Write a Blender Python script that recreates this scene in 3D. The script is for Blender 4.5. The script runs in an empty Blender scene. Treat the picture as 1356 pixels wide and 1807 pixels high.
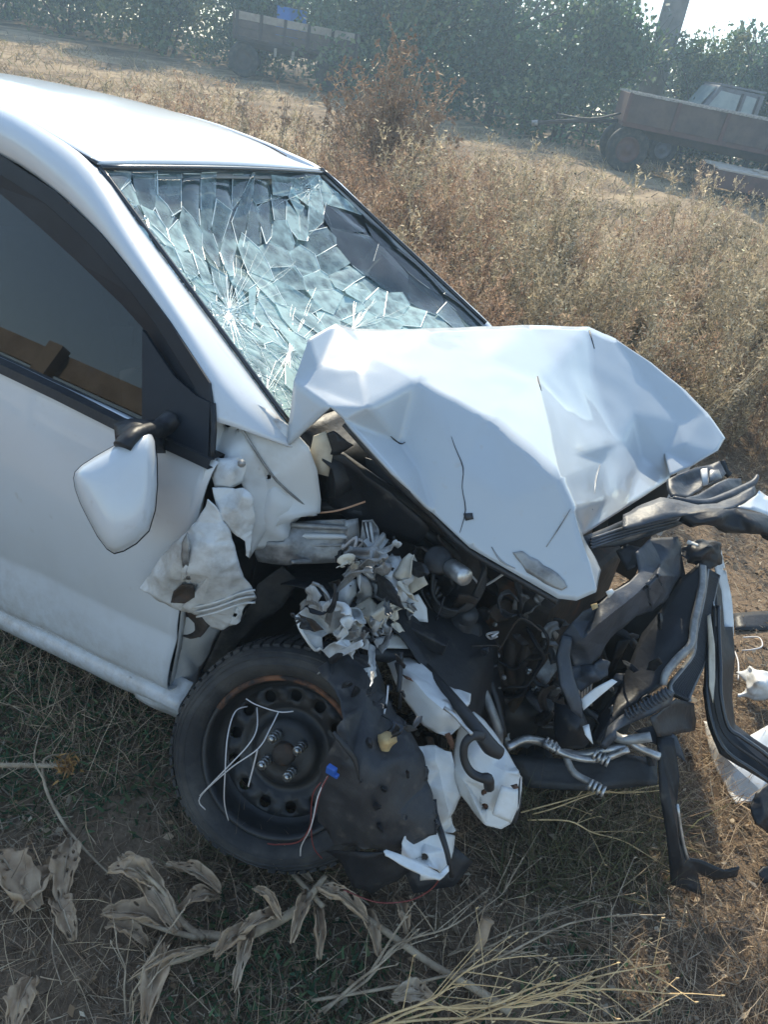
import bpy, bmesh, math, random
import numpy as np
from mathutils import Vector, Matrix, noise
from mathutils.geometry import delaunay_2d_cdt

random.seed(7)
rng = np.random.default_rng(7)
sc = bpy.context.scene
COL = sc.collection
R = math.radians

# ------------------------------------------------------------------ camera
W0, H0, F0 = 1356.0, 1807.0, 1308.4
CAM = Vector((0.5726, -1.9152, 1.6552))
yaw, pitch, roll = R(25.359), R(28.615), R(11.385)
FW = Vector((-math.sin(yaw) * math.cos(pitch), math.cos(yaw) * math.cos(pitch), -math.sin(pitch)))
_r = Vector((math.cos(yaw), math.sin(yaw), 0))
_u = _r.cross(FW)
RT = _r * math.cos(roll) + _u * math.sin(roll)
UP = _u * math.cos(roll) - _r * math.sin(roll)
VD = Vector((-math.sin(yaw), math.cos(yaw), 0))      # horizontal view direction
cam_d = bpy.data.cameras.new('camera')
cam_d.sensor_fit = 'VERTICAL'
cam_d.sensor_height = 36.0
cam_d.lens = F0 / H0 * 36.0
cam_d.clip_start = 0.05
cam_d.clip_end = 2000
cam = bpy.data.objects.new('camera', cam_d)
COL.objects.link(cam)
M = Matrix((RT, UP, -FW)).transposed().to_4x4()
M.translation = CAM
cam.matrix_world = M
sc.camera = cam

# ------------------------------------------------------------------ light
SUN_EL, SUN_DIR = R(40), Vector((-0.50, 0.866, 0)).normalized()
sun_to = SUN_DIR * math.cos(SUN_EL) + Vector((0, 0, math.sin(SUN_EL)))
wd = bpy.data.worlds.new('World')
sc.world = wd
wd.use_nodes = True
nt = wd.node_tree
bg = nt.nodes['Background']
sky = nt.nodes.new('ShaderNodeTexSky')
sky.sky_type = 'NISHITA'
sky.sun_disc = False
sky.sun_elevation = SUN_EL
sky.sun_rotation = math.atan2(SUN_DIR.x, SUN_DIR.y)
sky.air_density = 1.25
sky.dust_density = 0.35
sky.ozone_density = 0.55
nt.links.new(sky.outputs[0], bg.inputs[0])
bg.inputs[1].default_value = 0.15
sl = bpy.data.lights.new('sun', 'SUN')
sl.energy = 3.9
sl.angle = R(0.55)
sl.color = (1.0, 0.90, 0.70)
so = bpy.data.objects.new('sun', sl)
COL.objects.link(so)
so.rotation_euler = (-sun_to).to_track_quat('-Z', 'Y').to_euler()
sc.view_settings.view_transform = 'Standard'
sc.view_settings.look = 'None'
sc.view_settings.exposure = 0.98
sc.view_settings.gamma = 1.0
sc.view_settings.use_curve_mapping = False
sc.render.engine = 'CYCLES'
sc.cycles.use_denoising = True
sc.cycles.max_bounces = 6
sc.cycles.diffuse_bounces = 3
sc.cycles.glossy_bounces = 3
sc.cycles.transmission_bounces = 4
sc.cycles.transparent_max_bounces = 12
sc.cycles.volume_bounces = 1
sc.cycles.caustics_reflective = False
sc.cycles.caustics_refractive = False
sc.cycles.sample_clamp_indirect = 6

# ------------------------------------------------------------------ pixel helpers (pixels of the 1356 x 1807 photograph)
def ray(px, py):
    return FW + RT * ((px - W0 / 2) / F0) - UP * ((py - H0 / 2) / F0)
def P(px, py, Y):
    d = ray(px, py); return CAM + d * ((Y - CAM.y) / d.y)
def PZ(px, py, Z):
    d = ray(px, py); return CAM + d * ((Z - CAM.z) / d.z)
def PX(px, py, X):
    d = ray(px, py); return CAM + d * ((X - CAM.x) / d.x)
def PP(px, py, P0, n):
    d = ray(px, py); n = Vector(n); return CAM + d * ((Vector(P0) - CAM).dot(n) / d.dot(n))
def SG(px, py, off=0.0):          # side glass plane
    return PP(px, py, (0, -0.80 - off, 0.9), (0, 1, -0.42))
def conv(p):
    if isinstance(p, Vector): return p
    if len(p) == 4: return PZ(p[0], p[1], p[3])
    return P(*p)
def Z(ox, oy, s):                 # coordinates read in an enlarged crop -> photograph pixels
    return lambda pts, y=None: [((ox + p[0] / s), (oy + p[1] / s)) + ((p[2],) if len(p) > 2 else (y,)) for p in pts]

SLOPE = 0.066
def terr_np(x, y):
    d = x * VD.x + y * VD.y
    g = np.log1p(np.exp(np.clip((d - 1.0) * 3, -40, 40))) / 3
    g = np.where(d > 12, d - 1.0, g)
    g = np.minimum(g, 45)
    near = 0.07 * np.clip(x + 0.45, -0.9, 0)
    fade = np.clip(1 - (d - 0.5) / 3, 0, 1)
    return SLOPE * g + near * fade
def terr(x, y):
    return float(terr_np(np.array([x], float), np.array([y], float))[0])
def G(px, py):                    # pixel -> point on the ground
    d = ray(px, py); t = 0.4
    while t < 300:
        p = CAM + d * t
        if p.z < terr(p.x, p.y): return p
        t += 0.01 + t * 0.002
    return p

# ------------------------------------------------------------------ materials
MATS = {}
def _n(nt, t, **kw):
    n = nt.nodes.new(t)
    for k, v in kw.items(): setattr(n, k, v)
    return n
def mat(name, col, rough=0.6, metal=0.0, col2=None, scale=8.0, lo=0.4, hi=0.65, bump=0.0, bscale=60.0, coat=0.0,
        spec=0.5, detail=6.0, col3=None, scale3=2.0, lo3=.55, hi3=.75):
    m = bpy.data.materials.new(name); m.use_nodes = True
    nt = m.node_tree; b = nt.nodes['Principled BSDF']
    b.inputs['Base Color'].default_value = (*col, 1)
    b.inputs['Roughness'].default_value = rough
    b.inputs['Metallic'].default_value = metal
    b.inputs['Coat Weight'].default_value = coat
    b.inputs['Coat Roughness'].default_value = 0.06
    b.inputs['Specular IOR Level'].default_value = spec
    tc = _n(nt, 'ShaderNodeTexCoord')
    last = None
    if col2:
        no = _n(nt, 'ShaderNodeTexNoise'); no.inputs['Scale'].default_value = scale; no.inputs['Detail'].default_value = detail
        no.inputs['Roughness'].default_value = 0.65
        nt.links.new(tc.outputs['Object'], no.inputs['Vector'])
        mr = _n(nt, 'ShaderNodeMapRange'); mr.inputs['From Min'].default_value = lo; mr.inputs['From Max'].default_value = hi
        nt.links.new(no.outputs['Fac'], mr.inputs['Value'])
        mx = _n(nt, 'ShaderNodeMix', data_type='RGBA')
        mx.inputs['A'].default_value = (*col, 1); mx.inputs['B'].default_value = (*col2, 1)
        nt.links.new(mr.outputs[0], mx.inputs['Factor'])
        last = mx.outputs['Result']
        if col3:
            n3 = _n(nt, 'ShaderNodeTexNoise'); n3.inputs['Scale'].default_value = scale3; n3.inputs['Detail'].default_value = 8
            nt.links.new(tc.outputs['Object'], n3.inputs['Vector'])
            m3 = _n(nt, 'ShaderNodeMapRange'); m3.inputs['From Min'].default_value = lo3; m3.inputs['From Max'].default_value = hi3
            nt.links.new(n3.outputs['Fac'], m3.inputs['Value'])
            x3 = _n(nt, 'ShaderNodeMix', data_type='RGBA')
            x3.inputs['B'].default_value = (*col3, 1)
            nt.links.new(last, x3.inputs['A']); nt.links.new(m3.outputs[0], x3.inputs['Factor'])
            last = x3.outputs['Result']
        nt.links.new(last, b.inputs['Base Color'])
    if bump:
        nb = _n(nt, 'ShaderNodeTexNoise'); nb.inputs['Scale'].default_value = bscale; nb.inputs['Detail'].default_value = 5
        nt.links.new(tc.outputs['Object'], nb.inputs['Vector'])
        bp = _n(nt, 'ShaderNodeBump'); bp.inputs['Strength'].default_value = bump; bp.inputs['Distance'].default_value = 0.01
        nt.links.new(nb.outputs['Fac'], bp.inputs['Height'])
        nt.links.new(bp.outputs[0], b.inputs['Normal'])
    MATS[name] = m
    return m
def attr_mat(name, rough=0.8, transl=0.35, spec=0.2):
    m = bpy.data.materials.new(name); m.use_nodes = True
    nt = m.node_tree; b = nt.nodes['Principled BSDF']; out = nt.nodes['Material Output']
    b.inputs['Roughness'].default_value = rough; b.inputs['Specular IOR Level'].default_value = spec
    a = _n(nt, 'ShaderNodeAttribute'); a.attribute_name = 'col'
    nt.links.new(a.outputs['Color'], b.inputs['Base Color'])
    if transl:
        t = _n(nt, 'ShaderNodeBsdfTranslucent'); nt.links.new(a.outputs['Color'], t.inputs['Color'])
        mx = _n(nt, 'ShaderNodeMixShader'); mx.inputs[0].default_value = transl
        nt.links.new(b.outputs[0], mx.inputs[1]); nt.links.new(t.outputs[0], mx.inputs[2])
        nt.links.new(mx.outputs[0], out.inputs['Surface'])
    MATS[name] = m
    return m

paint = mat('white_paint', (.535, .565, .585), .34, col2=(.51, .53, .54), scale=3.5, lo=.5, hi=.75, coat=.8, bump=.012, bscale=5, col3=(.38, .355, .31), scale3=26, lo3=.66, hi3=.95)
hoodpaint = mat('white_hood_paint', (.42, .455, .475), .32, col2=(.395, .425, .44), scale=4, lo=.5, hi=.8, coat=.7, bump=.015, bscale=10, col3=(.42, .40, .37), scale3=38, lo3=.64, hi3=.84)
def low_dirt(m, z0, z1, col):
    """dust and mud splash: patchy, thickest near the bottom edge"""
    nt = m.node_tree; b = nt.nodes['Principled BSDF']; src = b.inputs['Base Color'].links[0].from_socket
    tc = _n(nt, 'ShaderNodeTexCoord'); sx = _n(nt, 'ShaderNodeSeparateXYZ'); nt.links.new(tc.outputs['Object'], sx.inputs[0])
    mr = _n(nt, 'ShaderNodeMapRange'); mr.inputs['From Min'].default_value = z0; mr.inputs['From Max'].default_value = z1
    mr.inputs['To Min'].default_value = .95; mr.inputs['To Max'].default_value = .0; nt.links.new(sx.outputs['Z'], mr.inputs['Value'])
    no = _n(nt, 'ShaderNodeTexNoise'); no.inputs['Scale'].default_value = 22; no.inputs['Detail'].default_value = 9; no.inputs['Roughness'].default_value = .75
    nt.links.new(tc.outputs['Object'], no.inputs['Vector'])
    m2 = _n(nt, 'ShaderNodeMapRange'); m2.inputs['From Min'].default_value = .42; m2.inputs['From Max'].default_value = .72; nt.links.new(no.outputs['Fac'], m2.inputs['Value'])
    mu = _n(nt, 'ShaderNodeMath', operation='MULTIPLY'); nt.links.new(mr.outputs[0], mu.inputs[0]); nt.links.new(m2.outputs[0], mu.inputs[1])
    x = _n(nt, 'ShaderNodeMix', data_type='RGBA'); x.inputs['B'].default_value = (*col, 1); nt.links.new(mu.outputs[0], x.inputs['Factor']); nt.links.new(src, x.inputs['A'])
    nt.links.new(x.outputs['Result'], b.inputs['Base Color'])
    ro = _n(nt, 'ShaderNodeMapRange'); ro.inputs['To Min'].default_value = .34; ro.inputs['To Max'].default_value = .8; nt.links.new(mu.outputs[0], ro.inputs['Value']); nt.links.new(ro.outputs[0], b.inputs['Roughness'])
low_dirt(paint, .05, .42, (.27, .225, .17))
torn = mat('torn_white_metal', (.55, .56, .55), .5, col2=(.30, .285, .26), scale=13, lo=.46, hi=.72, bump=.25, bscale=30, coat=.15,
           col3=(.10, .065, .05), scale3=9, lo3=.62, hi3=.70)
inner_white = mat('inner_white_panel', (.60, .605, .59), .5, col2=(.44, .42, .375), scale=7, lo=.45, hi=.8, bump=.06, bscale=18, coat=.15,
                  col3=(.16, .11, .08), scale3=11, lo3=.66, hi3=.76)
cream = mat('cream_primer', (.55, .50, .40), .55, col2=(.36, .31, .24), scale=16, lo=.45, hi=.75, bump=.15, bscale=30)
grey_metal = mat('crushed_grey_metal', (.30, .30, .29), .45, .3, col2=(.12, .115, .11), scale=18, lo=.42, hi=.68, bump=.3, bscale=45)
dark_metal = mat('dark_metal', (.034, .036, .040), .5, .2, col2=(.025, .024, .024), scale=14, bump=.2, bscale=60)
rusty = mat('rusty_dark_metal', (.055, .04, .03), .75, .1, col2=(.025, .022, .02), scale=16, bump=.3, bscale=50, col3=(.13, .055, .025), scale3=14, lo3=.6, hi3=.72)
alu = mat('aluminium', (.50, .50, .49), .38, .75, col2=(.30, .29, .27), scale=25, bump=.1, bscale=80)
black_plastic = mat('black_plastic', (.012, .013, .016), .5, col2=(.026, .026, .027), scale=12, lo=.45, hi=.8, bump=.18, bscale=45, col3=(.09, .08, .066), scale3=24, lo3=.64, hi3=.86, spec=.35)
grey_plastic = mat('grey_plastic', (.045, .052, .064), .5, col2=(.022, .025, .030), scale=10, lo=.4, hi=.7, bump=.25, bscale=35, col3=(.14, .13, .11), scale3=26, lo3=.62, hi3=.84, spec=.4)
gloss_black = mat('gloss_black', (.018, .020, .024), .25, col2=(.03, .032, .036), scale=5, coat=.3)
rubber = mat('tyre_rubber', (.017, .017, .018), .8, col2=(.085, .077, .066), scale=8, lo=.45, hi=.8, bump=.25, bscale=70)
hose_m = mat('hose_rubber', (.016, .016, .017), .55, bump=.1, bscale=120)
frame_black = mat('frame_black', (.009, .012, .018), .5, spec=.25, col2=(.014, .018, .025), scale=5)
rim_m = mat('black_steel_rim', (.014, .015, .017), .5, .2, col2=(.032, .031, .030), scale=12, bump=.15, bscale=60)
rust_m = mat('rust', (.20, .085, .04), .85, col2=(.025, .02, .018), scale=26, lo=.38, hi=.6, bump=.4, bscale=60)
chrome = mat('zinc_bolt', (.55, .55, .53), .3, .9, col2=(.3, .3, .28), scale=80)
interior = mat('interior_plastic', (.045, .048, .052), .7, col2=(.06, .062, .065), scale=6, bump=.05)
fabric = mat('seat_fabric', (.07, .072, .078), .9, col2=(.10, .10, .105), scale=30, bump=.1, bscale=200)
lining = mat('headliner', (.32, .32, .31), .9)
wire_w = mat('pale_wire', (.55, .53, .52), .5)
wire_r = mat('red_wire', (.18, .035, .03), .5)
blue_pl = mat('blue_plastic', (.02, .09, .35), .45)
blue_crate = mat('blue_crate_plastic', (.02, .16, .55), .5, col2=(.015, .11, .42), scale=3)
plastic_w = mat('white_plastic', (.66, .67, .66), .45, col2=(.52, .50, .45), scale=10, lo=.45, hi=.75, bump=.08, bscale=20)
foam_y = mat('yellow_foam', (.50, .36, .17), .9, col2=(.35, .24, .12), scale=40, bump=.4, bscale=60)
wood = mat('weathered_wood', (.33, .29, .245), .85, col2=(.22, .185, .155), scale=5, bump=.3, bscale=30)
wood_pale = mat('pale_weathered_wood', (.42, .39, .35), .85, col2=(.33, .27, .21), scale=6, bump=.2, bscale=30)
board_m = mat('brown_painted_boards', (.10, .072, .062), .8, col2=(.055, .043, .040), scale=3, bump=.15, bscale=15)
redbrown = mat('red_brown_steel', (.10, .048, .042), .7, col2=(.06, .035, .032), scale=4, bump=.1, bscale=12)
chassis = mat('chassis_dark', (.05, .038, .036), .8, col2=(.03, .025, .025), scale=6)
cabblue = mat('faded_cab_paint', (.14, .15, .17), .6, col2=(.09, .095, .11), scale=5)
concrete = mat('grey_pole_concrete', (.20, .18, .165), .9, col2=(.13, .12, .11), scale=3, bump=.2, bscale=20)
bark = mat('bark', (.07, .055, .045), .9, col2=(.04, .033, .028), scale=12, bump=.4, bscale=25)
stem_m = mat('dry_stem', (.42, .33, .225), .85, col2=(.19, .135, .085), scale=18, bump=.2, bscale=60)
gold_m = mat('golden_dry_stem', (.68, .48, .24), .75, col2=(.46, .31, .15), scale=20, bump=.2, bscale=60)
burr_m = mat('dry_burr', (.40, .285, .19), .95, col2=(.27, .18, .12), scale=60, bump=.6, bscale=150)
col_m = attr_mat('dry_plant_colours')
leaf_m = attr_mat('tree_leaf_colours', rough=.38, transl=.42, spec=.6)

def wither_mat():
    m = mat('withered_leaf', (.60, .44, .29), .85, col2=(.34, .22, .13), scale=14, lo=.4, hi=.7, bump=.5, bscale=40, col3=(.66, .54, .40), scale3=5)
    nt = m.node_tree; b = nt.nodes['Principled BSDF']; out = nt.nodes['Material Output']
    t = _n(nt, 'ShaderNodeBsdfTranslucent'); t.inputs['Color'].default_value = (.35, .27, .18, 1)
    mx = _n(nt, 'ShaderNodeMixShader'); mx.inputs[0].default_value = .3
    nt.links.new(b.outputs[0], mx.inputs[1]); nt.links.new(t.outputs[0], mx.inputs[2]); nt.links.new(mx.outputs[0], out.inputs['Surface'])
    return m
wither = wither_mat()

def glass_mat(name, tint, rough, haze_attr=False, haze=0.0, ior=1.45, refl=1.0):
    """thin sheet glass: see-through, fresnel mirror, optional milky share"""
    m = bpy.data.materials.new(name); m.use_nodes = True
    nt = m.node_tree; nt.nodes.remove(nt.nodes['Principled BSDF']); out = nt.nodes['Material Output']
    tr = _n(nt, 'ShaderNodeBsdfTransparent'); tr.inputs[0].default_value = (*tint, 1)
    gl = _n(nt, 'ShaderNodeBsdfGlossy'); gl.inputs['Roughness'].default_value = rough
    fr = _n(nt, 'ShaderNodeFresnel'); fr.inputs['IOR'].default_value = ior
    mr = _n(nt, 'ShaderNodeMapRange'); mr.inputs['To Min'].default_value = 0; mr.inputs['To Max'].default_value = refl
    nt.links.new(fr.outputs[0], mr.inputs['Value'])
    mx = _n(nt, 'ShaderNodeMixShader')
    nt.links.new(mr.outputs[0], mx.inputs[0]); nt.links.new(tr.outputs[0], mx.inputs[1]); nt.links.new(gl.outputs[0], mx.inputs[2])
    last = mx
    if haze_attr or haze:
        df = _n(nt, 'ShaderNodeBsdfDiffuse'); df.inputs[0].default_value = (.68, .86, .84, 1)
        tl = _n(nt, 'ShaderNodeBsdfTranslucent'); tl.inputs[0].default_value = (.68, .86, .84, 1)
        dm = _n(nt, 'ShaderNodeMixShader'); dm.inputs[0].default_value = .45
        nt.links.new(df.outputs[0], dm.inputs[1]); nt.links.new(tl.outputs[0], dm.inputs[2])
        hm = _n(nt, 'ShaderNodeMixShader')
        if haze_attr:
            a = _n(nt, 'ShaderNodeAttribute'); a.attribute_name = 'haze'; a.attribute_type = 'GEOMETRY'
            tc = _n(nt, 'ShaderNodeTexCoord'); no = _n(nt, 'ShaderNodeTexNoise'); no.inputs['Scale'].default_value = 26; no.inputs['Detail'].default_value = 7
            nt.links.new(tc.outputs['Object'], no.inputs['Vector'])
            r2 = _n(nt, 'ShaderNodeMapRange'); r2.inputs['From Min'].default_value = .35; r2.inputs['From Max'].default_value = .7
            r2.inputs['To Min'].default_value = .45; r2.inputs['To Max'].default_value = 1.5
            nt.links.new(no.outputs['Fac'], r2.inputs['Value'])
            mu = _n(nt, 'ShaderNodeMath', operation='MULTIPLY'); mu.use_clamp = True
            nt.links.new(a.outputs['Fac'], mu.inputs[0]); nt.links.new(r2.outputs[0], mu.inputs[1])
            nt.links.new(mu.outputs[0], hm.inputs[0])
        else:
            hm.inputs[0].default_value = haze
        nt.links.new(mx.outputs[0], hm.inputs[1]); nt.links.new(dm.outputs[0], hm.inputs[2])
        last = hm
    nt.links.new(last.outputs[0], out.inputs['Surface'])
    return m
shard_glass = glass_mat('cracked_glass', (.72, .84, .86), .05, haze_attr=True, ior=1.55)
window_glass = glass_mat('tinted_side_glass', (.03, .04, .055), .01, ior=1.62)
clear_glass = glass_mat('clear_glass', (.7, .8, .8), .02)
crack_m = mat('crushed_glass_edge', (.78, .86, .84), .35, col2=(.55, .66, .66), scale=40)

# ------------------------------------------------------------------ mesh helpers
def link(name, me, m=None, parent=None):
    o = bpy.data.objects.new(name, me); COL.objects.link(o)
    if m is not None: me.materials.append(m)
    if parent is not None: o.parent = parent
    return o
def mk(name, verts, faces, m, parent=None, smooth=False):
    me = bpy.data.meshes.new(name)
    me.from_pydata([tuple(v) for v in verts], [], faces); me.update()
    if smooth: me.polygons.foreach_set('use_smooth', [True] * len(me.polygons))
    return link(name, me, m, parent)
def tag(o, label, cat, group=None, kind=None):
    if label: o['label'] = label
    if cat: o['category'] = cat
    if group: o['group'] = group
    if kind: o['kind'] = kind
    return o
def thing(name, label, cat, loc=(0, 0, 0), group=None, mw=None):
    e = bpy.data.objects.new(name, None); COL.objects.link(e)
    e.empty_display_size = .1
    if mw is not None: e.matrix_world = mw
    else: e.location = loc
    return tag(e, label, cat, group)
def bm_obj(name, bm, m, parent=None, smooth=False, solid=0, bevel=0):
    me = bpy.data.meshes.new(name); bm.normal_update(); bm.to_mesh(me); bm.free()
    if smooth: me.polygons.foreach_set('use_smooth', [True] * len(me.polygons))
    o = link(name, me, m, parent)
    if solid:
        s = o.modifiers.new('thick', 'SOLIDIFY'); s.thickness = solid; s.offset = -1
    if bevel:
        s = o.modifiers.new('bev', 'BEVEL'); s.width = bevel; s.segments = 2; s.limit_method = 'ANGLE'
    return o
def catmull(pts, k):
    pts = [Vector(p) for p in pts]; n = len(pts); out = []
    for i in range(n - 1):
        p0 = pts[max(i - 1, 0)]; p1 = pts[i]; p2 = pts[i + 1]; p3 = pts[min(i + 2, n - 1)]
        for j in range(k):
            t = j / k
            out.append(.5 * ((2 * p1) + (p2 - p0) * t + (2 * p0 - 5 * p1 + 4 * p2 - p3) * t * t + (3 * p1 - p0 - 3 * p2 + p3) * t ** 3))
    out.append(pts[-1]); return out
def tube_vf(path, r, n=8, k=4, cap=True, flat=1.0):
    path = [conv(p) for p in path]
    rr = list(r) if hasattr(r, '__len__') else [r] * len(path)
    if k > 1 and len(path) > 2:
        q = catmull(path, k)
        rr = [rr[min(i // k, len(path) - 1)] * (1 - (i % k) / k) + rr[min(i // k + 1, len(path) - 1)] * ((i % k) / k) for i in range(len(q))]
        path = q
    V, Fc = [], []
    t = (path[1] - path[0]).normalized()
    nrm = t.orthogonal().normalized()
    for i, p in enumerate(path):
        a = path[max(i - 1, 0)]; b = path[min(i + 1, len(path) - 1)]
        t2 = (b - a)
        if t2.length > 1e-9: t = t2.normalized()
        nrm = (nrm - t * nrm.dot(t))
        nrm = nrm.normalized() if nrm.length > 1e-6 else t.orthogonal().normalized()
        bn = t.cross(nrm)
        for j in range(n):
            a_ = 2 * math.pi * j / n
            V.append(p + nrm * (math.cos(a_) * rr[i]) + bn * (math.sin(a_) * rr[i] * flat))
    m = len(path)
    for i in range(m - 1):
        for j in range(n):
            Fc.append((i * n + j, i * n + (j + 1) % n, (i + 1) * n + (j + 1) % n, (i + 1) * n + j))
    if cap:
        Fc.append(tuple(range(n))[::-1]); Fc.append(tuple((m - 1) * n + j for j in range(n)))
    return V, Fc
def tube(name, path, r, m, parent=None, n=8, k=4, flat=1.0):
    V, Fc = tube_vf(path, r, n, k, True, flat)
    return mk(name, V, Fc, m, parent, True)
class MB:
    def __init__(s): s.v = []; s.f = []
    def add(s, V, Fc):
        o = len(s.v); s.v += [Vector(x) for x in V]; s.f += [tuple(i + o for i in f) for f in Fc]
    def tube(s, *a, **k): s.add(*tube_vf(*a, **k))
    def box(s, c, d, mtx=None):
        c = Vector(c); V = []
        for z in (-.5, .5):
            for x, y in ((-.5, -.5), (.5, -.5), (.5, .5), (-.5, .5)):
                v = Vector((x * d[0], y * d[1], z * d[2]))
                V.append(c + (mtx @ v if mtx else v))
        s.add(V, [(3, 2, 1, 0), (4, 5, 6, 7), (0, 1, 5, 4), (1, 2, 6, 5), (2, 3, 7, 6), (3, 0, 4, 7)])
    def build(s, name, m, parent=None, smooth=False, bevel=0):
        o = mk(name, s.v, s.f, m, parent, smooth)
        if bevel:
            b = o.modifiers.new('bev', 'BEVEL'); b.width = bevel; b.segments = 2; b.limit_method = 'ANGLE'
        return o
def box(name, c, d, m, parent=None, mtx=None, bevel=.004):
    b = MB(); b.box(c, d, mtx); return b.build(name, m, parent, bevel=bevel)
def grid(name, rows, m, parent=None, smooth=True, k=1, solid=0, closed=False):
    if k > 1:
        rows = [catmull(r, k) for r in rows]
        cols = [catmull([r[i] for r in rows], k) for i in range(len(rows[0]))]
        rows = [[c[j] for c in cols] for j in range(len(cols[0]))]
    V = [v for r in rows for v in r]; w = len(rows[0]); Fc = []
    for i in range(len(rows) - 1):
        for j in range(w - 1): Fc.append((i * w + j, i * w + j + 1, (i + 1) * w + j + 1, (i + 1) * w + j))
    o = mk(name, V, Fc, m, parent, smooth)
    if solid:
        s = o.modifiers.new('thick', 'SOLIDIFY'); s.thickness = solid; s.offset = 0
    return o
def inside(p, poly):
    c = False; j = len(poly) - 1
    for i in range(len(poly)):
        xi, yi = poly[i][:2]; xj, yj = poly[j][:2]
        if (yi > p[1]) != (yj > p[1]) and p[0] < (xj - xi) * (p[1] - yi) / (yj - yi) + xi: c = not c
        j = i
    return c
def skin(name, outline, m, parent=None, inner=(), folds=(), th=.003, sub=2, smooth=2, crumple=0.0, cf=9.0, holes=(), seed=0,
         keep=True, tear=0.0, sharp=True):
    """sheet metal or plastic: outline and inner points (px, py, y), fold lines between point numbers, refined, creased and thickened"""
    out2 = []
    if tear:
        rnd = random.Random(seed)
        for i, p in enumerate(outline):
            q = outline[(i + 1) % len(outline)]; out2.append(tuple(p))
            L = math.hypot(p[0] - q[0], p[1] - q[1])
            for s in range(1, int(L / 14)):
                t = s / int(L / 14)
                out2.append((p[0] + (q[0] - p[0]) * t + rnd.gauss(0, tear), p[1] + (q[1] - p[1]) * t + rnd.gauss(0, tear), p[2] + (q[2] - p[2]) * t))
        idx = {}
        for i, p in enumerate(outline): idx[i] = out2.index(tuple(p))
        no = len(outline)
        folds = [tuple(idx[a] if a < no else a - no + len(out2) for a in f) for f in folds]
        outline = out2
    pts = list(outline) + list(inner); n = len(outline)
    edges = [(i, (i + 1) % n) for i in range(n)]
    fe = []
    for f in folds: fe += list(zip(f[:-1], f[1:]))
    hole_poly = []
    for (hx, hy, hr) in holes:
        b0 = len(pts); hp = []
        near = min(pts[:b0], key=lambda q: (q[0] - hx) ** 2 + (q[1] - hy) ** 2)
        wsum = 0; ys = 0
        for q in pts[:b0]:
            w_ = 1 / (20 + (q[0] - hx) ** 2 + (q[1] - hy) ** 2); wsum += w_; ys += w_ * q[2]
        for s in range(8):
            hp.append((hx + hr * math.cos(s * math.pi / 4), hy + hr * math.sin(s * math.pi / 4), ys / wsum))
        pts += hp; edges += [(b0 + s, b0 + (s + 1) % 8) for s in range(8)]; hole_poly.append(hp)
    vs, es, fs, ov, oe, of = delaunay_2d_cdt([Vector(p[:2]) for p in pts], edges + fe, [], 0, 1e-4)
    pos = []
    for i, v in enumerate(vs):
        if ov[i]: q = pts[ov[i][0]]; pos.append(P(q[0], q[1], q[2]))
        else:
            wsum = ys = 0
            for q in pts:
                w_ = 1 / (1 + (q[0] - v[0]) ** 2 + (q[1] - v[1]) ** 2); wsum += w_; ys += w_ * q[2]
            pos.append(P(v[0], v[1], ys / wsum))
    bm = bmesh.new(); bv = [bm.verts.new(p) for p in pos]
    for f in fs:
        c = sum((Vector(vs[i]) for i in f), Vector((0, 0))) / len(f)
        if inside(c, outline) and not any(inside(c, h) for h in hole_poly):
            try: bm.faces.new([bv[i] for i in f])
            except ValueError: pass
    for v in [v for v in bm.verts if not v.link_faces]: bm.verts.remove(v)
    fset = set()
    inv = {}
    for i in range(len(vs)):
        for o_ in ov[i]: inv[o_] = i
    for a, b in fe: fset.add(frozenset((inv.get(a, -1), inv.get(b, -1))))
    vi = {v: i for i, v in enumerate(bv) if v.is_valid}
    for e in bm.edges:
        if e.is_boundary: e.seam = True
        elif frozenset((vi[e.verts[0]], vi[e.verts[1]])) in fset: e.seam = True; e.smooth = not sharp
    for s in range(sub):
        bmesh.ops.subdivide_edges(bm, edges=bm.edges[:], cuts=1, use_grid_fill=True)
        bmesh.ops.triangulate(bm, faces=bm.faces[:])
    for it in range(smooth):
        new = {}
        for v in bm.verts:
            se = [e for e in v.link_edges if e.seam]
            if v.is_boundary:
                if keep: continue
                se = [e for e in v.link_edges if e.is_boundary]
            if len(se) == 2:
                new[v] = v.co * .5 + (se[0].other_vert(v).co + se[1].other_vert(v).co) * .25
            elif not se:
                ne = [e.other_vert(v).co for e in v.link_edges]
                new[v] = v.co * .4 + sum(ne, Vector()) / len(ne) * .6
        for v, c in new.items(): v.co = c
    bmesh.ops.recalc_face_normals(bm, faces=bm.faces[:])
    bm.normal_update()
    tot = sum((f.normal.dot(CAM - f.calc_center_median()) * f.calc_area() for f in bm.faces))
    if tot < 0: bmesh.ops.reverse_faces(bm, faces=bm.faces[:]); bm.normal_update()
    if crumple:
        off = Vector((seed * 3.1, seed * 1.7, seed * .9))
        nr = {v: v.normal.copy() for v in bm.verts}
        for v in bm.verts:
            c = v.co * cf + off
            a = 1 - abs(noise.noise(c)) * 2.2
            a = a * .7 + noise.noise(c * 2.3) * .45 + (1 - 2 * abs(noise.noise(c * 4.1))) * .15
            v.co += nr[v] * (a * crumple)
    return bm_obj(name, bm, m, parent, True, solid=th)
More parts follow.
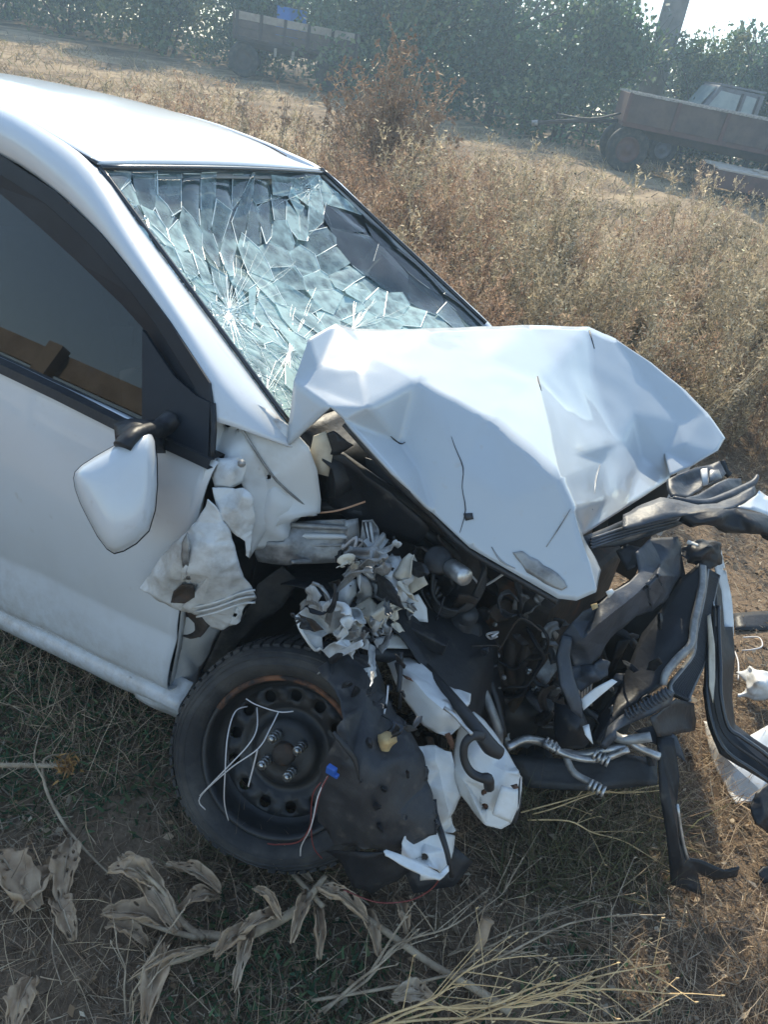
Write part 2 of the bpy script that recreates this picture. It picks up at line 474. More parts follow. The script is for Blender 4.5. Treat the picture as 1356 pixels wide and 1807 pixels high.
def np_mesh(name, V, tris, cols=None, m=None, parent=None):
    me = bpy.data.meshes.new(name)
    V = np.asarray(V, np.float32); T = np.asarray(tris, np.int32)
    k = T.shape[1]
    me.vertices.add(len(V)); me.vertices.foreach_set('co', V.ravel())
    me.loops.add(T.size); me.loops.foreach_set('vertex_index', T.ravel())
    me.polygons.add(len(T)); me.polygons.foreach_set('loop_start', np.arange(0, T.size, k, dtype=np.int32))
    me.update(calc_edges=True)
    if cols is not None:
        a = me.attributes.new('col', 'FLOAT_COLOR', 'POINT')
        c4 = np.ones((len(V), 4), np.float32); c4[:, :3] = cols; a.data.foreach_set('color', c4.ravel())
    return link(name, me, m, parent)
def blades_np(base, direc, length, width, bend=0.3):
    """curved ribbon blades: base Nx3, unit direction Nx3 -> verts (5 per blade) and tris"""
    n = len(base)
    d = direc / np.linalg.norm(direc, axis=1, keepdims=True)
    rnd = rng.normal(size=(n, 3)); side = np.cross(d, rnd); side /= np.linalg.norm(side, axis=1, keepdims=True) + 1e-9
    sag = np.cross(side, d) * (rng.normal(size=(n, 1)) * bend)
    L = length[:, None]; w = width[:, None]
    mid = base + d * L * .55 + sag * L * .35
    tip = base + d * L + sag * L
    V = np.stack([base - side * w, base + side * w, mid - side * w * .75, mid + side * w * .75, tip], 1).reshape(-1, 3)
    o = (np.arange(n) * 5)[:, None]
    T = np.concatenate([o + np.array([[0, 1, 3]]), o + np.array([[0, 3, 2]]), o + np.array([[2, 3, 4]])], 0)
    return V, T
def pal(n, cols, jit=.25):
    cols = np.array(cols); c = cols[rng.integers(0, len(cols), n)]
    return np.clip(c * (1 + rng.normal(size=(n, 1)) * jit), 0.005, .9)

# ================================================================== ground
def ground_mat():
    m = bpy.data.materials.new('dry_soil'); m.use_nodes = True
    nt = m.node_tree; b = nt.nodes['Principled BSDF']; b.inputs['Roughness'].default_value = .95; b.inputs['Specular IOR Level'].default_value = .15
    tc = _n(nt, 'ShaderNodeTexCoord')
    def nz(scale, det=8, rough=.7, stretch=None):
        n = _n(nt, 'ShaderNodeTexNoise'); n.inputs['Scale'].default_value = scale; n.inputs['Detail'].default_value = det; n.inputs['Roughness'].default_value = rough
        if stretch:
            mp = _n(nt, 'ShaderNodeMapping'); mp.inputs['Scale'].default_value = stretch; mp.inputs['Rotation'].default_value = (0, 0, yaw)
            nt.links.new(tc.outputs['Object'], mp.inputs['Vector']); nt.links.new(mp.outputs[0], n.inputs['Vector'])
        else: nt.links.new(tc.outputs['Object'], n.inputs['Vector'])
        return n.outputs['Fac']
    def ramp(fac, stops):
        r = _n(nt, 'ShaderNodeValToRGB'); el = r.color_ramp.elements
        while len(el) < len(stops): el.new(.5)
        for e, (p, c) in zip(el, stops): e.position = p; e.color = (*c, 1)
        nt.links.new(fac, r.inputs[0]); return r.outputs[0]
    def mix(f, a, bb):
        x = _n(nt, 'ShaderNodeMix', data_type='RGBA'); nt.links.new(f, x.inputs['Factor']); nt.links.new(a, x.inputs['A']); nt.links.new(bb, x.inputs['B']); return x.outputs['Result']
    fine = ramp(nz(38, 10, .8), [(.25, (.10, .07, .047)), (.5, (.23, .165, .11)), (.7, (.36, .275, .185)), (.85, (.46, .37, .26))])
    field = ramp(nz(1.1, 10, .72, (1, .35, 1)), [(.34, (.085, .06, .038)), (.47, (.22, .155, .095)), (.60, (.40, .295, .18)), (.75, (.26, .205, .11))])
    # distance mask: litter near the car, stubble field beyond
    sx = _n(nt, 'ShaderNodeSeparateXYZ'); nt.links.new(tc.outputs['Object'], sx.inputs[0])
    mr = _n(nt, 'ShaderNodeMapRange'); mr.inputs['From Min'].default_value = 5; mr.inputs['From Max'].default_value = 10
    nt.links.new(sx.outputs['Y'], mr.inputs['Value'])
    c = mix(mr.outputs[0], fine, field)
    nt.links.new(c, b.inputs['Base Color'])
    bp = _n(nt, 'ShaderNodeBump'); bp.inputs['Strength'].default_value = .8; bp.inputs['Distance'].default_value = .03
    nt.links.new(nz(30, 8, .75), bp.inputs['Height']); nt.links.new(bp.outputs[0], b.inputs['Normal'])
    return m
soil = ground_mat()
def axis_pts():
    a = list(np.arange(-4, 4.01, .08)); x = 4.0; st = .1
    while x < 95: st *= 1.12; x += st; a.append(x); a.insert(0, -x)
    return np.array(a)
gx = axis_pts(); XX, YY = np.meshgrid(gx, gx, indexing='ij')
ZZ = terr_np(XX, YY)
lump = np.array([noise.noise(Vector((x * 1.7, y * 1.7, 0))) * .022 + noise.noise(Vector((x * 6, y * 6, 4))) * .008 for x, y in zip(XX.ravel(), YY.ravel())]).reshape(XX.shape)
dd = np.hypot(XX, YY)
ZZ = ZZ + lump * np.clip(1 + (dd - 4) * .12, 1, 4) * (dd < 60)
n = len(gx); I = np.arange(n * n).reshape(n, n)
quads = np.stack([I[:-1, :-1], I[1:, :-1], I[1:, 1:], I[:-1, 1:]], -1).reshape(-1, 4)
ground = np_mesh('ground', np.stack([XX, YY, ZZ], -1).reshape(-1, 3), quads, None, soil)
ground.data.polygons.foreach_set('use_smooth', [True] * len(ground.data.polygons))
tag(ground, 'dry bare soil and stubble field under the car', None, kind='structure')

# ================================================================== background: trees, trailers, pole, fences
RH = Vector((math.cos(yaw), math.sin(yaw), 0))
GUP = (Vector((0, 0, 1)) - VD * SLOPE).normalized()
def at(l, d):
    p = Vector((CAM.x, CAM.y, 0)) + RH * l + VD * d
    p.z = terr(p.x, p.y); return p
def atp(px, d):                   # ground point under picture column px (read at the skyline), d metres out
    v = ray(px, 103 + (px - 678) * .215); p = CAM + v * (d / v.dot(VD)); p.z = terr(p.x, p.y); return p
def frame_at(p, xdir):
    x = (xdir - GUP * xdir.dot(GUP)).normalized(); y = GUP.cross(x)
    M_ = Matrix((x, y, GUP)).transposed().to_4x4(); M_.translation = p
    return M_

# ---- trees: trunk with limbs, crown of leaf faces in clumps
def tree_proto(seed, h, w, leaves, dens_low=.1, cols=None, lsize=.085):
    r_ = random.Random(seed); rg = np.random.default_rng(seed)
    mb = MB(); tips = []
    def branch(p, d, L, rad, lev):
        pts = [p]; dd_ = d.copy()
        for i in range(4):
            dd_ = (dd_ + Vector((r_.gauss(0, .16), r_.gauss(0, .16), r_.gauss(.05, .10)))).normalized()
            pts.append(pts[-1] + dd_ * L / 4)
        mb.tube(pts, [rad, rad * .85, rad * .7, rad * .55, rad * .4], n=5 if lev else 8, k=1)
        if lev >= 1: tips.extend(pts[2:])
        if lev < 2:
            for i in range(6 if lev == 0 else 4):
                k = r_.randint(1, 4) if lev else r_.choice([1, 1, 2, 3, 4, 4])
                a = r_.uniform(0, 2 * math.pi); e = r_.uniform(.1, .9)
                nd = (Vector((math.cos(a), math.sin(a), 0)) * (1 - e * .5) + Vector((0, 0, e)) + dd_ * .3).normalized()
                branch(pts[k], nd, L * r_.uniform(.4, .62), rad * .5, lev + 1)
    for s in range(3):
        a = r_.uniform(0, 6.28)
        branch(Vector((math.cos(a) * .15 * s, math.sin(a) * .15 * s, -.05)), Vector((math.cos(a) * .22 * s, math.sin(a) * .22 * s, 1)).normalized(), h * r_.uniform(.55, .72), .09 - .02 * s, 0)
    tp = np.array([tuple(t) for t in tips]); tp = tp[tp[:, 2] > .2]
    tp[:, :2] *= w / max(1e-3, np.abs(tp[:, :2]).max()); tp[:, 2] *= h * .93 / tp[:, 2].max()
    low = rg.normal(size=(int(len(tp) * .35), 3)) * np.array([w * .45, w * .45, 0]); low[:, 2] = rg.uniform(.15, h * .45, len(low))
    tp = np.concatenate([tp, low])
    cl = rg.integers(0, len(tp), leaves)
    csz = rg.uniform(.14, .42, len(tp))
    pos = tp[cl] + rg.normal(size=(leaves, 3)) * csz[cl][:, None] * np.array([1, 1, .8])
    pos[:, 2] = np.abs(pos[:, 2])
    nrm = rg.normal(size=(leaves, 3)); nrm /= np.linalg.norm(nrm, axis=1, keepdims=True)
    t1 = np.cross(nrm, rg.normal(size=(leaves, 3))); t1 /= np.linalg.norm(t1, axis=1, keepdims=True); t2 = np.cross(nrm, t1)
    s = (lsize * rg.uniform(.6, 1.35, leaves))[:, None]
    V = np.stack([pos - t1 * s, pos + t2 * s * .55, pos + t1 * s, pos - t2 * s * .55], 1).reshape(-1, 3)
    T = (np.arange(leaves) * 4)[:, None] + np.array([[0, 1, 2, 3]])
    cols = np.array(cols or [(.06, .12, .045), (.085, .15, .055), (.11, .16, .06), (.13, .15, .065)])
    c = cols[rg.integers(0, len(cols), len(tp))][cl] * rg.uniform(.6, 1.4, (leaves, 1))
    return mb, V, T, np.repeat(c, 4, 0)
protos = []
for k, (h, w, n) in enumerate(((5.6, 2.3, 15000), (6.2, 2.0, 14000), (4.9, 2.6, 14000))):
    protos.append(tree_proto(31 + k, h, w, n, lsize=[.075, .10, .085][k], cols=[[(.045, .10, .045), (.06, .12, .05), (.08, .13, .055), (.035, .08, .04)], [(.11, .16, .06), (.15, .18, .07), (.09, .14, .055), (.19, .19, .08)], [(.07, .14, .055), (.10, .16, .06), (.06, .11, .05), (.13, .16, .07)]][k]))
def put_tree(k, px_, d, rot, s, label, group='trees along the far edge of the field'):
    p = atp(px_, d)
    M_ = frame_at(p, RH) @ Matrix.Rotation(rot, 4, 'Z') @ Matrix.Scale(s, 4)
    t = thing('leafy_tree', label, 'tree', mw=M_, group=group)
    mb, V, T, c = protos[k]
    if k not in put_tree.me:
        a = mb.build('trunk', bark, None, True); b = np_mesh('crown', V, T, c, leaf_m)
        put_tree.me[k] = (a.data, b.data); a.parent = t; b.parent = t
    else:
        link('trunk', put_tree.me[k][0], None, t); link('crown', put_tree.me[k][1], None, t)
    return t
put_tree.me = {}
TREES = [(0, -20, 30, .3, 1.0, 'dark green tree at the top corner, leftmost of the tree line'),
         (2, 120, 28.5, 1.9, 1.05, 'bushy tree rising behind the car roof, second from the left'),
         (1, 290, 28.5, 4.0, .95, 'dark tree directly left of the brown four-wheeled trailer'),
         (0, 455, 28.5, 2.2, .95, 'tree standing right behind the blue crates on the trailer'),
         (2, 620, 27.5, 5.1, 1.0, 'tree just right of the brown trailer with sky glinting through its top'),
         (1, 735, 27.0, .9, .95, 'tall tree above the dry burdock bush in the field'),
         (0, 870, 26.5, 3.1, 1.0, 'broad hazy tree midway between the two trailers'),
         (2, 1000, 26.0, 4.4, .95, 'hazy tree directly left of the leaning grey pole'),
         (1, 1225, 26.5, 1.2, .60, 'low tree right of the leaning grey pole, behind the truck cab'),
         (0, 1330, 27.0, 2.7, .92, 'pointed tree in the sunny top corner, rightmost of the tree line')]
for t in TREES: put_tree(*t)
# the wood behind them, one mass
rg = np.random.default_rng(3)
n = 30000
l = rg.uniform(-19, 16, n); d = rg.uniform(30, 38, n)
hmax = 4.6 + 1.6 * np.sin(l * .9 + 1) * .5 + np.array([noise.noise(Vector((a * .8, b * .3, 0))) for a, b in zip(l, d)]) * 2.2
q_ = l / d; hmax = np.where((q_ > .165) & (q_ < .275), np.minimum(hmax, 3.1), hmax); hmax = np.where(q_ >= .275, np.minimum(hmax, 4.2), hmax)
z = rg.uniform(0, 1, n) ** .8 * hmax
base = np.stack([CAM.x + RH.x * l + VD.x * d, CAM.y + RH.y * l + VD.y * d, np.zeros(n)], 1)
base[:, 2] = terr_np(base[:, 0], base[:, 1]) + z
nr = rg.normal(size=(n, 3)); nr /= np.linalg.norm(nr, axis=1, keepdims=True)
t1 = np.cross(nr, rg.normal(size=(n, 3))); t1 /= np.linalg.norm(t1, axis=1, keepdims=True); t2 = np.cross(nr, t1); s = rg.uniform(.09, .17, (n, 1))
V = np.stack([base - t1 * s, base + t2 * s * .6, base + t1 * s, base - t2 * s * .6], 1).reshape(-1, 3)
wood_far = np_mesh('woodland', V, (np.arange(n) * 4)[:, None] + np.array([[0, 1, 2, 3]]), np.repeat(pal(n, [(.04, .075, .03), (.06, .10, .04), (.08, .10, .05)], .3), 4, 0), leaf_m)
tag(wood_far, 'far mass of green foliage behind the tree line', 'woodland', kind='stuff')

# ---- trailer wheels
def lwheel(parent, c, r_, w, hubm, n=28):
    g = bpy.data.objects.new('wheel', None); COL.objects.link(g); g.parent = parent
    c = Vector(c); f_ = lambda a, rr, h: c + Vector((math.cos(a) * rr, h, math.sin(a) * rr))
    pr = [(r_ * .55, w / 2), (r_ * .6, -w / 2), (r_ * .9, -w / 2), (r_, -w * .3), (r_, w * .3), (r_ * .9, w / 2)]
    lathe0('tyre', [(r_ * .56, -w * .46), (r_ * .62, -w * .5), (r_ * .88, -w * .5), (r_ * .97, -w * .42), (r_, -w * .2), (r_, w * .2), (r_ * .97, w * .42), (r_ * .88, w * .5), (r_ * .56, w * .46)], rubber, g, n, f_)
    lathe0('rim', [(0, -w * .30), (r_ * .16, -w * .32), (r_ * .20, -w * .20), (r_ * .38, -w * .16), (r_ * .46, -w * .30), (r_ * .565, -w * .42), (r_ * .565, w * .4), (0, w * .2)], hubm, g, n, f_)
def lathe0(name, prof_, m, parent, n, fn):
    V, Fc = [], []; k = len(prof_)
    for i in range(n):
        for r_, h in prof_: V.append(fn(2 * math.pi * i / n, r_, h))
    for i in range(n):
        for j in range(k - 1):
            i2 = (i + 1) % n; Fc.append((i * k + j, i2 * k + j, i2 * k + j + 1, i * k + j + 1))
    return mk(name, V, Fc, m, parent, True)

# left trailer
ga, gb = G(428, 136), G(580, 164)
M_ = frame_at(ga, gb - ga); Lw = (gb - ga).length
tr1 = thing('farm_trailer', 'brown four-wheeled farm trailer parked before dark trees', 'trailer', mw=M_, group='farm trailers')
q = Lw / 2.75
for x in (0, Lw):
    for y in (0, 1.7): lwheel(tr1, (x, y, .46), .46, .24, chassis)
    mb = MB(); mb.box((x, .85, .46), (.12, 1.7, .12)); mb.box((x, .85, .68), (.3, .9, .12)); mb.build('axle', chassis, tr1)
x0, x1 = -.35 * q, Lw + .75 * q
box('chassis_frame', ((x0 + x1) / 2, .85, .86), (x1 - x0 - .2, 1.2, .16), chassis, tr1)
box('bed', ((x0 + x1) / 2, .85, 1.0), (x1 - x0, 2.1, .08), chassis, tr1)
for k in range(3): box('side_board', ((x0 + x1) / 2, -.20 - .004 * k, 1.16 + .205 * k), (x1 - x0 - .06, .04, .195), board_m if k < 2 else wood, tr1)
for k in range(3): box('side_board', ((x0 + x1) / 2, 1.90 + .004 * k, 1.16 + .205 * k), (x1 - x0 - .06, .04, .195), board_m, tr1)
for k in range(6): box('side_post', (x0 + .1 + (x1 - x0 - .2) * k / 5, -.235, 1.34), (.09, .05, .66), chassis, tr1)
for x in (x0, x1): box('end_gate', (x, .85, 1.36), (.05, 2.05, .62), board_m, tr1)
for x in (.35 * Lw, .55 * Lw): box('frame_bracket', (x, -.05, .80), (.08, .08, .22), grey_metal, tr1)
tube('draw_bar', [V_ for V_ in (Vector((x1 - .3, .85, .75)), Vector((x1 + .7, .85, .62)), Vector((x1 + 1.6, .85, .5)))], .05, chassis, tr1, n=6, k=1)
for k in range(2):
    xx = Lw * (.42 + .155 * k)
    cr = thing('blue_crate', ['blue plastic crate on the brown trailer, the one nearer its left end', 'blue plastic crate on the brown trailer, the one nearer the bushy weed'][k], 'crate', mw=M_ @ Matrix.Translation((xx, 1.2, 1.04)), group='blue crates on the trailer')
    mb = MB()
    for sx in (-1, 1): mb.box((sx * .235, 0, .47), (.02, .46, .9)); 
    for sy in (-1, 1): mb.box((0, sy * .235, .47), (.45, .02, .9))
    mb.box((0, 0, .03), (.45, .45, .04)); mb.build('crate_walls', blue_crate, cr)
    for sy in (-1, 1): box('crate_rim', (0, sy * .25, .92), (.52, .03, .05), blue_crate, cr)
    for k2 in range(3): box('crate_rib', (-.15 + .15 * k2, -.25, .45), (.02, .012, .8), blue_crate, cr)

# right trailer
gc = G(1095, 303)
M_ = frame_at(gc, RH * 1.0 - VD * .06)
tr2 = thing('farm_trailer', 'faded red-brown panelled trailer in front of the truck cab', 'trailer', mw=M_, group='farm trailers')
u = 1.0
for x in (0, 4.2):
    for y in (0, 1.75): lwheel(tr2, (x, y, .50), .50, .28, redbrown)
    mb = MB(); mb.box((x, .87, .5), (.14, 1.75, .14)); mb.box((x, .87, .8), (.4, .8, .16)); mb.build('axle', chassis, tr2)
x0, x1 = -.30, 5.3
box('chassis_frame', ((x0 + x1) / 2, .87, .88), (x1 - x0 - .1, 1.3, .20), chassis, tr2)
box('bed_frame', ((x0 + x1) / 2, .87, 1.02), (x1 - x0, 2.2, .10), redbrown, tr2)
for k in range(5):
    w_ = (x1 - x0) / 5
    box('side_panel', (x0 + w_ * (k + .5), -.235, 1.35), (w_ - .09, .03, .56), board_m, tr2)
    box('side_panel', (x0 + w_ * (k + .5), 1.975, 1.35), (w_ - .09, .03, .56), board_m, tr2)
for k in range(6):
    box('side_post', (x0 + (x1 - x0) * k / 5, -.255, 1.35), (.09, .06, .60), redbrown, tr2)
for y in (-.25, 1.99): box('top_rail', ((x0 + x1) / 2, y, 1.66), (x1 - x0 + .1, .07, .05), grey_metal, tr2)
for x in (x0, x1): box('end_gate', (x, .87, 1.35), (.05, 2.15, .58), redbrown, tr2)
tube('draw_bar', [Vector((x0, .87, 1.0)), Vector((x0 - .9, .87, .85)), Vector((x0 - 1.9, .87, .62))], .05, chassis, tr2, n=6, k=1)
tube('hitch_leg', [Vector((x0 - 1.9, .87, .62)), Vector((x0 - 2.05, .87, .58))], .07, grey_metal, tr2, n=6, k=1)
tube('hydraulic_hose', [Vector((x0 - .05, .3, 1.2)), Vector((x0 - .7, .4, .95)), Vector((x0 - 1.5, .6, .9))], .025, hose_m, tr2, n=6, k=3)

# truck behind it, nose to the left
gt = atp(1240, 24.0)
M_ = frame_at(gt, RH) @ Matrix.Scale(.86, 4)
tk = thing('old_truck', 'old grey-blue truck cab showing above the panelled trailer', 'truck', mw=M_)
ct, cb = 2.55, 1.0
cab = mk('cab', [Vector(v) for v in ((-.35, 0, cb), (1.55, 0, cb), (1.55, 0, ct - .06), (.10, 0, ct), (-.30, 0, 1.80), (-.35, 2.0, cb), (1.55, 2.0, cb), (1.55, 2.0, ct - .06), (.10, 2.0, ct), (-.30, 2.0, 1.80))],
   [(0, 1, 2, 3, 4), (9, 8, 7, 6, 5), (0, 4, 9, 5), (1, 6, 7, 2), (2, 7, 8, 3), (0, 5, 6, 1), (4, 3, 8, 9)], cabblue, tk)
b_ = cab.modifiers.new('bev', 'BEVEL'); b_.width = .05; b_.segments = 3
sky_glass = glass_mat('cab_glass', (.55, .65, .66), .02)
win = mat('cab_window', (.30, .36, .37), .15, col2=(.22, .28, .30), scale=2)
mk('windscreen', [Vector(v) for v in ((-.285, .12, 1.87), (.04, .12, ct - .08), (.04, 1.88, ct - .08), (-.285, 1.88, 1.87))], [(0, 1, 2, 3)], win, tk).location = (-.03, 0, .0)
for x_, w_, nm in ((.02, .78, 'door_window'), (.98, .34, 'rear_quarter_window')):
    mk(nm, [Vector(v) for v in ((x_ - (.14 if x_ < .5 else 0), -.012, 1.84), (x_ + w_, -.012, 1.84), (x_ + w_, -.012, ct - .18), (x_ + (.14 if x_ < .5 else .0), -.012, ct - .15))], [(0, 1, 2, 3)], win, tk)
    box('window_frame', (x_ + w_ + .05, -.02, 2.12), (.06, .03, .62), chassis, tk)
box('roof_edge', (.82, 1.0, ct + .01), (1.45, 2.06, .06), cabblue, tk)
box('bonnet', (-1.0, 1.0, 1.2), (1.3, 1.3, .6), cabblue, tk, bevel=.08)
for y in (.15, 1.85): box('mudguard', (-1.0, y, .98), (1.2, .4, .22), cabblue, tk, bevel=.08)
box('chassis_frame', (1.8, 1.0, .85), (6.5, .9, .25), chassis, tk)
box('load_bed', (3.7, 1.0, 1.4), (3.8, 2.2, .6), board_m, tk)
for x in (-1.0, 3.4):
    for y in (.1, 1.9): lwheel(tk, (x, y, .48), .48, .26, cabblue)
tube('mirror_arm', [Vector((1.62, -.05, 2.3)), Vector((1.8, -.2, 2.25))], .03, chassis, tk, n=6, k=1)

# low flatbed in front of it
gl_ = G(1262, 352)
M_ = frame_at(gl_, RH - VD * .08)
fb = thing('low_flatbed', 'low flatbed platform with pale planks beside the weeds, cut by the frame edge', 'trailer', mw=M_)
box('side_beam', (2.0, 0, .42), (4.4, .10, .34), redbrown, fb); box('side_beam', (2.0, 1.7, .42), (4.4, .10, .34), redbrown, fb)
for k in range(14): box('plank', (2.0, .06 + .125 * k, .61 + .006 * (k % 3)), (4.3 + .1 * math.sin(k * 3), .115, .035), wood_pale, fb)
for y in (.5, .9): box('plank', (2.4, y, .665), (3.2, .13, .04), wood_pale, fb, Matrix.Rotation(R(2 if y < .6 else -3), 3, 'Z'))
for x in (.9, 3.2):
    for y in (.2, 1.5): lwheel(fb, (x, y, .22), .22, .16, chassis)

# leaning grey pole
pl_ = atp(1138, 28.0)
M_ = frame_at(pl_, RH)
po = thing('utility_pole', 'thick grey pole leaning above the trees at the top edge', 'pole', mw=M_)
lathe0('pole_shaft', [(0, 0), (.40, 0), (.38, 3), (.36, 6), (.33, 10), (0, 10)], concrete, po, 20, lambda a, r_, h: Vector((math.cos(a) * r_ - .03 * h, math.sin(a) * r_, h)))
box('cross_arm', (-.28, 0, 9.3), (1.6, .12, .12), concrete, po)

# rail fence at the foot of the trees
M_ = frame_at(atp(880, 25.2), RH + VD * .02)
fe_ = thing('rail_fence', 'dark low rail fence in the shade under the hazy trees', 'fence', mw=M_)
for k in range(7): tube('fence_post', [Vector((k * .95, .0, -.05)), Vector((k * .95 + .02, 0, 1.0))], .035, chassis, fe_, n=6, k=1)
for z_ in (.35, .65, .93): tube('fence_rail', [Vector((-.1, .03, z_)), Vector((3, .03, z_ + .03)), Vector((5.9, .03, z_))], .025, chassis, fe_, n=6, k=2)

# board fence behind the viewer, seen only as a reflection in the side window
wf = thing('board_fence', 'weathered board fence mirrored in the dark side window of the car', 'fence', (-9.5, -3.7, terr(-9.5, -3.7)))
for k in range(6):
    z_ = .25 + k * .28
    box('fence_board', (3.4, 0, z_ + .12), (7.2, .03, .19), wood if k % 2 else wood_pale, wf)
for k in range(5): box('fence_post', (.1 + 1.7 * k, .06, .95), (.16, .10, 1.9), wood, wf)

# ---- dry weeds
def wormwood(seed, h, col_list, nb=26, lean=.12, fluff=1.0):
    """one dry plume: stem, side branches, tiny leaves"""
    rg = np.random.default_rng(seed)
    V, T, Cc = [], [], []
    off = 0
    def add(base, direc, length, width, cols, bend=.25):
        nonlocal off
        v, t = blades_np(base, direc, length, width, bend); V.append(v); T.append(t + off); Cc.append(np.repeat(cols, 5, 0)); off += len(v)
    ns = rg.integers(2, 5)
    for s_ in range(ns):
        hh = h * rg.uniform(.65, 1.0)
        ld = rg.normal(size=2) * lean + np.array([.05, 0])
        zz = np.linspace(0, 1, 9)
        path = np.stack([ld[0] * hh * zz ** 1.5, ld[1] * hh * zz ** 1.5, hh * zz], 1) + rg.normal(size=(9, 3)) * .006
        d_ = np.diff(path, axis=0)
        add(path[:-1], d_, np.linalg.norm(d_, axis=1) * 1.08, np.full(8, .0035) * np.linspace(1.2, .5, 8), pal(8, [(.26, .18, .11), (.20, .14, .09)], .15), 0)
        tt = rg.uniform(.25, 1.0, nb)
        bp = np.stack([np.interp(tt, zz, path[:, i]) for i in range(3)], 1)
        az = rg.uniform(0, 2 * math.pi, nb)
        bd = np.stack([np.cos(az) * .55, np.sin(az) * .55, np.full(nb, .9)], 1)
        bl = hh * .30 * (1.15 - tt) * rg.uniform(.6, 1.3, nb) + .04
        add(bp, bd, bl, np.full(nb, .0018), pal(nb, col_list, .2), .3)
        bdn = bd / np.linalg.norm(bd, axis=1, keepdims=True)
        m = int(9 * fluff); k = nb * m
        u = rg.uniform(.1, 1.05, (nb, m, 1))
        lp = (bp[:, None] + bdn[:, None] * bl[:, None, None] * u).reshape(-1, 3) + rg.normal(size=(k, 3)) * .006
        ldv = rg.normal(size=(k, 3)) + np.array([0, 0, .5])
        add(lp, ldv, rg.uniform(.012, .034, k), rg.uniform(.0022, .0048, k), pal(k, col_list, .3), .3)
    return np.concatenate(V), np.concatenate(T), np.concatenate(Cc)
TAN = [(.48, .37, .255), (.40, .29, .195), (.55, .44, .32), (.33, .235, .155)]
BRN = [(.34, .22, .145), (.42, .29, .195), (.26, .165, .11), (.48, .36, .25)]
OLV = [(.40, .33, .215), (.48, .40, .275), (.31, .26, .165), (.54, .45, .32)]
wp = [wormwood(100 + i, [.75, .9, .65, .85, .7, 1.0][i], [TAN, BRN, OLV, BRN, TAN, OLV][i], nb=[24, 22, 30, 26, 22, 28][i], fluff=[.9, .8, 1.2, .9, .8, 1.2][i]) for i in range(6)]
rg = np.random.default_rng(17); VV, TT, CC = [], [], []; off = 0; cnt = 0
while cnt < 1350:
    d = rg.uniform(4.1, 11.0) if rg.random() < .75 else rg.uniform(4.1, 7); l = rg.uniform(-.42, .72) * d
    p = at(l, d)
    if p.y < 1.35: continue
    dens = .55 + .9 * noise.noise(Vector((p.x * .55, p.y * .55, 9)))
    v3_ = p - CAM; pxx = 678 + F0 * v3_.dot(RT) / v3_.dot(FW)
    if d > 8.2 and pxx > 980: dens -= .45          # bare track on the right
    if d > 7.5 and pxx < 560: dens -= .5
    if d < 5.2 and pxx > 1180: dens -= .15
    if rg.random() > dens: continue
    k = rg.integers(0, 6)
    if pxx > 850 and d < 7.5 and rg.random() < .6: k = rg.choice([2, 5])
    if pxx < 850 and rg.random() < .5: k = rg.choice([1, 3])
    v, t, c = wp[k]
    s = rg.uniform(.65, 1.25) * (.90 if d < 5.5 else 1.08); a = rg.uniform(0, 6.28)
    rot = np.array([[math.cos(a), -math.sin(a), 0], [math.sin(a), math.cos(a), 0], [0, 0, 1]])
    w = (v * s) @ rot.T + np.array(p); w[:, 2] -= .02
    VV.append(w); TT.append(t + off); CC.append(c * rg.uniform(.8, 1.2)); off += len(v); cnt += 1
weeds = np_mesh('dry_weeds', np.concatenate(VV), np.concatenate(TT), np.concatenate(CC), col_m)
tag(weeds, 'mass of dry brown weeds behind the car', 'weeds', kind='stuff')
# plumes that stand out
def plume(name, label, cat, px, py, k, s, rz, group=None):
    p = G(px, py); v, t, c = wp[k]
    o = np_mesh(name, v, t, c, col_m); o.location = p - Vector((0, 0, .02)); o.scale = (s, s, s); o.rotation_euler = (0, 0, rz)
    return tag(o, label, cat, group)
plume('wormwood_plume', 'pale wormwood plume rising just past the far windscreen pillar', 'dry weed', 862, 590, 5, 1.05, .4, 'wormwood plumes')
plume('wormwood_plume', 'pale feathery wormwood above the middle of the white hood', 'dry weed', 950, 560, 2, 1.15, 2.0, 'wormwood plumes')
plume('wormwood_plume', 'tall thin brown weed standing in front of the panelled trailer', 'dry weed', 1215, 400, 0, 1.35, 1.0, 'wormwood plumes')
plume('wormwood_plume', 'olive wormwood clump behind the raised corner of the hood', 'dry weed', 1150, 640, 5, .9, 3.0, 'wormwood plumes')
plume('wormwood_plume', 'olive wormwood at the frame edge above the black bumper', 'dry weed', 1310, 660, 2, 1.2, 4.2, 'wormwood plumes')

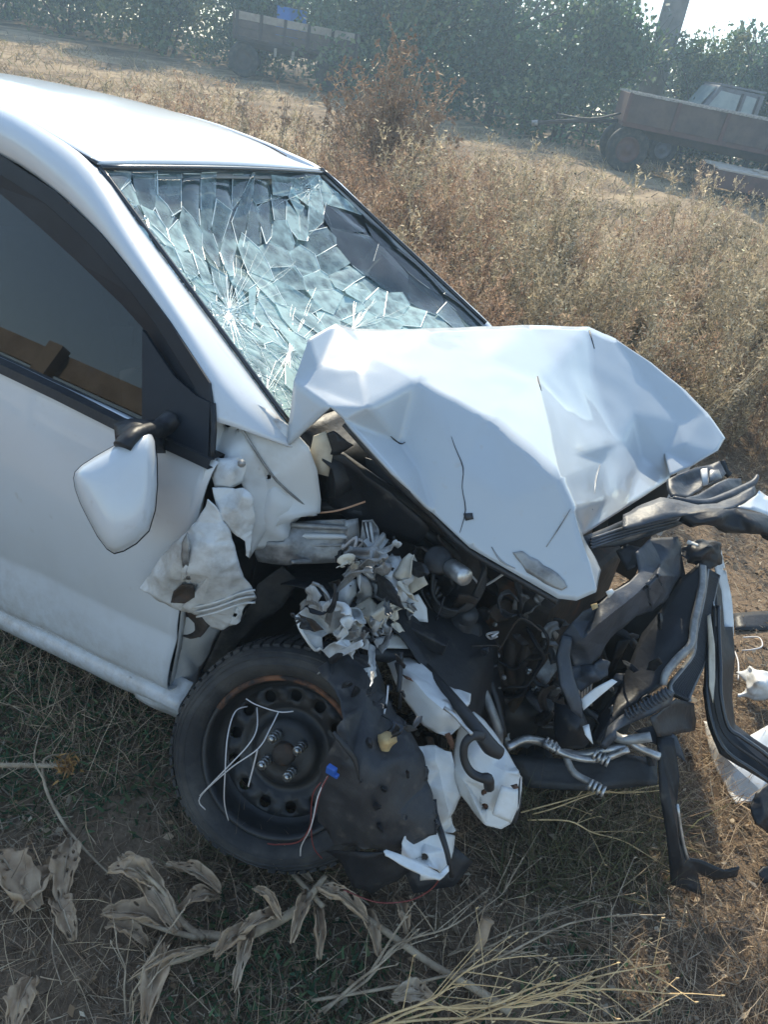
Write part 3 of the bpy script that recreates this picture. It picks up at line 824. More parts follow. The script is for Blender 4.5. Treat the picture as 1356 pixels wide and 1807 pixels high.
# dry burdock: stout stems with round burr heads
def burdock(name, label, px, py, h, spread, nst, seed, heads):
    r_ = random.Random(seed); p0 = G(px, py)
    t = thing(name, label, 'dry weed', mw=Matrix.Translation(p0))
    st = MB(); hd = MB(); lfb, lfd, lfl = [], [], []
    def head(p, s):
        n = 9
        V = []
        for i in range(n):
            V.append(p + Vector((r_.gauss(0, 1), r_.gauss(0, 1), r_.gauss(0, 1))).normalized() * s)
        for i in range(14):
            d = Vector((r_.gauss(0, 1), r_.gauss(0, 1), r_.gauss(0, 1))).normalized()
            a = d.orthogonal().normalized() * s * .35; b = d.cross(a)
            hd.add([p + a, p + b - a * .5, p - b - a * .5, p + d * s * 1.25], [(0, 1, 3), (1, 2, 3), (2, 0, 3)])
    for i in range(nst):
        a = r_.uniform(0, 6.28); e = r_.uniform(.0, spread)
        top = Vector((math.cos(a) * e, math.sin(a) * e, h * r_.uniform(.55, 1) * (1 - .25 * e / max(spread, .01))))
        mid = top * .5 + Vector((r_.gauss(0, .03), r_.gauss(0, .03), .04 * h))
        st.tube([Vector((0, 0, 0)), mid * .5, mid, top], [.011, .009, .007, .004], n=5, k=2)
        for j in range(heads):
            f_ = r_.uniform(.45, 1); b0 = mid.lerp(top, max(0, f_ * 2 - 1)) if f_ > .5 else mid * (f_ * 2)
            q = b0 + Vector((r_.gauss(0, .09), r_.gauss(0, .09), r_.uniform(.04, .2))) * (h / 1.7)
            st.tube([b0, b0.lerp(q, .5) + Vector((0, 0, -.01)), q], [.004, .003, .002], n=4, k=1)
            head(q, r_.uniform(.014, .026))
            for _ in range(3): head(q + Vector((r_.gauss(0, .035), r_.gauss(0, .035), r_.gauss(0, .03))), r_.uniform(.010, .02))
            for _ in range(6):
                lfb.append(tuple(b0.lerp(q, r_.random()))); lfd.append((r_.gauss(0, 1), r_.gauss(0, 1), r_.gauss(-.3, .6))); lfl.append(r_.uniform(.02, .07))
    st.build('stem', stem_m, t, True); hd.build('burr_heads', burr_m, t)['kind'] = 'stuff'
    v, tt = blades_np(np.array(lfb), np.array(lfd), np.array(lfl), np.full(len(lfl), .006), .5)
    np_mesh('shrivelled_leaves', v, tt, np.repeat(pal(len(lfl), BRN, .3), 5, 0), col_m, t)['kind'] = 'stuff'
    return t
burdock('burdock_bush', 'tall bushy brown burdock standing in the middle of the field', 668, 405, 1.90, .95, 46, 5, 11)
for k, (x, y, h) in enumerate(((430, 275, 1.0), (490, 292, 1.12), (522, 302, 1.05), (565, 315, 1.15))):
    burdock('dry_thistle', ['leftmost dry thistle with round heads behind the car roof', 'second dry thistle from the left behind the car roof', 'third dry thistle from the left behind the car roof', 'dry thistle behind the roof, nearest to the burdock bush'][k], x, y, h, .16, 5, 50 + k, 3)['group'] = 'dry thistles behind the roof'

# ================================================================== the crashed car
car = thing('crashed_sedan', 'white sedan with a wrecked front end, buckled hood and shattered windscreen', 'car', (0, 0, 0))
def V3(*a): return Vector(a)

# ---- roof and pillars
TR, TL, BR, BL = V3(-1.009, -.562, 1.391), V3(-1.113, .547, 1.386), V3(-.332, -.619, .978), V3(-.409, .702, .996)
def WSp(s, t):   # s 0 near side .. 1 far side, t 0 top .. 1 bottom
    return (TR * (1 - s) + TL * s) * (1 - t) + (BR * (1 - s) + BL * s) * t
rs = [(-1.012, 1.400), (-1.19, 1.442), (-1.36, 1.467), (-1.7, 1.490), (-2.1, 1.485), (-2.45, 1.435)]
rows = []
for i, (x, z) in enumerate(rs):
    row = []
    for j in range(9):
        s = j / 8; y = -.555 + 1.11 * s
        sk = -.10 * s if i == 0 else -.10 * s * max(0, 1 - i / 3)
        zz = z - .012 * s - .018 * s * (i > 0) + .030 * (1 - (2 * s - 1) ** 2) - .012 * abs(2 * s - 1) ** 6
        if i == 0: zz = 1.400 - .008 * s + .010 * (1 - (2 * s - 1) ** 2); sk += .02 * (1 - (2 * s - 1) ** 2)
        row.append(V3(x + sk, y, zz))
    rows.append(row)
roof = grid('roof', rows, paint, car, k=4, solid=.004)
rl = [[v - V3(0, 0, .035) for v in r] for r in rows]
grid('headliner', rl, lining, car, k=2, solid=.004)
for sgn in (0, 8):
    path = [r[sgn] + V3(0, 0, .002) for r in rows]
    tube('roof_molding', path, .005, gloss_black, car, n=6, k=4)
tube('header_seal', [r + V3(.014, 0, -.006) for r in rows[0]], .007, gloss_black, car, n=6, k=2)
box('overhead_console', (-1.12, .0, 1.36), (.10, .16, .03), interior, car)

# near side: the strip between windscreen edge / roof ditch and the door frame
inn = [BR + V3(.06, -.004, -.045), BR, WSp(0, .75), WSp(0, .5), WSp(0, .25), TR, V3(-1.19, -.562, 1.441), V3(-1.36, -.562, 1.466), V3(-1.7, -.562, 1.488), V3(-2.1, -.562, 1.483), V3(-2.45, -.562, 1.433)]
outp = [(376, 740), (376, 690), (330, 610), (282, 540), (230, 470), (177, 407), (100, 335), (0, 270)]
outr = [SG(*p) for p in outp] + [V3(-1.7, -.60, 1.385), V3(-2.1, -.60, 1.375), V3(-2.45, -.605, 1.33)]
rows = []
for a, b in zip(inn, outr):
    m_ = (a + b) / 2
    bul = V3(.012, -.030, .016)
    rows.append([a + V3(0, .02, -.012), a + V3(0, -.002, .002), a * .8 + b * .2 + bul * .75, m_ + bul, a * .25 + b * .75 + bul * .8, b + V3(0, -.006, 0), b + V3(-.01, .03, -.004)])
grid('front_pillar', rows, paint, car, k=3, solid=.003)
# far side pillar, mirrored in shape
rowsl = []
innl = [BL + V3(.06, .0, -.05), BL, WSp(1, .75), WSp(1, .5), WSp(1, .25), TL, V3(-1.29, .562, 1.415), V3(-1.46, .562, 1.437), V3(-1.75, .562, 1.458), V3(-2.1, .562, 1.453), V3(-2.45, .562, 1.403)]
for i, a in enumerate(innl):
    o_ = V3(-.03, .085 - .004 * i, -.075)
    rowsl.append([a + V3(0, -.01, -.008), a + V3(0, .004, .004), a + o_ * .3 + V3(.01, .018, .022), a + o_ * .65 + V3(.008, .02, .018), a + o_, a + o_ + V3(0, -.03, -.01)])
grid('front_pillar', rowsl, paint, car, k=3, solid=.003)
tube('windscreen_trim', [p + V3(.004, -.012, .012) for p in (BL, WSp(1, .75), WSp(1, .5), WSp(1, .25), TL)], .008, gloss_black, car, n=6)
tube('windscreen_trim', [p + V3(.004, .010, .004) for p in (BR, WSp(0, .75), WSp(0, .5), WSp(0, .25), TR)], .006, gloss_black, car, n=6)

# ---- near side front door
prof = [(0, .03), (.02, -.020), (.06, -.034), (.12, -.036), (.20, -.032), (.265, -.024), (.29, -.024), (.35, -.030), (.50, -.038), (.66, -.036), (.80, -.024), (.92, -.006), (.985, .012), (1.0, .030)]
def zbot(x): return .238 + max(-.14, .163 * (x + .438)) if x < -.438 else .238
def side_y(h): return -.815
def door_rows(x0f, x1f, nx, sgn=-1, dent=True):
    rows = []
    for h, dy in prof:
        row = []
        for i in range(nx + 1):
            s = i / nx
            x = x0f(h) * (1 - s) + x1f(h) * s
            zb = zbot(x); z = zb + (.925 - zb) * h
            y = -.815 + dy
            if dent:
                y += .016 * math.exp(-((s - .02) / .10) ** 2) * math.exp(-((h - .62) / .28) ** 2)
                y -= .010 * math.exp(-((s - .13) / .08) ** 2) * math.exp(-((h - .55) / .3) ** 2)
                y += .006 * noise.noise(Vector((x * 5, h * 4, 2)))
            row.append(V3(x, y * (1 if sgn < 0 else -1), z))
        rows.append(row)
    return rows
xf = lambda h: -.438 + .05 * h + .02 * h * h
door = grid('front_door', door_rows(xf, lambda h: -1.50, 16), paint, car, k=2, solid=.004)
skin('door_edge', [(363, 818, -.815), (345, 921, -.825), (321, 1076, -.825), (314, 1142, -.825), (297, 1224, -.82), (306, 1222, -.79), (322, 1142, -.79), (330, 1076, -.79), (353, 921, -.79), (371, 818, -.78)], inner_white, door, sub=1)
# window frame, glass, sail
def ring(name, outer, inner_, m, parent, off_o=0, off_i=0, th=.006):
    V = [SG(*p, off_o) for p in outer] + [SG(*p, off_i) for p in inner_]; n = len(outer)
    Fc = [(i, i + 1, n + i + 1, n + i) for i in range(n - 1)]
    o = mk(name, V, Fc, m, parent)
    s = o.modifiers.new('t', 'SOLIDIFY'); s.thickness = th; s.offset = 0
    return o
fr_out = [(375, 712), (371, 676), (300, 567), (258, 510), (177, 411), (100, 339), (0, 273), (-140, 205), (-330, 150)]
fr_mid = [(352, 707), (345, 681), (280, 578), (236, 520), (156, 428), (82, 360), (-15, 297), (-150, 232), (-335, 180)]
fr_in = [(318, 700), (312, 672), (257, 583), (214, 535), (134, 458), (70, 400), (-22, 322), (-152, 255), (-335, 200)]
ring('window_frame', fr_out, fr_mid, frame_black, door, .012, .006)
ring('window_seal', fr_mid, fr_in, frame_black, door, .004, -.012)
gl_poly = [(258, 583), (214, 535), (134, 458), (70, 400), (-22, 322), (-152, 255), (-335, 200), (-335, 500), (-150, 570), (0, 645), (130, 700), (258, 752)]
gv = [SG(*p, -.014) for p in gl_poly]
mk('window_glass', gv, [tuple(range(len(gv)))], window_glass, door)
sail = [SG(*p, .006) for p in [(257, 583), (312, 665), (352, 700), (376, 712), (373, 811), (340, 792), (270, 757), (257, 752)]]
o = mk('mirror_sail', sail, [tuple(range(len(sail)))], frame_black, door); s = o.modifiers.new('t', 'SOLIDIFY'); s.thickness = .012
tube('sail_edge', [SG(375, 712, .012), SG(377, 760, .012), SG(373, 811, .012)], .007, black_plastic, door, n=6, k=2)
belt = [(-330, 505), (-150, 574), (0, 643), (100, 690), (205, 742), (262, 762), (340, 797), (372, 812)]
mb = MB()
for i in range(len(belt) - 1):
    a, b = SG(*belt[i], .028), SG(*belt[i + 1], .028)
    dz = V3(0, -.008, -.020)
    V = [a, b, b + dz, a + dz, a + V3(0, .045, 0), b + V3(0, .045, 0), b + dz + V3(0, .045, 0), a + dz + V3(0, .045, 0)]
    mb.add(V, [(0, 1, 2, 3), (7, 6, 5, 4), (0, 4, 5, 1), (3, 2, 6, 7)])
mb.build('belt_molding', black_plastic, door)

# ---- door mirror
z6 = Z(100, 700, 2.712)
mir = z6([(430, 165), (456, 182), (470, 215), (478, 300), (480, 420), (470, 540), (440, 640), (380, 700), (320, 735), (275, 747), (240, 725), (195, 665), (155, 590), (115, 510), (90, 440), (83, 390), (90, 360), (120, 330), (190, 285), (270, 240), (340, 200), (400, 170)], 0)
mn = Vector((.62, -.62, .48)).normalized()
mp0 = P(205, 865, -.965)
ol = [PP(p[0], p[1], mp0, mn) for p in mir]
cc = sum(ol, Vector()) / len(ol)
mirror = bpy.data.objects.new('door_mirror', None); COL.objects.link(mirror); mirror.parent = car
V, Fc = [], []
ringsd = [(1.0, -.004), (1.0, .010), (.965, .030), (.89, .046), (.75, .060), (.55, .069), (.30, .074), (.08, .0755)]
for sc_, b_ in ringsd:
    V += [cc + (p - cc) * sc_ + mn * b_ for p in ol]
n_ = len(ol)
for i in range(len(ringsd) - 1):
    for j in range(n_): Fc.append((i * n_ + j, i * n_ + (j + 1) % n_, (i + 1) * n_ + (j + 1) % n_, (i + 1) * n_ + j))
Fc.append(tuple((len(ringsd) - 1) * n_ + j for j in range(n_)))
mk('mirror_cap', V, Fc, paint, mirror, True)
V, Fc = [], []
rb = [(1.025, -.002), (1.03, -.010), (1.02, -.035), (.95, -.055), (.9, -.058)]
for sc_, b_ in rb: V += [cc + (p - cc) * sc_ + mn * b_ for p in ol]
for i in range(len(rb) - 1):
    for j in range(n_): Fc.append((i * n_ + j, i * n_ + (j + 1) % n_, (i + 1) * n_ + (j + 1) % n_, (i + 1) * n_ + j))
Fc.append(tuple((len(rb) - 1) * n_ + j for j in range(n_))[::-1]); Fc.append(tuple(range(n_)))
mk('mirror_housing', V, Fc, black_plastic, mirror, True)
tube('mirror_arm', [SG(300, 745, .01), SG(275, 760, .05), P(232, 772, -.93), P(215, 790, -.96)], [.045, .035, .03, .03], black_plastic, mirror, n=10, flat=.6)
skin('mirror_base', [(200, 748, -.90), (230, 738, -.88), (270, 740, -.84), (292, 752, -.80), (292, 800, -.82), (262, 772, -.90), (240, 762, -.92), (203, 776, -.93)], black_plastic, mirror, inner=[(245, 752, -.90)], th=.02, sub=2, smooth=3)

# ---- sill and lower hinge pillar
rows = []
for i in range(9):
    x = -.40 - i * .18
    zb = .238 + max(-.14, .163 * min(0, x + .438)); e = 1 if i else .4
    rows.append([V3(x, -.79, zb + .03), V3(x, -.812, zb + .006), V3(x, -.835, zb - .012), V3(x, -.842, zb - .035), V3(x, -.828, zb - .068 * e), V3(x, -.80, zb - .088 * e), V3(x, -.72, zb - .09 * e)])
grid('sill', rows, paint, car, k=3, solid=.004)
rows = [[V3(r[0].x, -v.y, v.z + .02) for v in r] for r in rows]
grid('sill', rows, paint, car, k=2, solid=.004)
z7 = Z(0, 1050, 3.285)
skin('hinge_pillar', z6([(600, 1020, -.79), (690, 1040, -.77), (785, 1110, -.72), (730, 1230, -.72), (690, 1310, -.73), (660, 1400, -.745), (632, 1545, -.76), (580, 1500, -.80), (530, 1440, -.81), (560, 1300, -.80), (583, 1180, -.80)]),
     inner_white, car, inner=z6([(640, 1330, -.775), (690, 1180, -.765)]), folds=[(0, 11), (11, 7)][:0], th=.004, sub=2, smooth=2, crumple=.006, cf=7)
skin('sill_end', z6([(350, 1340, -.835), (440, 1415, -.835), (535, 1425, -.83), (600, 1480, -.80), (632, 1545, -.775), (560, 1530, -.80), (470, 1490, -.83), (380, 1440, -.835)]), paint, car, th=.004, sub=2, crumple=.004, cf=10)

# ---- rest of the near side and rear (out of frame)
def arch_low(x):
    d = x + 2.634
    a = .33 ** 2 - d * d
    return .27 + math.sqrt(a) if a > 0 else 0
def side_panel(x0, x1, nx, sgn, top=.925):
    rows = []
    for h, dy in prof:
        row = []
        for i in range(nx + 1):
            x = x0 + (x1 - x0) * i / nx
            zb = max(.11, arch_low(x))
            z = zb + (top - zb) * h
            y = -.815 + dy + .10 * max(0, (-x - 2.9) / .5) ** 2
            row.append(V3(x, y * (-sgn), z))
        rows.append(row)
    return rows
grid('rear_door', side_panel(-1.51, -2.28, 8, -1), paint, car, k=1, solid=.004)
grid('rear_quarter', side_panel(-2.285, -3.35, 30, -1), paint, car, k=1, solid=.004)
grid('front_door', [[V3(v.x, -v.y, v.z + .02) for v in r] for r in door_rows(xf, lambda h: -1.50, 8, -1, False)], paint, car, solid=.004)
grid('rear_door', side_panel(-1.51, -2.28, 8, 1), paint, car, solid=.004)
grid('rear_quarter', side_panel(-2.285, -3.35, 30, 1), paint, car, solid=.004)
grid('rear_window', [[V3(-2.47, y * .95, 1.42 - .03 * abs(y)), V3(-2.70, y * 1.0, 1.22), V3(-2.92, y * 1.08, 1.02)] for y in (-.57, -.3, 0, .3, .57)], window_glass, car, k=2)
for s in (-1, 1):
    grid('rear_pillar', [[V3(-2.30, s * .62, 1.36), V3(-2.45, s * .55, 1.425)], [V3(-2.5, s * .70, 1.15), V3(-2.70, s * .57, 1.225)], [V3(-2.75, s * .80, .93), V3(-2.93, s * .62, 1.02)]], paint, car, k=3, solid=.02)
    g2 = [V3(-1.53, s * .80, .93), V3(-2.62, s * .78, .94), V3(-2.42, s * .64, 1.30), V3(-2.1, s * .615, 1.36), V3(-1.56, s * .61, 1.38)]
    mk('window_glass', g2, [(0, 1, 2, 3, 4)], window_glass, car)
    tube('center_pillar', [V3(-1.52, s * .805, .90), V3(-1.53, s * .70, 1.15), V3(-1.56, s * .60, 1.40)], .045, gloss_black, car, n=6, flat=.5)
gl2 = [V3(-.62, .80, .95), V3(-1.5, .82, .95), V3(-1.55, .625, 1.38), V3(-1.2, .625, 1.35), V3(-.8, .70, 1.15)]
mk('window_glass', gl2, [tuple(range(5))], window_glass, car)
grid('trunk_lid', [[V3(x, y, z - .03 * (abs(y) / .7) ** 4) for y in (-.72, -.5, -.2, .2, .5, .72)] for x, z in ((-2.75, .99), (-2.95, 1.02), (-3.3, 1.01), (-3.42, .97), (-3.45, .80), (-3.46, .55), (-3.44, .30), (-3.35, .22))], paint, car, k=3, solid=.004)

# ---- cabin
rows = [[V3(x, y, z) for y in (-.66, -.3, 0, .3, .70)] for x, z in ((-.33, .955), (-.45, .965), (-.58, .94), (-.70, .90), (-.74, .80), (-.70, .60), (-.60, .40))]
for i, r in enumerate(rows):
    r[3].z += .05 if 2 <= i <= 3 else 0
    r[1].z += .01
grid('dashboard', rows, interior, car, k=3, solid=.01)
mb = MB(); cw = V3(-.83, .33, .90); ax = Vector((-.85, 0, .5)).normalized(); e1 = Vector((0, 1, 0)); e2 = ax.cross(e1)
mb.tube([cw + (e1 * math.cos(a) + e2 * math.sin(a)) * .185 for a in np.linspace(0, 2 * math.pi, 25)], .016, n=8, k=1)
for a in (0, math.pi, -math.pi / 2): mb.tube([cw, cw + (e1 * math.cos(a) + e2 * math.sin(a)) * .18], [.03, .014], n=6, k=1)
mb.tube([cw, cw - ax * .2], [.06, .04], n=10, k=1)
mb.build('steering_wheel', interior, car, True)
for y in (-.36, .36):
    seat = bpy.data.objects.new('front_seat', None); COL.objects.link(seat); seat.parent = car
    grid('seat_cushion', [[V3(x, y + w * .24, z - .05 * abs(w) ** 3 + (.03 * abs(w) if 1 else 0)) for w in (-1, -.6, 0, .6, 1)] for x, z in ((-.95, .38), (-.93, .50), (-1.15, .50), (-1.45, .46))], fabric, seat, k=3, solid=.04)
    grid('seat_back', [[V3(x + .05 * (1 - w * w) * -1, y + w * wd_, z) for w in (-1, -.6, 0, .6, 1)] for x, z, wd_ in ((-1.40, .46, .24), (-1.46, .75, .25), (-1.54, 1.02, .22), (-1.57, 1.10, .14), (-1.64, 1.08, .14), (-1.60, .6, .24))], fabric, seat, k=3, solid=.03)
    bm = bmesh.new(); bmesh.ops.create_uvsphere(bm, u_segments=16, v_segments=10, radius=1)
    for v in bm.verts: v.co = Vector((math.copysign(abs(v.co.x) ** .7, v.co.x) * .05 - 1.60, math.copysign(abs(v.co.y) ** .6, v.co.y) * .13 + y, math.copysign(abs(v.co.z) ** .7, v.co.z) * .09 + 1.21))
    bm_obj('headrest', bm, fabric, seat, True)
grid('rear_seat', [[V3(x, y, z) for y in (-.62, -.2, .2, .62)] for x, z in ((-1.95, .40), (-1.95, .52), (-2.4, .48), (-2.62, 1.0), (-2.75, 1.0))], fabric, car, k=3, solid=.03)
grid('floor_pan', [[V3(x, y, .19) for y in (-.78, 0, .78)] for x in (-.35, -1.5, -2.9)], interior, car, solid=.02)
grid('bulkhead', [[V3(x, y, z) for y in (-.62, -.2, .2, .70)] for x, z in ((-.36, .93), (-.37, .6), (-.40, .2))], dark_metal, car, k=2, solid=.01)
# cowl below the windscreen
grid('cowl', [[V3(x, y, z) for y in (-.60, -.3, 0, .35, .70)] for x, z in ((-.335, .965), (-.27, .93), (-.20, .91), (-.18, .84))], black_plastic, car, k=2, solid=.005)

# ---- shattered windscreen: each shard its own sheet of glass
wind = bpy.data.objects.new('windscreen', None); COL.objects.link(wind); wind.parent = car
def px2st(px, py):
    """windscreen parameters of a pixel (iterative)"""
    best = None
    s = t = .5
    for it in range(12):
        p = WSp(s, t); d = p - CAM; zc = d.dot(FW)
        u = W0 / 2 + F0 * d.dot(RT) / zc - px; v = H0 / 2 - F0 * d.dot(UP) / zc - py
        h = 1e-4
        def pr(s_, t_):
            d_ = WSp(s_, t_) - CAM; z_ = d_.dot(FW); return (W0 / 2 + F0 * d_.dot(RT) / z_, H0 / 2 - F0 * d_.dot(UP) / z_)
        a = pr(s, t); b = pr(s + h, t); c = pr(s, t + h)
        J = np.array([[(b[0] - a[0]) / h, (c[0] - a[0]) / h], [(b[1] - a[1]) / h, (c[1] - a[1]) / h]])
        ds = np.linalg.solve(J, np.array([-u, -v])); s += ds[0]; t += ds[1]
    return s, t
seeds = []   # (px, py, long axis direction in px deg, stretch, haze)
hand = [(200, 325, 60, 1.2, .12), (222, 352, 60, 1.5, .30), (262, 338, 80, 1.7, .05), (245, 385, 60, 1.6, .06), (300, 330, 80, 2.2, .12), (296, 372, 75, 1.8, .20), (318, 410, 65, 1.8, .42), (282, 420, 60, 1.8, .35),
        (350, 352, 85, 2.0, .05), (372, 345, 85, 2.4, .16), (352, 400, 70, 2.0, .25), (400, 325, 80, 1.8, .05), (402, 375, 85, 2.6, .14), (430, 322, 80, 1.8, .08), (440, 350, 85, 2.2, .10), (418, 420, 85, 2.4, .22), (390, 430, 75, 2.4, .12),
        (468, 325, 70, 1.6, .08), (462, 375, 85, 2.0, .06), (500, 318, 60, 1.2, .25), (480, 360, 75, 1.9, .07), (505, 352, 75, 1.7, .15), (512, 390, 75, 1.6, .35), (535, 345, 70, 1.5, .5), (548, 318, 40, 1.2, .3), (550, 370, 75, 1.7, .30),
        (340, 455, 60, 2.2, .45), (375, 480, 65, 2.4, .40), (400, 490, 75, 2.4, .35), (440, 470, 55, 1.8, .30), (470, 440, 50, 2.0, .40), (510, 430, 45, 1.5, .22), (490, 480, 50, 2.2, .45), (525, 460, 45, 1.5, .22), (500, 530, 50, 2.0, .50), (455, 520, 55, 2.0, .62),
        (420, 545, 40, 1.8, .75), (395, 540, 55, 2.0, .60), (370, 530, 60, 1.8, .5), (540, 500, 40, 2.4, .30), (565, 540, 38, 2.4, .30), (535, 545, 45, 2.2, .55), (440, 590, 45, 2.4, .70), (470, 575, 45, 2.6, .70), (500, 585, 40, 2.4, .62), (460, 620, 45, 2.4, .80),
        (490, 640, 50, 2.2, .75), (505, 610, 40, 2.0, .65), (440, 640, 50, 2.2, .8), (475, 680, 55, 2.2, .62), (500, 700, 55, 2.0, .65), (525, 670, 50, 2.0, .7), (545, 600, 45, 2.2, .6),
        (575, 405, 45, 1.4, .12), (560, 440, 40, 1.5, .25), (600, 440, 38, 1.4, .18), (585, 470, 36, 1.5, .35), (625, 470, 36, 1.4, .30), (605, 500, 36, 1.6, .50), (650, 495, 34, 1.3, .42), (635, 520, 34, 1.4, .62), (600, 555, 34, 1.8, .42), (680, 520, 32, 1.3, .50),
        (660, 545, 30, 1.5, .70), (710, 530, 32, 1.3, .42), (640, 575, 30, 1.8, .58), (700, 560, 28, 1.5, .62), (740, 550, 30, 1.3, .5), (680, 585, 28, 1.8, .5), (770, 565, 28, 1.3, .35), (735, 580, 26, 1.5, .45),
        (600, 370, 42, 2.4, .03), (640, 420, 42, 2.8, .03), (700, 470, 42, 2.8, .03), (760, 515, 42, 2.6, .04), (810, 560, 42, 2.2, .05), (610, 335, 45, 2.2, .03), (680, 400, 42, 3.0, .02), (750, 480, 42, 3.0, .02), (825, 550, 42, 2.2, .03)]
rs_ = random.Random(5)
for h in hand: seeds.append(h)
for i in range(34):   # extra small splinters round the two impacts and along the near edge
    if i < 12: seeds.append((415 + rs_.gauss(0, 28), 535 + rs_.gauss(0, 26), rs_.uniform(20, 80), 1.7, .75))
    elif i < 22: seeds.append((545 + rs_.gauss(0, 22), 335 + rs_.gauss(0, 16), rs_.uniform(30, 90), 1.5, .5))
    else:
        k_ = rs_.random(); seeds.append((240 + 260 * k_ + rs_.uniform(10, 40), 400 + 340 * k_ + rs_.gauss(0, 12), 52, 2.0, .6))
quad = [(172, 303), (300, 304), (430, 306), (562, 311), (640, 372), (760, 478), (858, 575), (690, 660), (505, 750), (420, 628), (330, 512), (250, 410)]
def clip(poly, a, b, c):   # keep a x + b y <= c
    out = []
    for i in range(len(poly)):
        p, q = poly[i], poly[(i + 1) % len(poly)]
        dp, dq = a * p[0] + b * p[1] - c, a * q[0] + b * q[1] - c
        if dp <= 0: out.append(p)
        if (dp < 0) != (dq < 0) and dp != dq:
            t = dp / (dp - dq); out.append((p[0] + (q[0] - p[0]) * t, p[1] + (q[1] - p[1]) * t))
    return out
wn = (TL - TR).cross(BR - TR).normalized()
if wn.z < 0: wn = -wn
crk = MB()
def sag(s, t):
    b = max(0, s * (1 - s) * 4) * max(0, t * (1 - t) * 4)
    return -.065 * b ** .8 + .012 * noise.noise(Vector((s * 6, t * 6, 3)))
def lift(px, py, extra=0):
    s, t = px2st(px, py); return WSp(s, t) + wn * (sag(s, t) + extra)
# the plastic interlayer that still holds the screen together
lrows = []; lhz = []
for i in range(25):
    row = []
    for j in range(29):
        s_, t_ = j / 28, i / 24
        row.append(WSp(s_, t_) + wn * (sag(s_, t_) - .006 + .003 * noise.noise(Vector((s_ * 14, t_ * 14, 1)))))
        far_ = max(0, min(1, (s_ - (.50 + .42 * t_)) / .10)) if t_ > .1 else 0
        lhz.append(max(.03, (.20 + .62 * t_ - .15 * s_) * (1 - far_)) * (1 + .4 * noise.noise(Vector((s_ * 9, t_ * 9, 7)))))
    lrows.append(row)
lam = grid('laminate_sheet', lrows, shard_glass, wind)
if lam.data.polygons[0].normal.dot(wn) < 0: lam.data.flip_normals()
at_ = lam.data.attributes.new('haze', 'FLOAT', 'POINT'); at_.data.foreach_set('value', lhz)
for i, (sx, sy, ang, st, hz) in enumerate(seeds):
    ca, sa = math.cos(R(ang)), math.sin(R(ang)); st = st ** 1.35
    poly = list(quad)
    for j, (qx, qy, _, st2, _) in enumerate(seeds):
        if i == j: continue
        dx, dy = qx - sx, qy - sy
        if dx * dx + dy * dy > 190 ** 2: continue
        u, v = (dx * ca + dy * sa) / st, (-dx * sa + dy * ca)        # anisotropic bisector
        nx, ny = u / st * ca - v * sa, u / st * sa + v * ca
        mx_, my_ = sx + dx * .5, sy + dy * .5
        poly = clip(poly, nx, ny, nx * mx_ + ny * my_)
        if len(poly) < 3: break
    if len(poly) < 3: continue
    ar = abs(sum(poly[k][0] * poly[(k + 1) % len(poly)][1] - poly[(k + 1) % len(poly)][0] * poly[k][1] for k in range(len(poly)))) / 2
    if ar < 25: continue
    cx_, cy_ = sum(p[0] for p in poly) / len(poly), sum(p[1] for p in poly) / len(poly)
    clear = hz < .045
    tilt = Vector((rs_.gauss(0, 1), rs_.gauss(0, 1), rs_.gauss(0, 1))) * (.006 if clear else .045)
    c3 = lift(cx_, cy_)
    rim3 = []
    for k in range(len(poly)):
        p, q = poly[k], poly[(k + 1) % len(poly)]
        L_ = math.hypot(p[0] - q[0], p[1] - q[1]); m_ = max(1, int(L_ / 22))
        for s_ in range(m_):
            f_ = s_ / m_
            jx, jy = (rs_.gauss(0, 1.1), rs_.gauss(0, 1.1)) if s_ else (0, 0)
            x_, y_ = p[0] + (q[0] - p[0]) * f_ + jx, p[1] + (q[1] - p[1]) * f_ + jy
            x_, y_ = cx_ + (x_ - cx_) * 1.004, cy_ + (y_ - cy_) * 1.004
            rim3.append(lift(x_, y_))
    rim3 = [v + wn * (v - c3).dot(tilt) for v in rim3]
    bow = rs_.gauss(0, .0025)
    V = rim3 + [c3 + (v - c3) * .5 + wn * bow for v in rim3] + [c3 + wn * bow * 1.3]
    n = len(rim3)
    Fc = [(k, (k + 1) % n, n + (k + 1) % n, n + k) for k in range(n)] + [(n + k, n + (k + 1) % n, 2 * n) for k in range(n)]
    if (V[1] - V[0]).cross(V[n] - V[0]).dot(wn) < 0: Fc = [f_[::-1] for f_ in Fc]
    o = mk('glass_shard', V, Fc, shard_glass, wind, True)
    at = o.data.attributes.new('haze', 'FLOAT', 'POINT')
    for k, d_ in enumerate(at.data): d_.value = min(1, (hz * 1.75 + (.10 if hz > .045 else 0)) * (1.15 if k < n else .85) * rs_.uniform(.8, 1.2))
    for k in range(n):
        if rs_.random() < (.10 if clear else .5):
            r_ = rs_.uniform(.0005, .0016) * (.5 if clear else 1)
            crk.tube([rim3[k] + wn * .001, rim3[(k + 1) % n] + wn * .001], r_, n=4, k=1, cap=False)
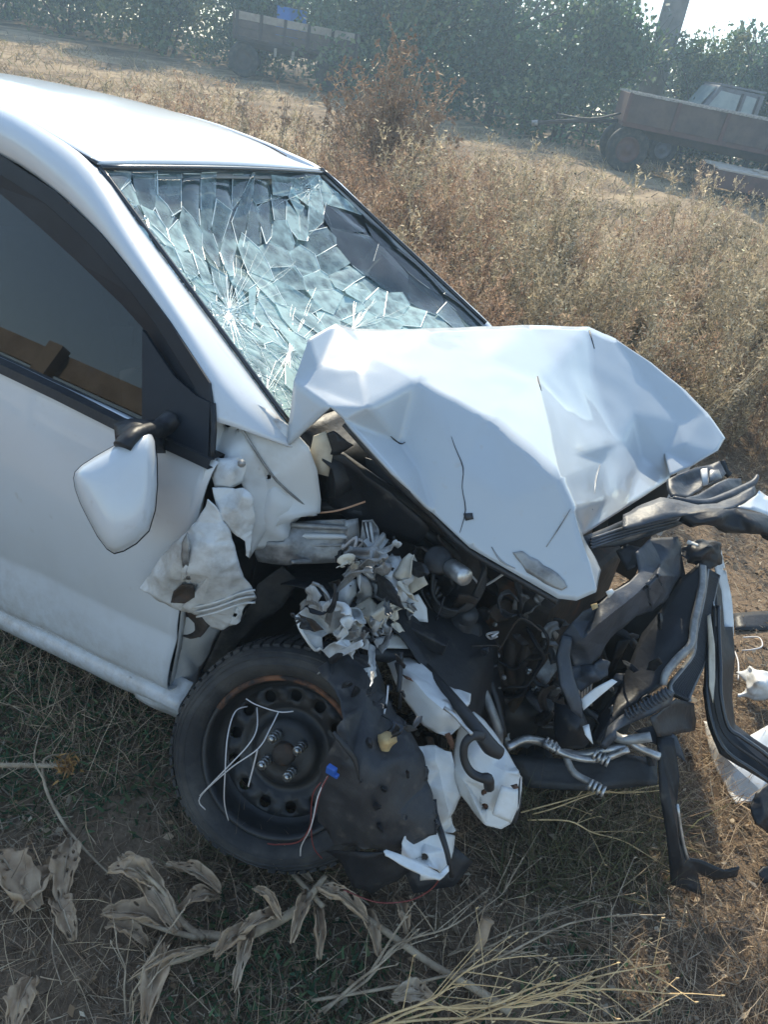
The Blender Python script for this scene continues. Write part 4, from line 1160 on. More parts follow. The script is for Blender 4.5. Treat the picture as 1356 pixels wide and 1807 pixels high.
# radial cracks running from the impacts and fine parallel splinter lines near the hood
def crack_line(p, q, r0):
    pts = []
    m_ = max(2, int(math.hypot(p[0] - q[0], p[1] - q[1]) / 16))
    for s_ in range(m_ + 1):
        f_ = s_ / m_; pts.append(lift(p[0] + (q[0] - p[0]) * f_ + rs_.gauss(0, 1.2), p[1] + (q[1] - p[1]) * f_ + rs_.gauss(0, 1.2), .003))
    crk.tube(pts, [r0 * .6 * (1 - .6 * k / m_) for k in range(m_ + 1)], n=4, k=1, cap=False)
for c_, cnt, L0, L1 in (((417, 530), 90, 25, 170), ((520, 610), 80, 30, 180), ((548, 330), 36, 12, 90), ((640, 560), 40, 20, 120), ((470, 690), 24, 20, 90)):
    for k in range(cnt):
        a = rs_.uniform(0, 2 * math.pi); L_ = rs_.uniform(L0, L1)
        e_ = (c_[0] + math.cos(a) * L_, c_[1] + math.sin(a) * L_ * .8)
        if inside(e_, quad): crack_line(c_, e_, rs_.uniform(.0006, .0013))
for k in range(200):
    f_ = rs_.random(); x_ = 300 + 210 * f_ + rs_.uniform(0, 60); y_ = 470 + 250 * f_ + rs_.gauss(0, 14)
    e_ = (x_ + rs_.uniform(20, 70), y_ + rs_.uniform(10, 40))
    if inside(e_, quad) and inside((x_, y_), quad): crack_line((x_, y_), e_, .0008)
crk.build('crack_edges', crack_m, wind)['kind'] = 'stuff'
mb = MB()
for k in range(420):   # crumbs of glass along the near edge and at the impacts
    z_ = rs_.random()
    if z_ < .55:
        f_ = rs_.random(); x_, y_ = 205 + 295 * f_ + abs(rs_.gauss(0, 7)) + 6, 345 + 395 * f_ + rs_.gauss(0, 6)
    elif z_ < .75: x_, y_ = 548 + rs_.gauss(0, 13), 325 + rs_.gauss(0, 12)
    else: x_, y_ = 417 + rs_.gauss(0, 20), 540 + rs_.gauss(0, 20)
    if not inside((x_, y_), quad): continue
    r_ = rs_.uniform(.001, .0035)
    mb.box(lift(x_, y_, .003), (r_ * 2, r_ * 1.5, r_), Matrix.Rotation(rs_.uniform(0, 6), 3, Vector((rs_.gauss(0, 1), rs_.gauss(0, 1), rs_.gauss(0, 1))).normalized()))
mb.build('glass_crumbs', crack_m, wind)['kind'] = 'stuff'
box('rain_sensor', lift(543, 322, -.02), (.05, .05, .02), black_plastic, wind)

# ---- buckled hood
H = dict(a=(506, 789, -.66), c=(519, 673, -.62), d=(545, 598, -.55), e=(593, 571, -.42), e2=(625, 580, -.36), f=(690, 583, -.25), g0=(760, 580, -.08), g=(829, 578, .1), g2=(935, 574, .36), h=(1039, 577, .6), i=(1087, 598, .68), i2=(1150, 640, .73), j=(1210, 689, .74), j2=(1250, 730, .74), k=(1281, 773, .72), l=(1268, 795, .65),
         l2=(1226, 820, .56), l3=(1185, 838, .46), m1=(1174, 799, 0.33), m=(1184, 845, 0.3), m2=(1110, 893, 0.04), n=(1030, 944, -0.27), o=(1061, 1006, -0.36), p=(1052, 1045, -0.39), q=(1018, 1060, -0.42), q2=(985, 1056, -0.44), r=(926, 1022, -0.48), s=(829, 966, -0.525), t=(764, 905, -0.565), u2=(693, 835, -0.6), v=(609, 742, -.64), b=(583, 718, -.645))
Hi = dict(A=(706, 781, -0.6), A1=(650, 720, -0.59), A0=(635, 655, -.42), B=(950, 668, .10), Cc=(987, 847, -0.28), Dd=(1012, 899, -0.31), Ee=(1038, 985, -0.365), F1=(648, 626, -0.385), F2=(738, 673, -0.41), F3=(868, 744, -0.4), G=(1000, 718, 0.3), G1=(1010, 800, 0), G2=(1048, 679, .42), G0=(985, 640, .30), H1=(1132, 806, 0.29), H2=(1060, 818, 0.02), I1=(1126, 653, .60), I2=(1197, 745, .53), I3=(1210, 785, .44), J1=(1120, 730, .36), E=(797, 773, -0.5), E2=(816, 828, -0.515), E3=(818, 905, -0.53), K1=(900, 880, -0.45), K2=(930, 960, -0.455), L1=(860, 640, .03), L2=(720, 620, -0.24), L3=(880, 690, -0.15), c1=(560, 650, -.57), c2=(575, 690, -.61), M1=(1070, 880, -0.07), s2=(740, 830, -0.575), S3=(1090, 780, 0.2))
def on_plane(keys, A_, B_, C_, src):      # lay these hood points on the plane of one folded face
    nn = (B_ - A_).cross(C_ - A_)
    for k in keys.split():
        d_ = src[k]; src[k] = (d_[0], d_[1], PP(d_[0], d_[1], A_, nn).y)
F3p = P(868, 744, -.365)
on_plane('F1 F2 F3 Cc L1 L2 L3', P(593, 571, -.42), P(829, 578, .10), F3p, Hi)
on_plane('f g0', P(593, 571, -.42), P(829, 578, .10), F3p, H)
Dp = (P(*Hi['F2']), P(*Hi['Cc']), P(829, 966, -.525))
on_plane('E E2 E3 K1 K2 s2 A Dd Ee', *Dp, Hi); on_plane('s r q2 q p t', *Dp, H)
for k, y_ in dict(A0=-.53, A1=-.605, B=.07, G=.14, G1=-.12, G2=.44, G0=.26, H1=.50, H2=.13, S3=.36, J1=.53, M1=.02, I1=.68, I2=.64, I3=.58).items(): Hi[k] = (*Hi[k][:2], y_)
for k, y_ in dict(m=.52, m1=.54, m2=.17, n=-.27, o=-.39, u2=-.615).items(): H[k] = (*H[k][:2], y_)
ok_, ik = list(H), list(Hi)
ix = {k: i for i, k in enumerate(ok_ + ik)}
fold = ['F1 F2 F3 Cc', 'B Cc Dd Ee p', 'g L1 B', 'h G2 G', 'A0 A1 A', 'E E2 E3 s', 'm1 H1 H2 G1', 'I1 I2 I3', 'b c2 A1', 'd c1 c2', 'e F1', 'G G1 Cc', 'Dd n', 'i I1']
hood = skin('hood', [H[k] for k in ok_], hoodpaint, car, inner=[Hi[k] for k in ik], folds=[[ix[k] for k in f.split()] for f in fold], th=.006, sub=3, smooth=1, crumple=.0025, cf=7, sharp=False)
from mathutils.bvhtree import BVHTree
_hb = BVHTree.FromPolygons([v.co.copy() for v in hood.data.vertices], [tuple(p.vertices) for p in hood.data.polygons])
def hood_near(px, py, y_=0, lift_=.0015):    # point on the finished hood skin under a pixel
    d_ = ray(px, py).normalized(); hit = _hb.ray_cast(CAM, d_)
    return (hit[0] - d_ * lift_) if hit[0] else P(px, py, y_)
def on_hood(L, lift_=.003): return [(a, b, hood_near(a, b, c_, lift_).y) for a, b, c_ in L]
# split paint along the sharp folds
def hood_strip(name, pts, r, m, flat=.4):
    tube(name, [hood_near(*p) for p in pts], r, m, hood, n=6, k=3, flat=flat)
hood_strip('paint_crack', [(797, 770, -.505), (804, 790, -.51), (818, 826, -.522), (816, 860, -.53), (822, 900, -.538), (812, 940, -.535)], [.0004, .0009, .0013, .0008, .0013, .0005], dark_metal)
hood_strip('paint_crack', [(949, 664, .092), (956, 690, .04)], [.003, .0015], dark_metal)
hood_strip('paint_crack', [(1041, 583, .585), (1050, 615, .51)], [.003, .0015], dark_metal)
hood_strip('paint_crack', [(690, 770, -.602), (706, 783, -.607), (716, 780, -.603)], [.001, .003, .001], dark_metal)
hood_strip('paint_crack', [(1060, 820, .01), (1052, 850, -.06), (1046, 900, -.17)], [.001, .0025, .002], grey_metal)
hood_strip('paint_crack', [(1008, 898, -.32), (985, 935, -.40), (965, 965, -.44)], [.001, .0018, .001], grey_metal)
hood_strip('paint_crack', [(868, 965, -.505), (885, 990, -.50), (910, 1003, -.49)], [.001, .0025, .001], grey_metal)
skin('bare_metal_scar', on_hood([(905, 975, -.475), (922, 972, -.47), (950, 988, -.455), (985, 1012, -.43), (1002, 1036, -.43), (992, 1042, -.435), (962, 1030, -.455), (930, 1010, -.475)]), grey_metal, hood, th=.002, sub=2, tear=1.5, seed=3)
skin('paint_hole', on_hood([(818, 906, -.542), (834, 905, -.535), (836, 916, -.535), (822, 919, -.54)]), dark_metal, hood, th=.002, sub=1)
# underside frame along the near edge
tube('hood_rim', [P(p[0], p[1] + 5, p[2] + .012) for p in (H['v'], H['u2'], H['t'], H['s'], H['r'], H['q2'])], .009, dark_metal, hood, n=6, k=3)

# ================================================================== wrecked front end (parts of the car)
z2 = Z(430, 800, 2.379); z3 = Z(850, 800, 2.68); z6b = Z(640, 1120, 3.928); z1 = Z(300, 1050, 2.086); z4 = Z(1100, 820, 5.297); z5 = Z(600, 1350, 1.794)

# ---- cowl side panel under the pillar, with punched holes
skin('cowl_side_panel', [(378, 690, -.735), (420, 700, -.70), (470, 720, -.66), (512, 752, -.64), (545, 790, -.64), (560, 830, -.62), (566, 880, -.60), (565, 905, -.60), (520, 915, -.66), (470, 935, -.70), (440, 985, -.725), (436, 930, -.735), (440, 880, -.74), (425, 850, -.75), (400, 812, -.765), (374, 815, -.77)],
     inner_white, car, inner=[(440, 780, -.72), (500, 830, -.67), (470, 870, -.69), (520, 880, -.645), (478, 845, -.69)],
     folds=[(2, 18), (18, 7)][:0], holes=[(402, 748, 7), (474, 841, 4.5), (420, 758, 2.0)], th=.004, sub=2, smooth=3, crumple=.004, cf=6)
tube('panel_seam', [P(396, 705, -.728), P(440, 778, -.722), P(490, 850, -.682), P(556, 905, -.605)], .003, grey_metal, car, n=6, k=4)
skin('shock_tower', z2([(10, 260, -.72), (60, 170, -.70), (120, 120, -.68), (240, 190, -.63), (310, 250, -.60), (240, 260, -.62), (200, 300, -.63), (190, 380, -.64), (150, 380, -.66), (40, 400, -.71)]), inner_white, car, inner=z2([(130, 250, -.69), (170, 330, -.67), (90, 320, -.70)]), sub=2, smooth=2, crumple=.012, cf=12, seed=4)
skin('hinge_bracket', [(553, 770, -.61), (575, 762, -.60), (588, 800, -.585), (580, 840, -.59), (562, 835, -.60), (548, 795, -.612)], cream, car, th=.005, sub=1, crumple=.004)

# ---- torn fender remnants beside the door
skin('fender_bracket', z6([(770, 300, -.79), (850, 290, -.775), (880, 285, -.77), (915, 330, -.765), (890, 410, -.775), (830, 440, -.80), (760, 430, -.81), (745, 380, -.80)]), torn, car, inner=z6([(830, 370, -.81)]), holes=[(427, 818, 4)], sub=2, crumple=.004, cf=15, seed=1)
mb = MB(); q = P(426, 818, -.785)
mb.tube([q, q + Vector((.01, -.012, .008))], .009, n=8, k=1); mb.tube([q, q + Vector((.018, -.022, .014))], .005, n=8, k=1)
mb.build('bracket_bolt', grey_metal, car, True)
skin('fender_fragment', z6([(750, 435, -.82), (890, 440, -.80), (935, 490, -.79), (945, 600, -.78), (930, 680, -.785), (920, 770, -.79), (905, 760, -.795), (900, 690, -.80), (830, 640, -.825), (790, 590, -.835), (760, 510, -.83)]), torn, car, inner=z6([(860, 540, -.825), (890, 480, -.815), (920, 600, -.795)]), folds=[(1, 12), (11, 13)], sub=3, smooth=1, crumple=.007, cf=16, seed=2, tear=1)
skin('fender_fragment', z6([(400, 915, -.885), (450, 850, -.88), (510, 765, -.87), (590, 690, -.865), (640, 640, -.86), (690, 560, -.85), (730, 490, -.84), (760, 520, -.84), (830, 640, -.83), (860, 760, -.82), (890, 850, -.81), (930, 900, -.79), (955, 955, -.775), (900, 1000, -.78), (870, 1070, -.785), (790, 1112, -.79), (745, 1100, -.80), (690, 1040, -.82), (600, 1020, -.845), (540, 1000, -.86), (470, 950, -.88)]),
     torn, car, inner=z6([(600, 760, -.90), (600, 880, -.87), (640, 700, -.875), (625, 820, -.885), (650, 930, -.835), (750, 700, -.865), (740, 850, -.87), (700, 980, -.85), (800, 950, -.825), (860, 930, -.81), (540, 850, -.895), (600, 960, -.85), (860, 1000, -.79), (750, 1030, -.815)]),
     folds=[(4, 23, 24, 25), (3, 21, 22), (27, 28, 29, 30), (18, 27)], sub=3, smooth=1, crumple=.010, cf=14, seed=5, tear=1.2, holes=[(330, 1045, 9), (415, 1085, 3.5)])
skin('fender_fragment', z6([(600, 700, -.895), (622, 650, -.89), (636, 700, -.892), (628, 820, -.888), (640, 880, -.87), (606, 880, -.88), (600, 800, -.90)]), grey_metal, car, sub=2, crumple=.006, cf=20, seed=6)
for k in range(3):
    tube('fender_flange', [P(*p) for p in z6([(650 + 10 * k, 1010 + 22 * k, -.85 + .004 * k), (760, 985 + 24 * k, -.838), (880, 940 + 26 * k, -.812), (950, 925 + 30 * k, -.79)])], .0028, torn, car, n=6, k=4)
skin('torn_cavity', z6([(590, 1030, -.80), (640, 1020, -.80), (700, 1060, -.79), (735, 1095, -.785), (690, 1150, -.79), (640, 1160, -.795), (585, 1140, -.80)]), rusty, car, inner=z6([(640, 1090, -.76)]), sub=2, crumple=.006, cf=25, seed=7)
skin('torn_cavity', z6([(545, 985, -.868), (560, 930, -.872), (600, 900, -.875), (655, 905, -.87), (660, 960, -.86), (610, 990, -.862)]), rusty, car, inner=z6([(610, 940, -.85)]), sub=2, crumple=.004, cf=25, seed=8)

# ---- wheel arch
rows = []
for a in np.linspace(-20, 200, 16):
    row = []
    for k, y in enumerate((-.66, -.58, -.48, -.38)):
        r_ = .36 + .015 * math.sin(a * .13 + k)
        row.append(Vector((-.06 - math.cos(R(a)) * r_, y - .02 * noise.noise(Vector((a * .05, k, 0))), .30 + math.sin(R(a)) * r_ * .92)))
    rows.append(row)
grid('arch_liner', rows, black_plastic, car, k=2, solid=.004)
skin('arch_lip', z6([(700, 1310, -.73), (790, 1115, -.745), (880, 1070, -.74), (940, 980, -.72), (960, 900, -.70), (1080, 810, -.66), (1160, 880, -.62), (1080, 1000, -.66), (940, 1110, -.69), (830, 1220, -.71), (740, 1330, -.72)]), rubber, car, inner=z6([(1050, 900, -.67), (900, 1080, -.70)]), sub=2, smooth=2, crumple=.006)

# ---- wheel, leaning hard with its tyre flat
wheel = bpy.data.objects.new('wheel', None); COL.objects.link(wheel); wheel.parent = car
WC = P(497, 1334, -.862); WN = Vector((.22, -.84, .46)).normalized()
we1 = Vector((0, 0, 1)); we1 = (we1 - WN * we1.dot(WN)).normalized(); we2 = WN.cross(we1)
def wpt(a, r_, h): return WC + (we1 * math.cos(a) + we2 * math.sin(a)) * r_ * .93 + WN * h * .95
def lathe(name, prof_, m, parent, n=56, fn=wpt, flatten=False, arc=None):
    V, Fc = [], []
    angs = np.linspace(*(arc or (0, 2 * math.pi)), n + 1)
    for a in angs[:-1] if not arc else angs:
        for r_, h in prof_:
            p = fn(a, r_, h)
            if flatten:
                q_ = max(0, (r_ - .2) / .09); p = p + WN * (.016 * q_ * noise.noise(Vector((math.cos(a) * 1.6, math.sin(a) * 1.6, 3)))) + (p - WC) * (.05 * q_ * noise.noise(Vector((math.cos(a) * 1.3, math.sin(a) * 1.3, 8))))
            if flatten and p.z < .055:
                p = p + (WN * .35 * (.055 - p.z)); p.z = .055 - (.055 - p.z) * .3
            V.append(p)
    k = len(prof_); nn = n if not arc else n + 1
    for i in range(n):
        for j in range(k - 1):
            i2 = (i + 1) % nn
            Fc.append((i * k + j, i2 * k + j, i2 * k + j + 1, i * k + j + 1))
    return mk(name, V, Fc, m, parent, True)
tyre_prof = [(.198, -.12), (.215, -.145), (.25, -.155), (.276, -.13), (.284, -.10), (.287, -.05), (.284, .0), (.277, .024), (.265, .038), (.250, .046), (.235, .046), (.221, .038), (.206, .022), (.198, .006)]
tyre = lathe('tyre', tyre_prof, rubber, wheel, flatten=True)
for rr_, hh in ((.268, .0365), (.256, .0445), (.238, .0475)): lathe('sidewall_ring', [(rr_ - .0025, hh - .001), (rr_, hh + .0025), (rr_ + .0025, hh - .001)], rubber, tyre, flatten=True)
mb = MB()
for i in range(66):   # tread blocks round the shoulder
    a0 = 2 * math.pi * i / 66
    for h0, h1 in ((-.115, -.075), (-.065, -.025), (-.015, .020)):
        wb = .05 * noise.noise(Vector((math.cos(a0) * 1.3, math.sin(a0) * 1.3, 8)))
        pts = [(lambda q_: q_ + (q_ - WC) * wb)(wpt(a0 + da, .285 if h_ < .01 else .279, h_)) for da, h_ in ((0, h0), (.065, h0), (.065, h1), (0, h1))]
        up_ = [(p - WC).normalized() * .007 for p in pts]
        V = pts + [p + u_ for p, u_ in zip(pts, up_)]
        if min(p.z for p in V) < .06: continue
        mb.add(V, [(4, 5, 6, 7), (0, 1, 5, 4), (1, 2, 6, 5), (2, 3, 7, 6), (3, 0, 4, 7)])
mb.build('tread', rubber, tyre)['kind'] = 'stuff'
rim = lathe('rim', [(.198, .006), (.204, .018), (.200, .024), (.192, .020), (.188, .004), (.184, -.02), (.178, -.035), (.168, -.042)], rim_m, wheel)
lathe('rust_band', [(.2045, .0195), (.2005, .0255), (.192, .0222), (.1895, .010), (.1865, -.006)], rust_m, rim, n=26, arc=(R(-80), R(70)))
# steel disc with a ring of round holes
ring2 = []
for i in range(48): a = 2 * math.pi * i / 48; ring2.append((.169 * math.cos(a), .169 * math.sin(a)))
pts2 = list(ring2); ed2 = [(i, (i + 1) % 48) for i in range(48)]; hc = []
for i in range(13):
    a = 2 * math.pi * i / 13 + .12; c_ = (.143 * math.cos(a), .143 * math.sin(a)); b0 = len(pts2); hp = []
    for s in range(10): hp.append((c_[0] + .0155 * math.cos(s * .6283), c_[1] + .0155 * math.sin(s * .6283)))
    pts2 += hp; ed2 += [(b0 + s, b0 + (s + 1) % 10) for s in range(10)]; hc.append(hp)
for rr_ in (.122, .112, .10, .085, .075, .06, .045, .03):
    for i in range(32): a = 2 * math.pi * i / 32; pts2.append((rr_ * math.cos(a), rr_ * math.sin(a)))
vs, es, fs, ov, oe, of = delaunay_2d_cdt([Vector(p) for p in pts2], ed2, [], 0, 1e-6)
def disc_h(r_):
    return float(np.interp(r_, [0, .035, .045, .075, .085, .10, .112, .122, .169], [-.022, -.022, -.030, -.030, -.040, -.060, -.056, -.046, -.042]))
bm = bmesh.new(); bv = []
for v in vs:
    r_ = math.hypot(v[0], v[1]); bv.append(bm.verts.new(wpt(math.atan2(v[1], v[0]), r_, disc_h(r_))))
for f in fs:
    c_ = sum((Vector(vs[i]) for i in f), Vector((0, 0))) / len(f)
    if c_.length < .169 and not any(inside(c_, h) for h in hc): bm.faces.new([bv[i] for i in f])
bm_obj('rim_disc', bm, rim_m, rim, True, solid=.004)
lathe('brake_disc', [(.02, -.085), (.15, -.085), (.165, -.088), (.165, -.11)], rusty, wheel, n=32)
lathe('hub', [(.0, -.008), (.024, -.008), (.030, -.014), (.032, -.032)], rusty, wheel, n=20)
for i in range(4):
    a = R(40) + i * math.pi / 2
    c_ = wpt(a, .05, -.030)
    b = bpy.data.objects.new('wheel_bolt', None)
    mb = MB()
    for (r0, r1, h0, h1) in ((.013, .013, .0, .014), (.0095, .0095, .014, .018), (.012, .012, .018, .030), (.009, .009, .030, .034), (.0115, .0115, .034, .047), (.008, .005, .047, .052)):
        mb.tube([c_ + WN * h0, c_ + WN * h1], [r0, r1], n=8, k=1)
    mb.build('wheel_bolt', chrome, wheel, True)
# plain wheels at the other corners, hidden behind the car
def spare_wheel(c0, sgn):
    w = bpy.data.objects.new('wheel', None); COL.objects.link(w); w.parent = car
    f_ = lambda a, r_, h: Vector(c0) + Vector((math.cos(a) * r_, sgn * h, math.sin(a) * r_))
    lathe('tyre', tyre_prof, rubber, w, n=32, fn=f_); lathe('rim', [(.198, .006), (.19, .02), (.17, -.04), (.05, -.03), (.0, -.02)], rim_m, w, n=32, fn=f_)
spare_wheel((-2.634, -.78, .22), -1); spare_wheel((-2.634, .78, .40), 1); spare_wheel((.0, .74, .36), 1)

# ---- black liner torn down over the wheel
skin('torn_liner', [(600, 1148, -.80), (650, 1170, -.79), (700, 1260, -.80), (745, 1330, -.84), (772, 1420, -.87), (770, 1470, -.89), (735, 1485, -.92), (690, 1500, -.95), (640, 1498, -.98), (590, 1485, -.99), (560, 1450, -.99), (552, 1400, -.985), (566, 1350, -.975), (590, 1310, -.965), (606, 1270, -.94), (590, 1220, -.90), (560, 1180, -.86)],
     mat('dusty_black_liner', (.018, .019, .022), .55, col2=(.045, .044, .043), scale=18, lo=.45, hi=.8, bump=.35, bscale=30, col3=(.09, .08, .068), scale3=30, lo3=.6, hi3=.8), car, inner=[(640, 1250, -.88), (660, 1350, -.955), (640, 1420, -.985), (700, 1430, -.94), (620, 1340, -.965)], folds=[(14, 21, 17)], th=.004, sub=3, smooth=2, crumple=.009, cf=8, seed=11, tear=3.0)
tube('liner_tear', [P(588, 1292, -.972), P(612, 1320, -.977), P(628, 1345, -.972), P(634, 1376, -.975)], [.004, .006, .005, .001], hose_m, car, n=6, k=3, flat=.4)
skin('liner_rag', [(580, 1500, -.96), (640, 1500, -.97), (700, 1500, -.93), (740, 1530, -.90), (660, 1570, -.955), (625, 1560, -.975), (610, 1530, -.975)], black_plastic, car, inner=[(660, 1530, -.96)], sub=2, crumple=.012, cf=12, seed=12)
skin('liner_rag', [(700, 1500, -.86), (790, 1480, -.80), (835, 1520, -.78), (800, 1560, -.82), (730, 1575, -.88)], black_plastic, car, sub=2, crumple=.012, cf=12, seed=13)

# ---- white front rail, peeled out
skin('rail_section', z6b([(165, 185, -0.660), (230, 155, -0.650), (330, 160, -0.640), (440, 230, -0.660), (540, 310, -0.670), (640, 370, -0.670), (750, 410, -0.670), (745, 480, -0.680), (690, 540, -0.700), (690, 600, -0.720), (660, 650, -0.740), (600, 712, -0.760), (520, 680, -0.760), (430, 625, -0.760), (370, 540, -0.750), (270, 400, -0.730), (230, 330, -0.710)]),
     inner_white, car, inner=z6b([(350, 310, -0.735), (450, 430, -0.755), (560, 520, -0.770), (300, 240, -0.690), (470, 330, -0.700), (600, 470, -0.730)]), folds=[(16, 17, 18, 19, 9), (1, 20, 21, 22, 8)], sub=3, smooth=2, crumple=.006, cf=9, seed=14)
skin('rail_section', z6b([(690, 560, -0.690), (770, 535, -0.660), (850, 610, -0.650), (900, 665, -0.650), (990, 800, -0.650), (1060, 920, -0.660), (1105, 985, -0.680), (1100, 1080, -0.690), (1080, 1200, -0.710), (1030, 1305, -0.730), (960, 1345, -0.750), (860, 1320, -0.770), (780, 1230, -0.770), (690, 1110, -0.770), (640, 990, -0.760), (620, 900, -0.750), (635, 800, -0.730), (655, 720, -0.710)]),
     inner_white, car, inner=z6b([(830, 740, -0.715), (900, 900, -0.720), (990, 950, -0.715), (1090, 960, -0.690), (760, 850, -0.750), (850, 1050, -0.765), (930, 1060, -0.750), (820, 1250, -0.785), (700, 1000, -0.775)]), folds=[(1, 18, 19, 20, 21), (14, 26, 25), (17, 22)], sub=3, smooth=2, crumple=.004, cf=9, seed=15, holes=[(640 + 850 / 3.928, 1120 + 1190 / 3.928, 6.5), (640 + 845 / 3.928, 1120 + 1085 / 3.928, 5.5)])
skin('rail_end_plate', z6b([(965, 1050, -0.760), (1080, 1080, -0.745), (1078, 1200, -0.755), (1032, 1305, -0.765), (905, 1250, -0.785)]), plastic_w, car, sub=2, th=.006, crumple=.002)
skin('rail_flange', z6b([(1098, 975, -0.685), (1108, 1000, -0.675), (1105, 1170, -0.695), (1070, 1310, -0.715), (1030, 1310, -0.735), (1080, 1180, -0.715)]), dark_metal, car, sub=2)
for c_ in ((845, 1085), (850, 1190)):
    q = P(640 + c_[0] / 3.928, 1120 + c_[1] / 3.928, -.755)
    mb = MB(); mb.tube([q, q + Vector((.0, .02, -.01))], .010, n=10, k=1); mb.build('rusty_stud', rust_m, car, True)
skin('rust_spot', z6b([(570, 690, -0.772), (600, 680, -0.772), (620, 710, -0.774), (640, 770, -0.776), (620, 800, -0.780), (590, 740, -0.780)]), rust_m, car, sub=1, crumple=.004)
skin('rust_spot', z6b([(1030, 1045, -0.755), (1075, 1035, -0.745), (1085, 1065, -0.745), (1050, 1070, -0.755)]), rust_m, car, sub=1)
skin('rust_spot', z6b([(255, 262, -0.725), (330, 300, -0.740), (350, 325, -0.745), (300, 300, -0.740)]), rust_m, car, sub=1)
tube('rubber_hose', [P(*p) for p in z6b([(390, 175, -0.605), (480, 270, -0.655), (590, 400, -0.700), (690, 520, -0.735), (770, 620, -0.755), (830, 700, -0.760), (890, 780, -0.755), (960, 825, -0.745)])], [.011, .011, .012, .013, .014, .016, .018, .013], hose_m, car, n=10, k=4)
tube('rubber_hose', [P(*p) for p in z6b([(830, 700, -0.765), (760, 705, -0.790), (710, 760, -0.805), (705, 860, -0.810), (750, 950, -0.810), (820, 990, -0.805), (870, 1000, -0.800), (880, 1060, -0.790)])], [.011, .009, .0085, .0085, .009, .0095, .012, .011], hose_m, car, n=10, k=4)
tube('cable_strip', [P(*p) for p in z6b([(265, 120, -0.720), (262, 260, -0.745), (250, 400, -0.770)])], .006, hose_m, car, n=6, k=3)
tube('cable_strip', [P(*p) for p in z6b([(565, 505, -0.785), (640, 560, -0.785), (700, 630, -0.790), (760, 690, -0.800)])], .004, alu, car, n=6, k=3)

# ---- torn white fender strip below the rail
skin('fender_strip', z6b([(365, 775, -.80), (500, 768, -.77), (560, 800, -.76), (615, 810, -.75), (635, 900, -.755), (640, 970, -.76), (675, 1110, -.765), (640, 1200, -.775), (610, 1250, -.78), (640, 1360, -.79), (620, 1375, -.80), (560, 1370, -.81), (520, 1260, -.82), (480, 1110, -.82), (440, 980, -.82), (400, 860, -.81)]),
     plastic_w, car, inner=z6b([(530, 940, -.80), (560, 1080, -.815), (600, 1240, -.81), (500, 870, -.80)]), folds=[(1, 19, 16, 17, 18), (14, 16)], sub=3, smooth=1, crumple=.006, cf=12, seed=16, tear=.8)
skin('fender_corner', z6b([(300, 1360, -.93), (345, 1368, -.91), (410, 1350, -.90), (415, 1280, -.88), (500, 1340, -.87), (555, 1400, -.87), (570, 1500, -.875), (590, 1610, -.885), (545, 1660, -.92), (520, 1630, -.925), (400, 1590, -.945), (270, 1530, -.955), (275, 1450, -.95)]), plastic_w, car, inner=z6b([(430, 1450, -.90)]), sub=3, smooth=1, crumple=.004, cf=10, seed=17, tear=.8, holes=[(640 + 430 / 3.928, 1120 + 1540 / 3.928, 7.5)])
skin('fender_corner', z6b([(550, 1370, -.83), (640, 1392, -.80), (625, 1500, -.81), (600, 1600, -.83), (575, 1600, -.85), (560, 1480, -.85)]), plastic_w, car, sub=2, crumple=.004, cf=10, seed=18)
skin('fender_lip', z6b([(145, 1500, -.985), (165, 1490, -.98), (280, 1530, -.97), (420, 1590, -.955), (540, 1655, -.935), (595, 1600, -.91), (600, 1640, -.915), (540, 1695, -.95), (400, 1705, -.97), (405, 1660, -.975), (260, 1590, -.985), (160, 1525, -.99)]), plastic_w, car, sub=2, smooth=1, th=.005, crumple=.002)
tube('cable_strip', [P(*p) for p in z6b([(480, 1150, -.84), (500, 1250, -.86), (550, 1390, -.885), (590, 1520, -.90), (620, 1680, -.90)])], [.012, .009, .007, .006, .005], hose_m, car, n=6, k=3, flat=.4)
skin('liner_rag', z6b([(410, 1160, -.85), (440, 1150, -.85), (480, 1130, -.84), (500, 1160, -.84), (520, 1260, -.845), (560, 1360, -.845), (500, 1340, -.87), (440, 1270, -.88), (410, 1230, -.87)]), black_plastic, car, sub=2, tear=2, seed=19)
skin('foam_lump', z6b([(95, 740, -.90), (110, 695, -.895), (170, 680, -.89), (230, 705, -.885), (240, 740, -.885), (190, 780, -.90), (160, 840, -.905), (125, 915, -.915), (118, 900, -.92), (135, 800, -.915)]), foam_y, car, inner=z6b([(160, 740, -.925)]), sub=2, smooth=1, th=.012, crumple=.005, cf=25, seed=20)
skin('primer_patch', z6b([(410, 990, -.825), (445, 1000, -.825), (470, 1070, -.825), (480, 1130, -.83), (430, 1160, -.84), (410, 1070, -.835)]), cream, car, sub=2, tear=.8, crumple=.003, seed=21)

# ---- crushed inner wing between tower and engine
skin('inner_wing_panel', z2([(190, 290, -.63), (300, 282, -.60), (430, 275, -.58), (440, 300, -.58), (445, 380, -.59), (440, 450, -.595), (300, 455, -.63), (180, 470, -.67), (60, 455, -.70), (35, 400, -.71), (60, 370, -.705), (170, 370, -.67)]), grey_metal, car, sub=2, smooth=1, crumple=.004, cf=10, seed=22)
for k, (ya, yb) in enumerate(((300, 315), (345, 350), (385, 385), (425, 415), (455, 445))):
    tube('panel_rib', [P(*p) for p in z2([(200 - 40 * k * (k < 4), ya, -.64 - .012 * k), (320, (ya + yb) / 2, -.612), (436, yb, -.592)])], [.006, .008, .006], inner_white if k % 2 else grey_metal, car, n=6, k=3)
skin('wing_edge', z2([(425, 280, -.59), (480, 272, -.57), (490, 350, -.575), (480, 450, -.58), (430, 455, -.60)]), grey_metal, car, sub=2, crumple=.006, cf=14, seed=23)
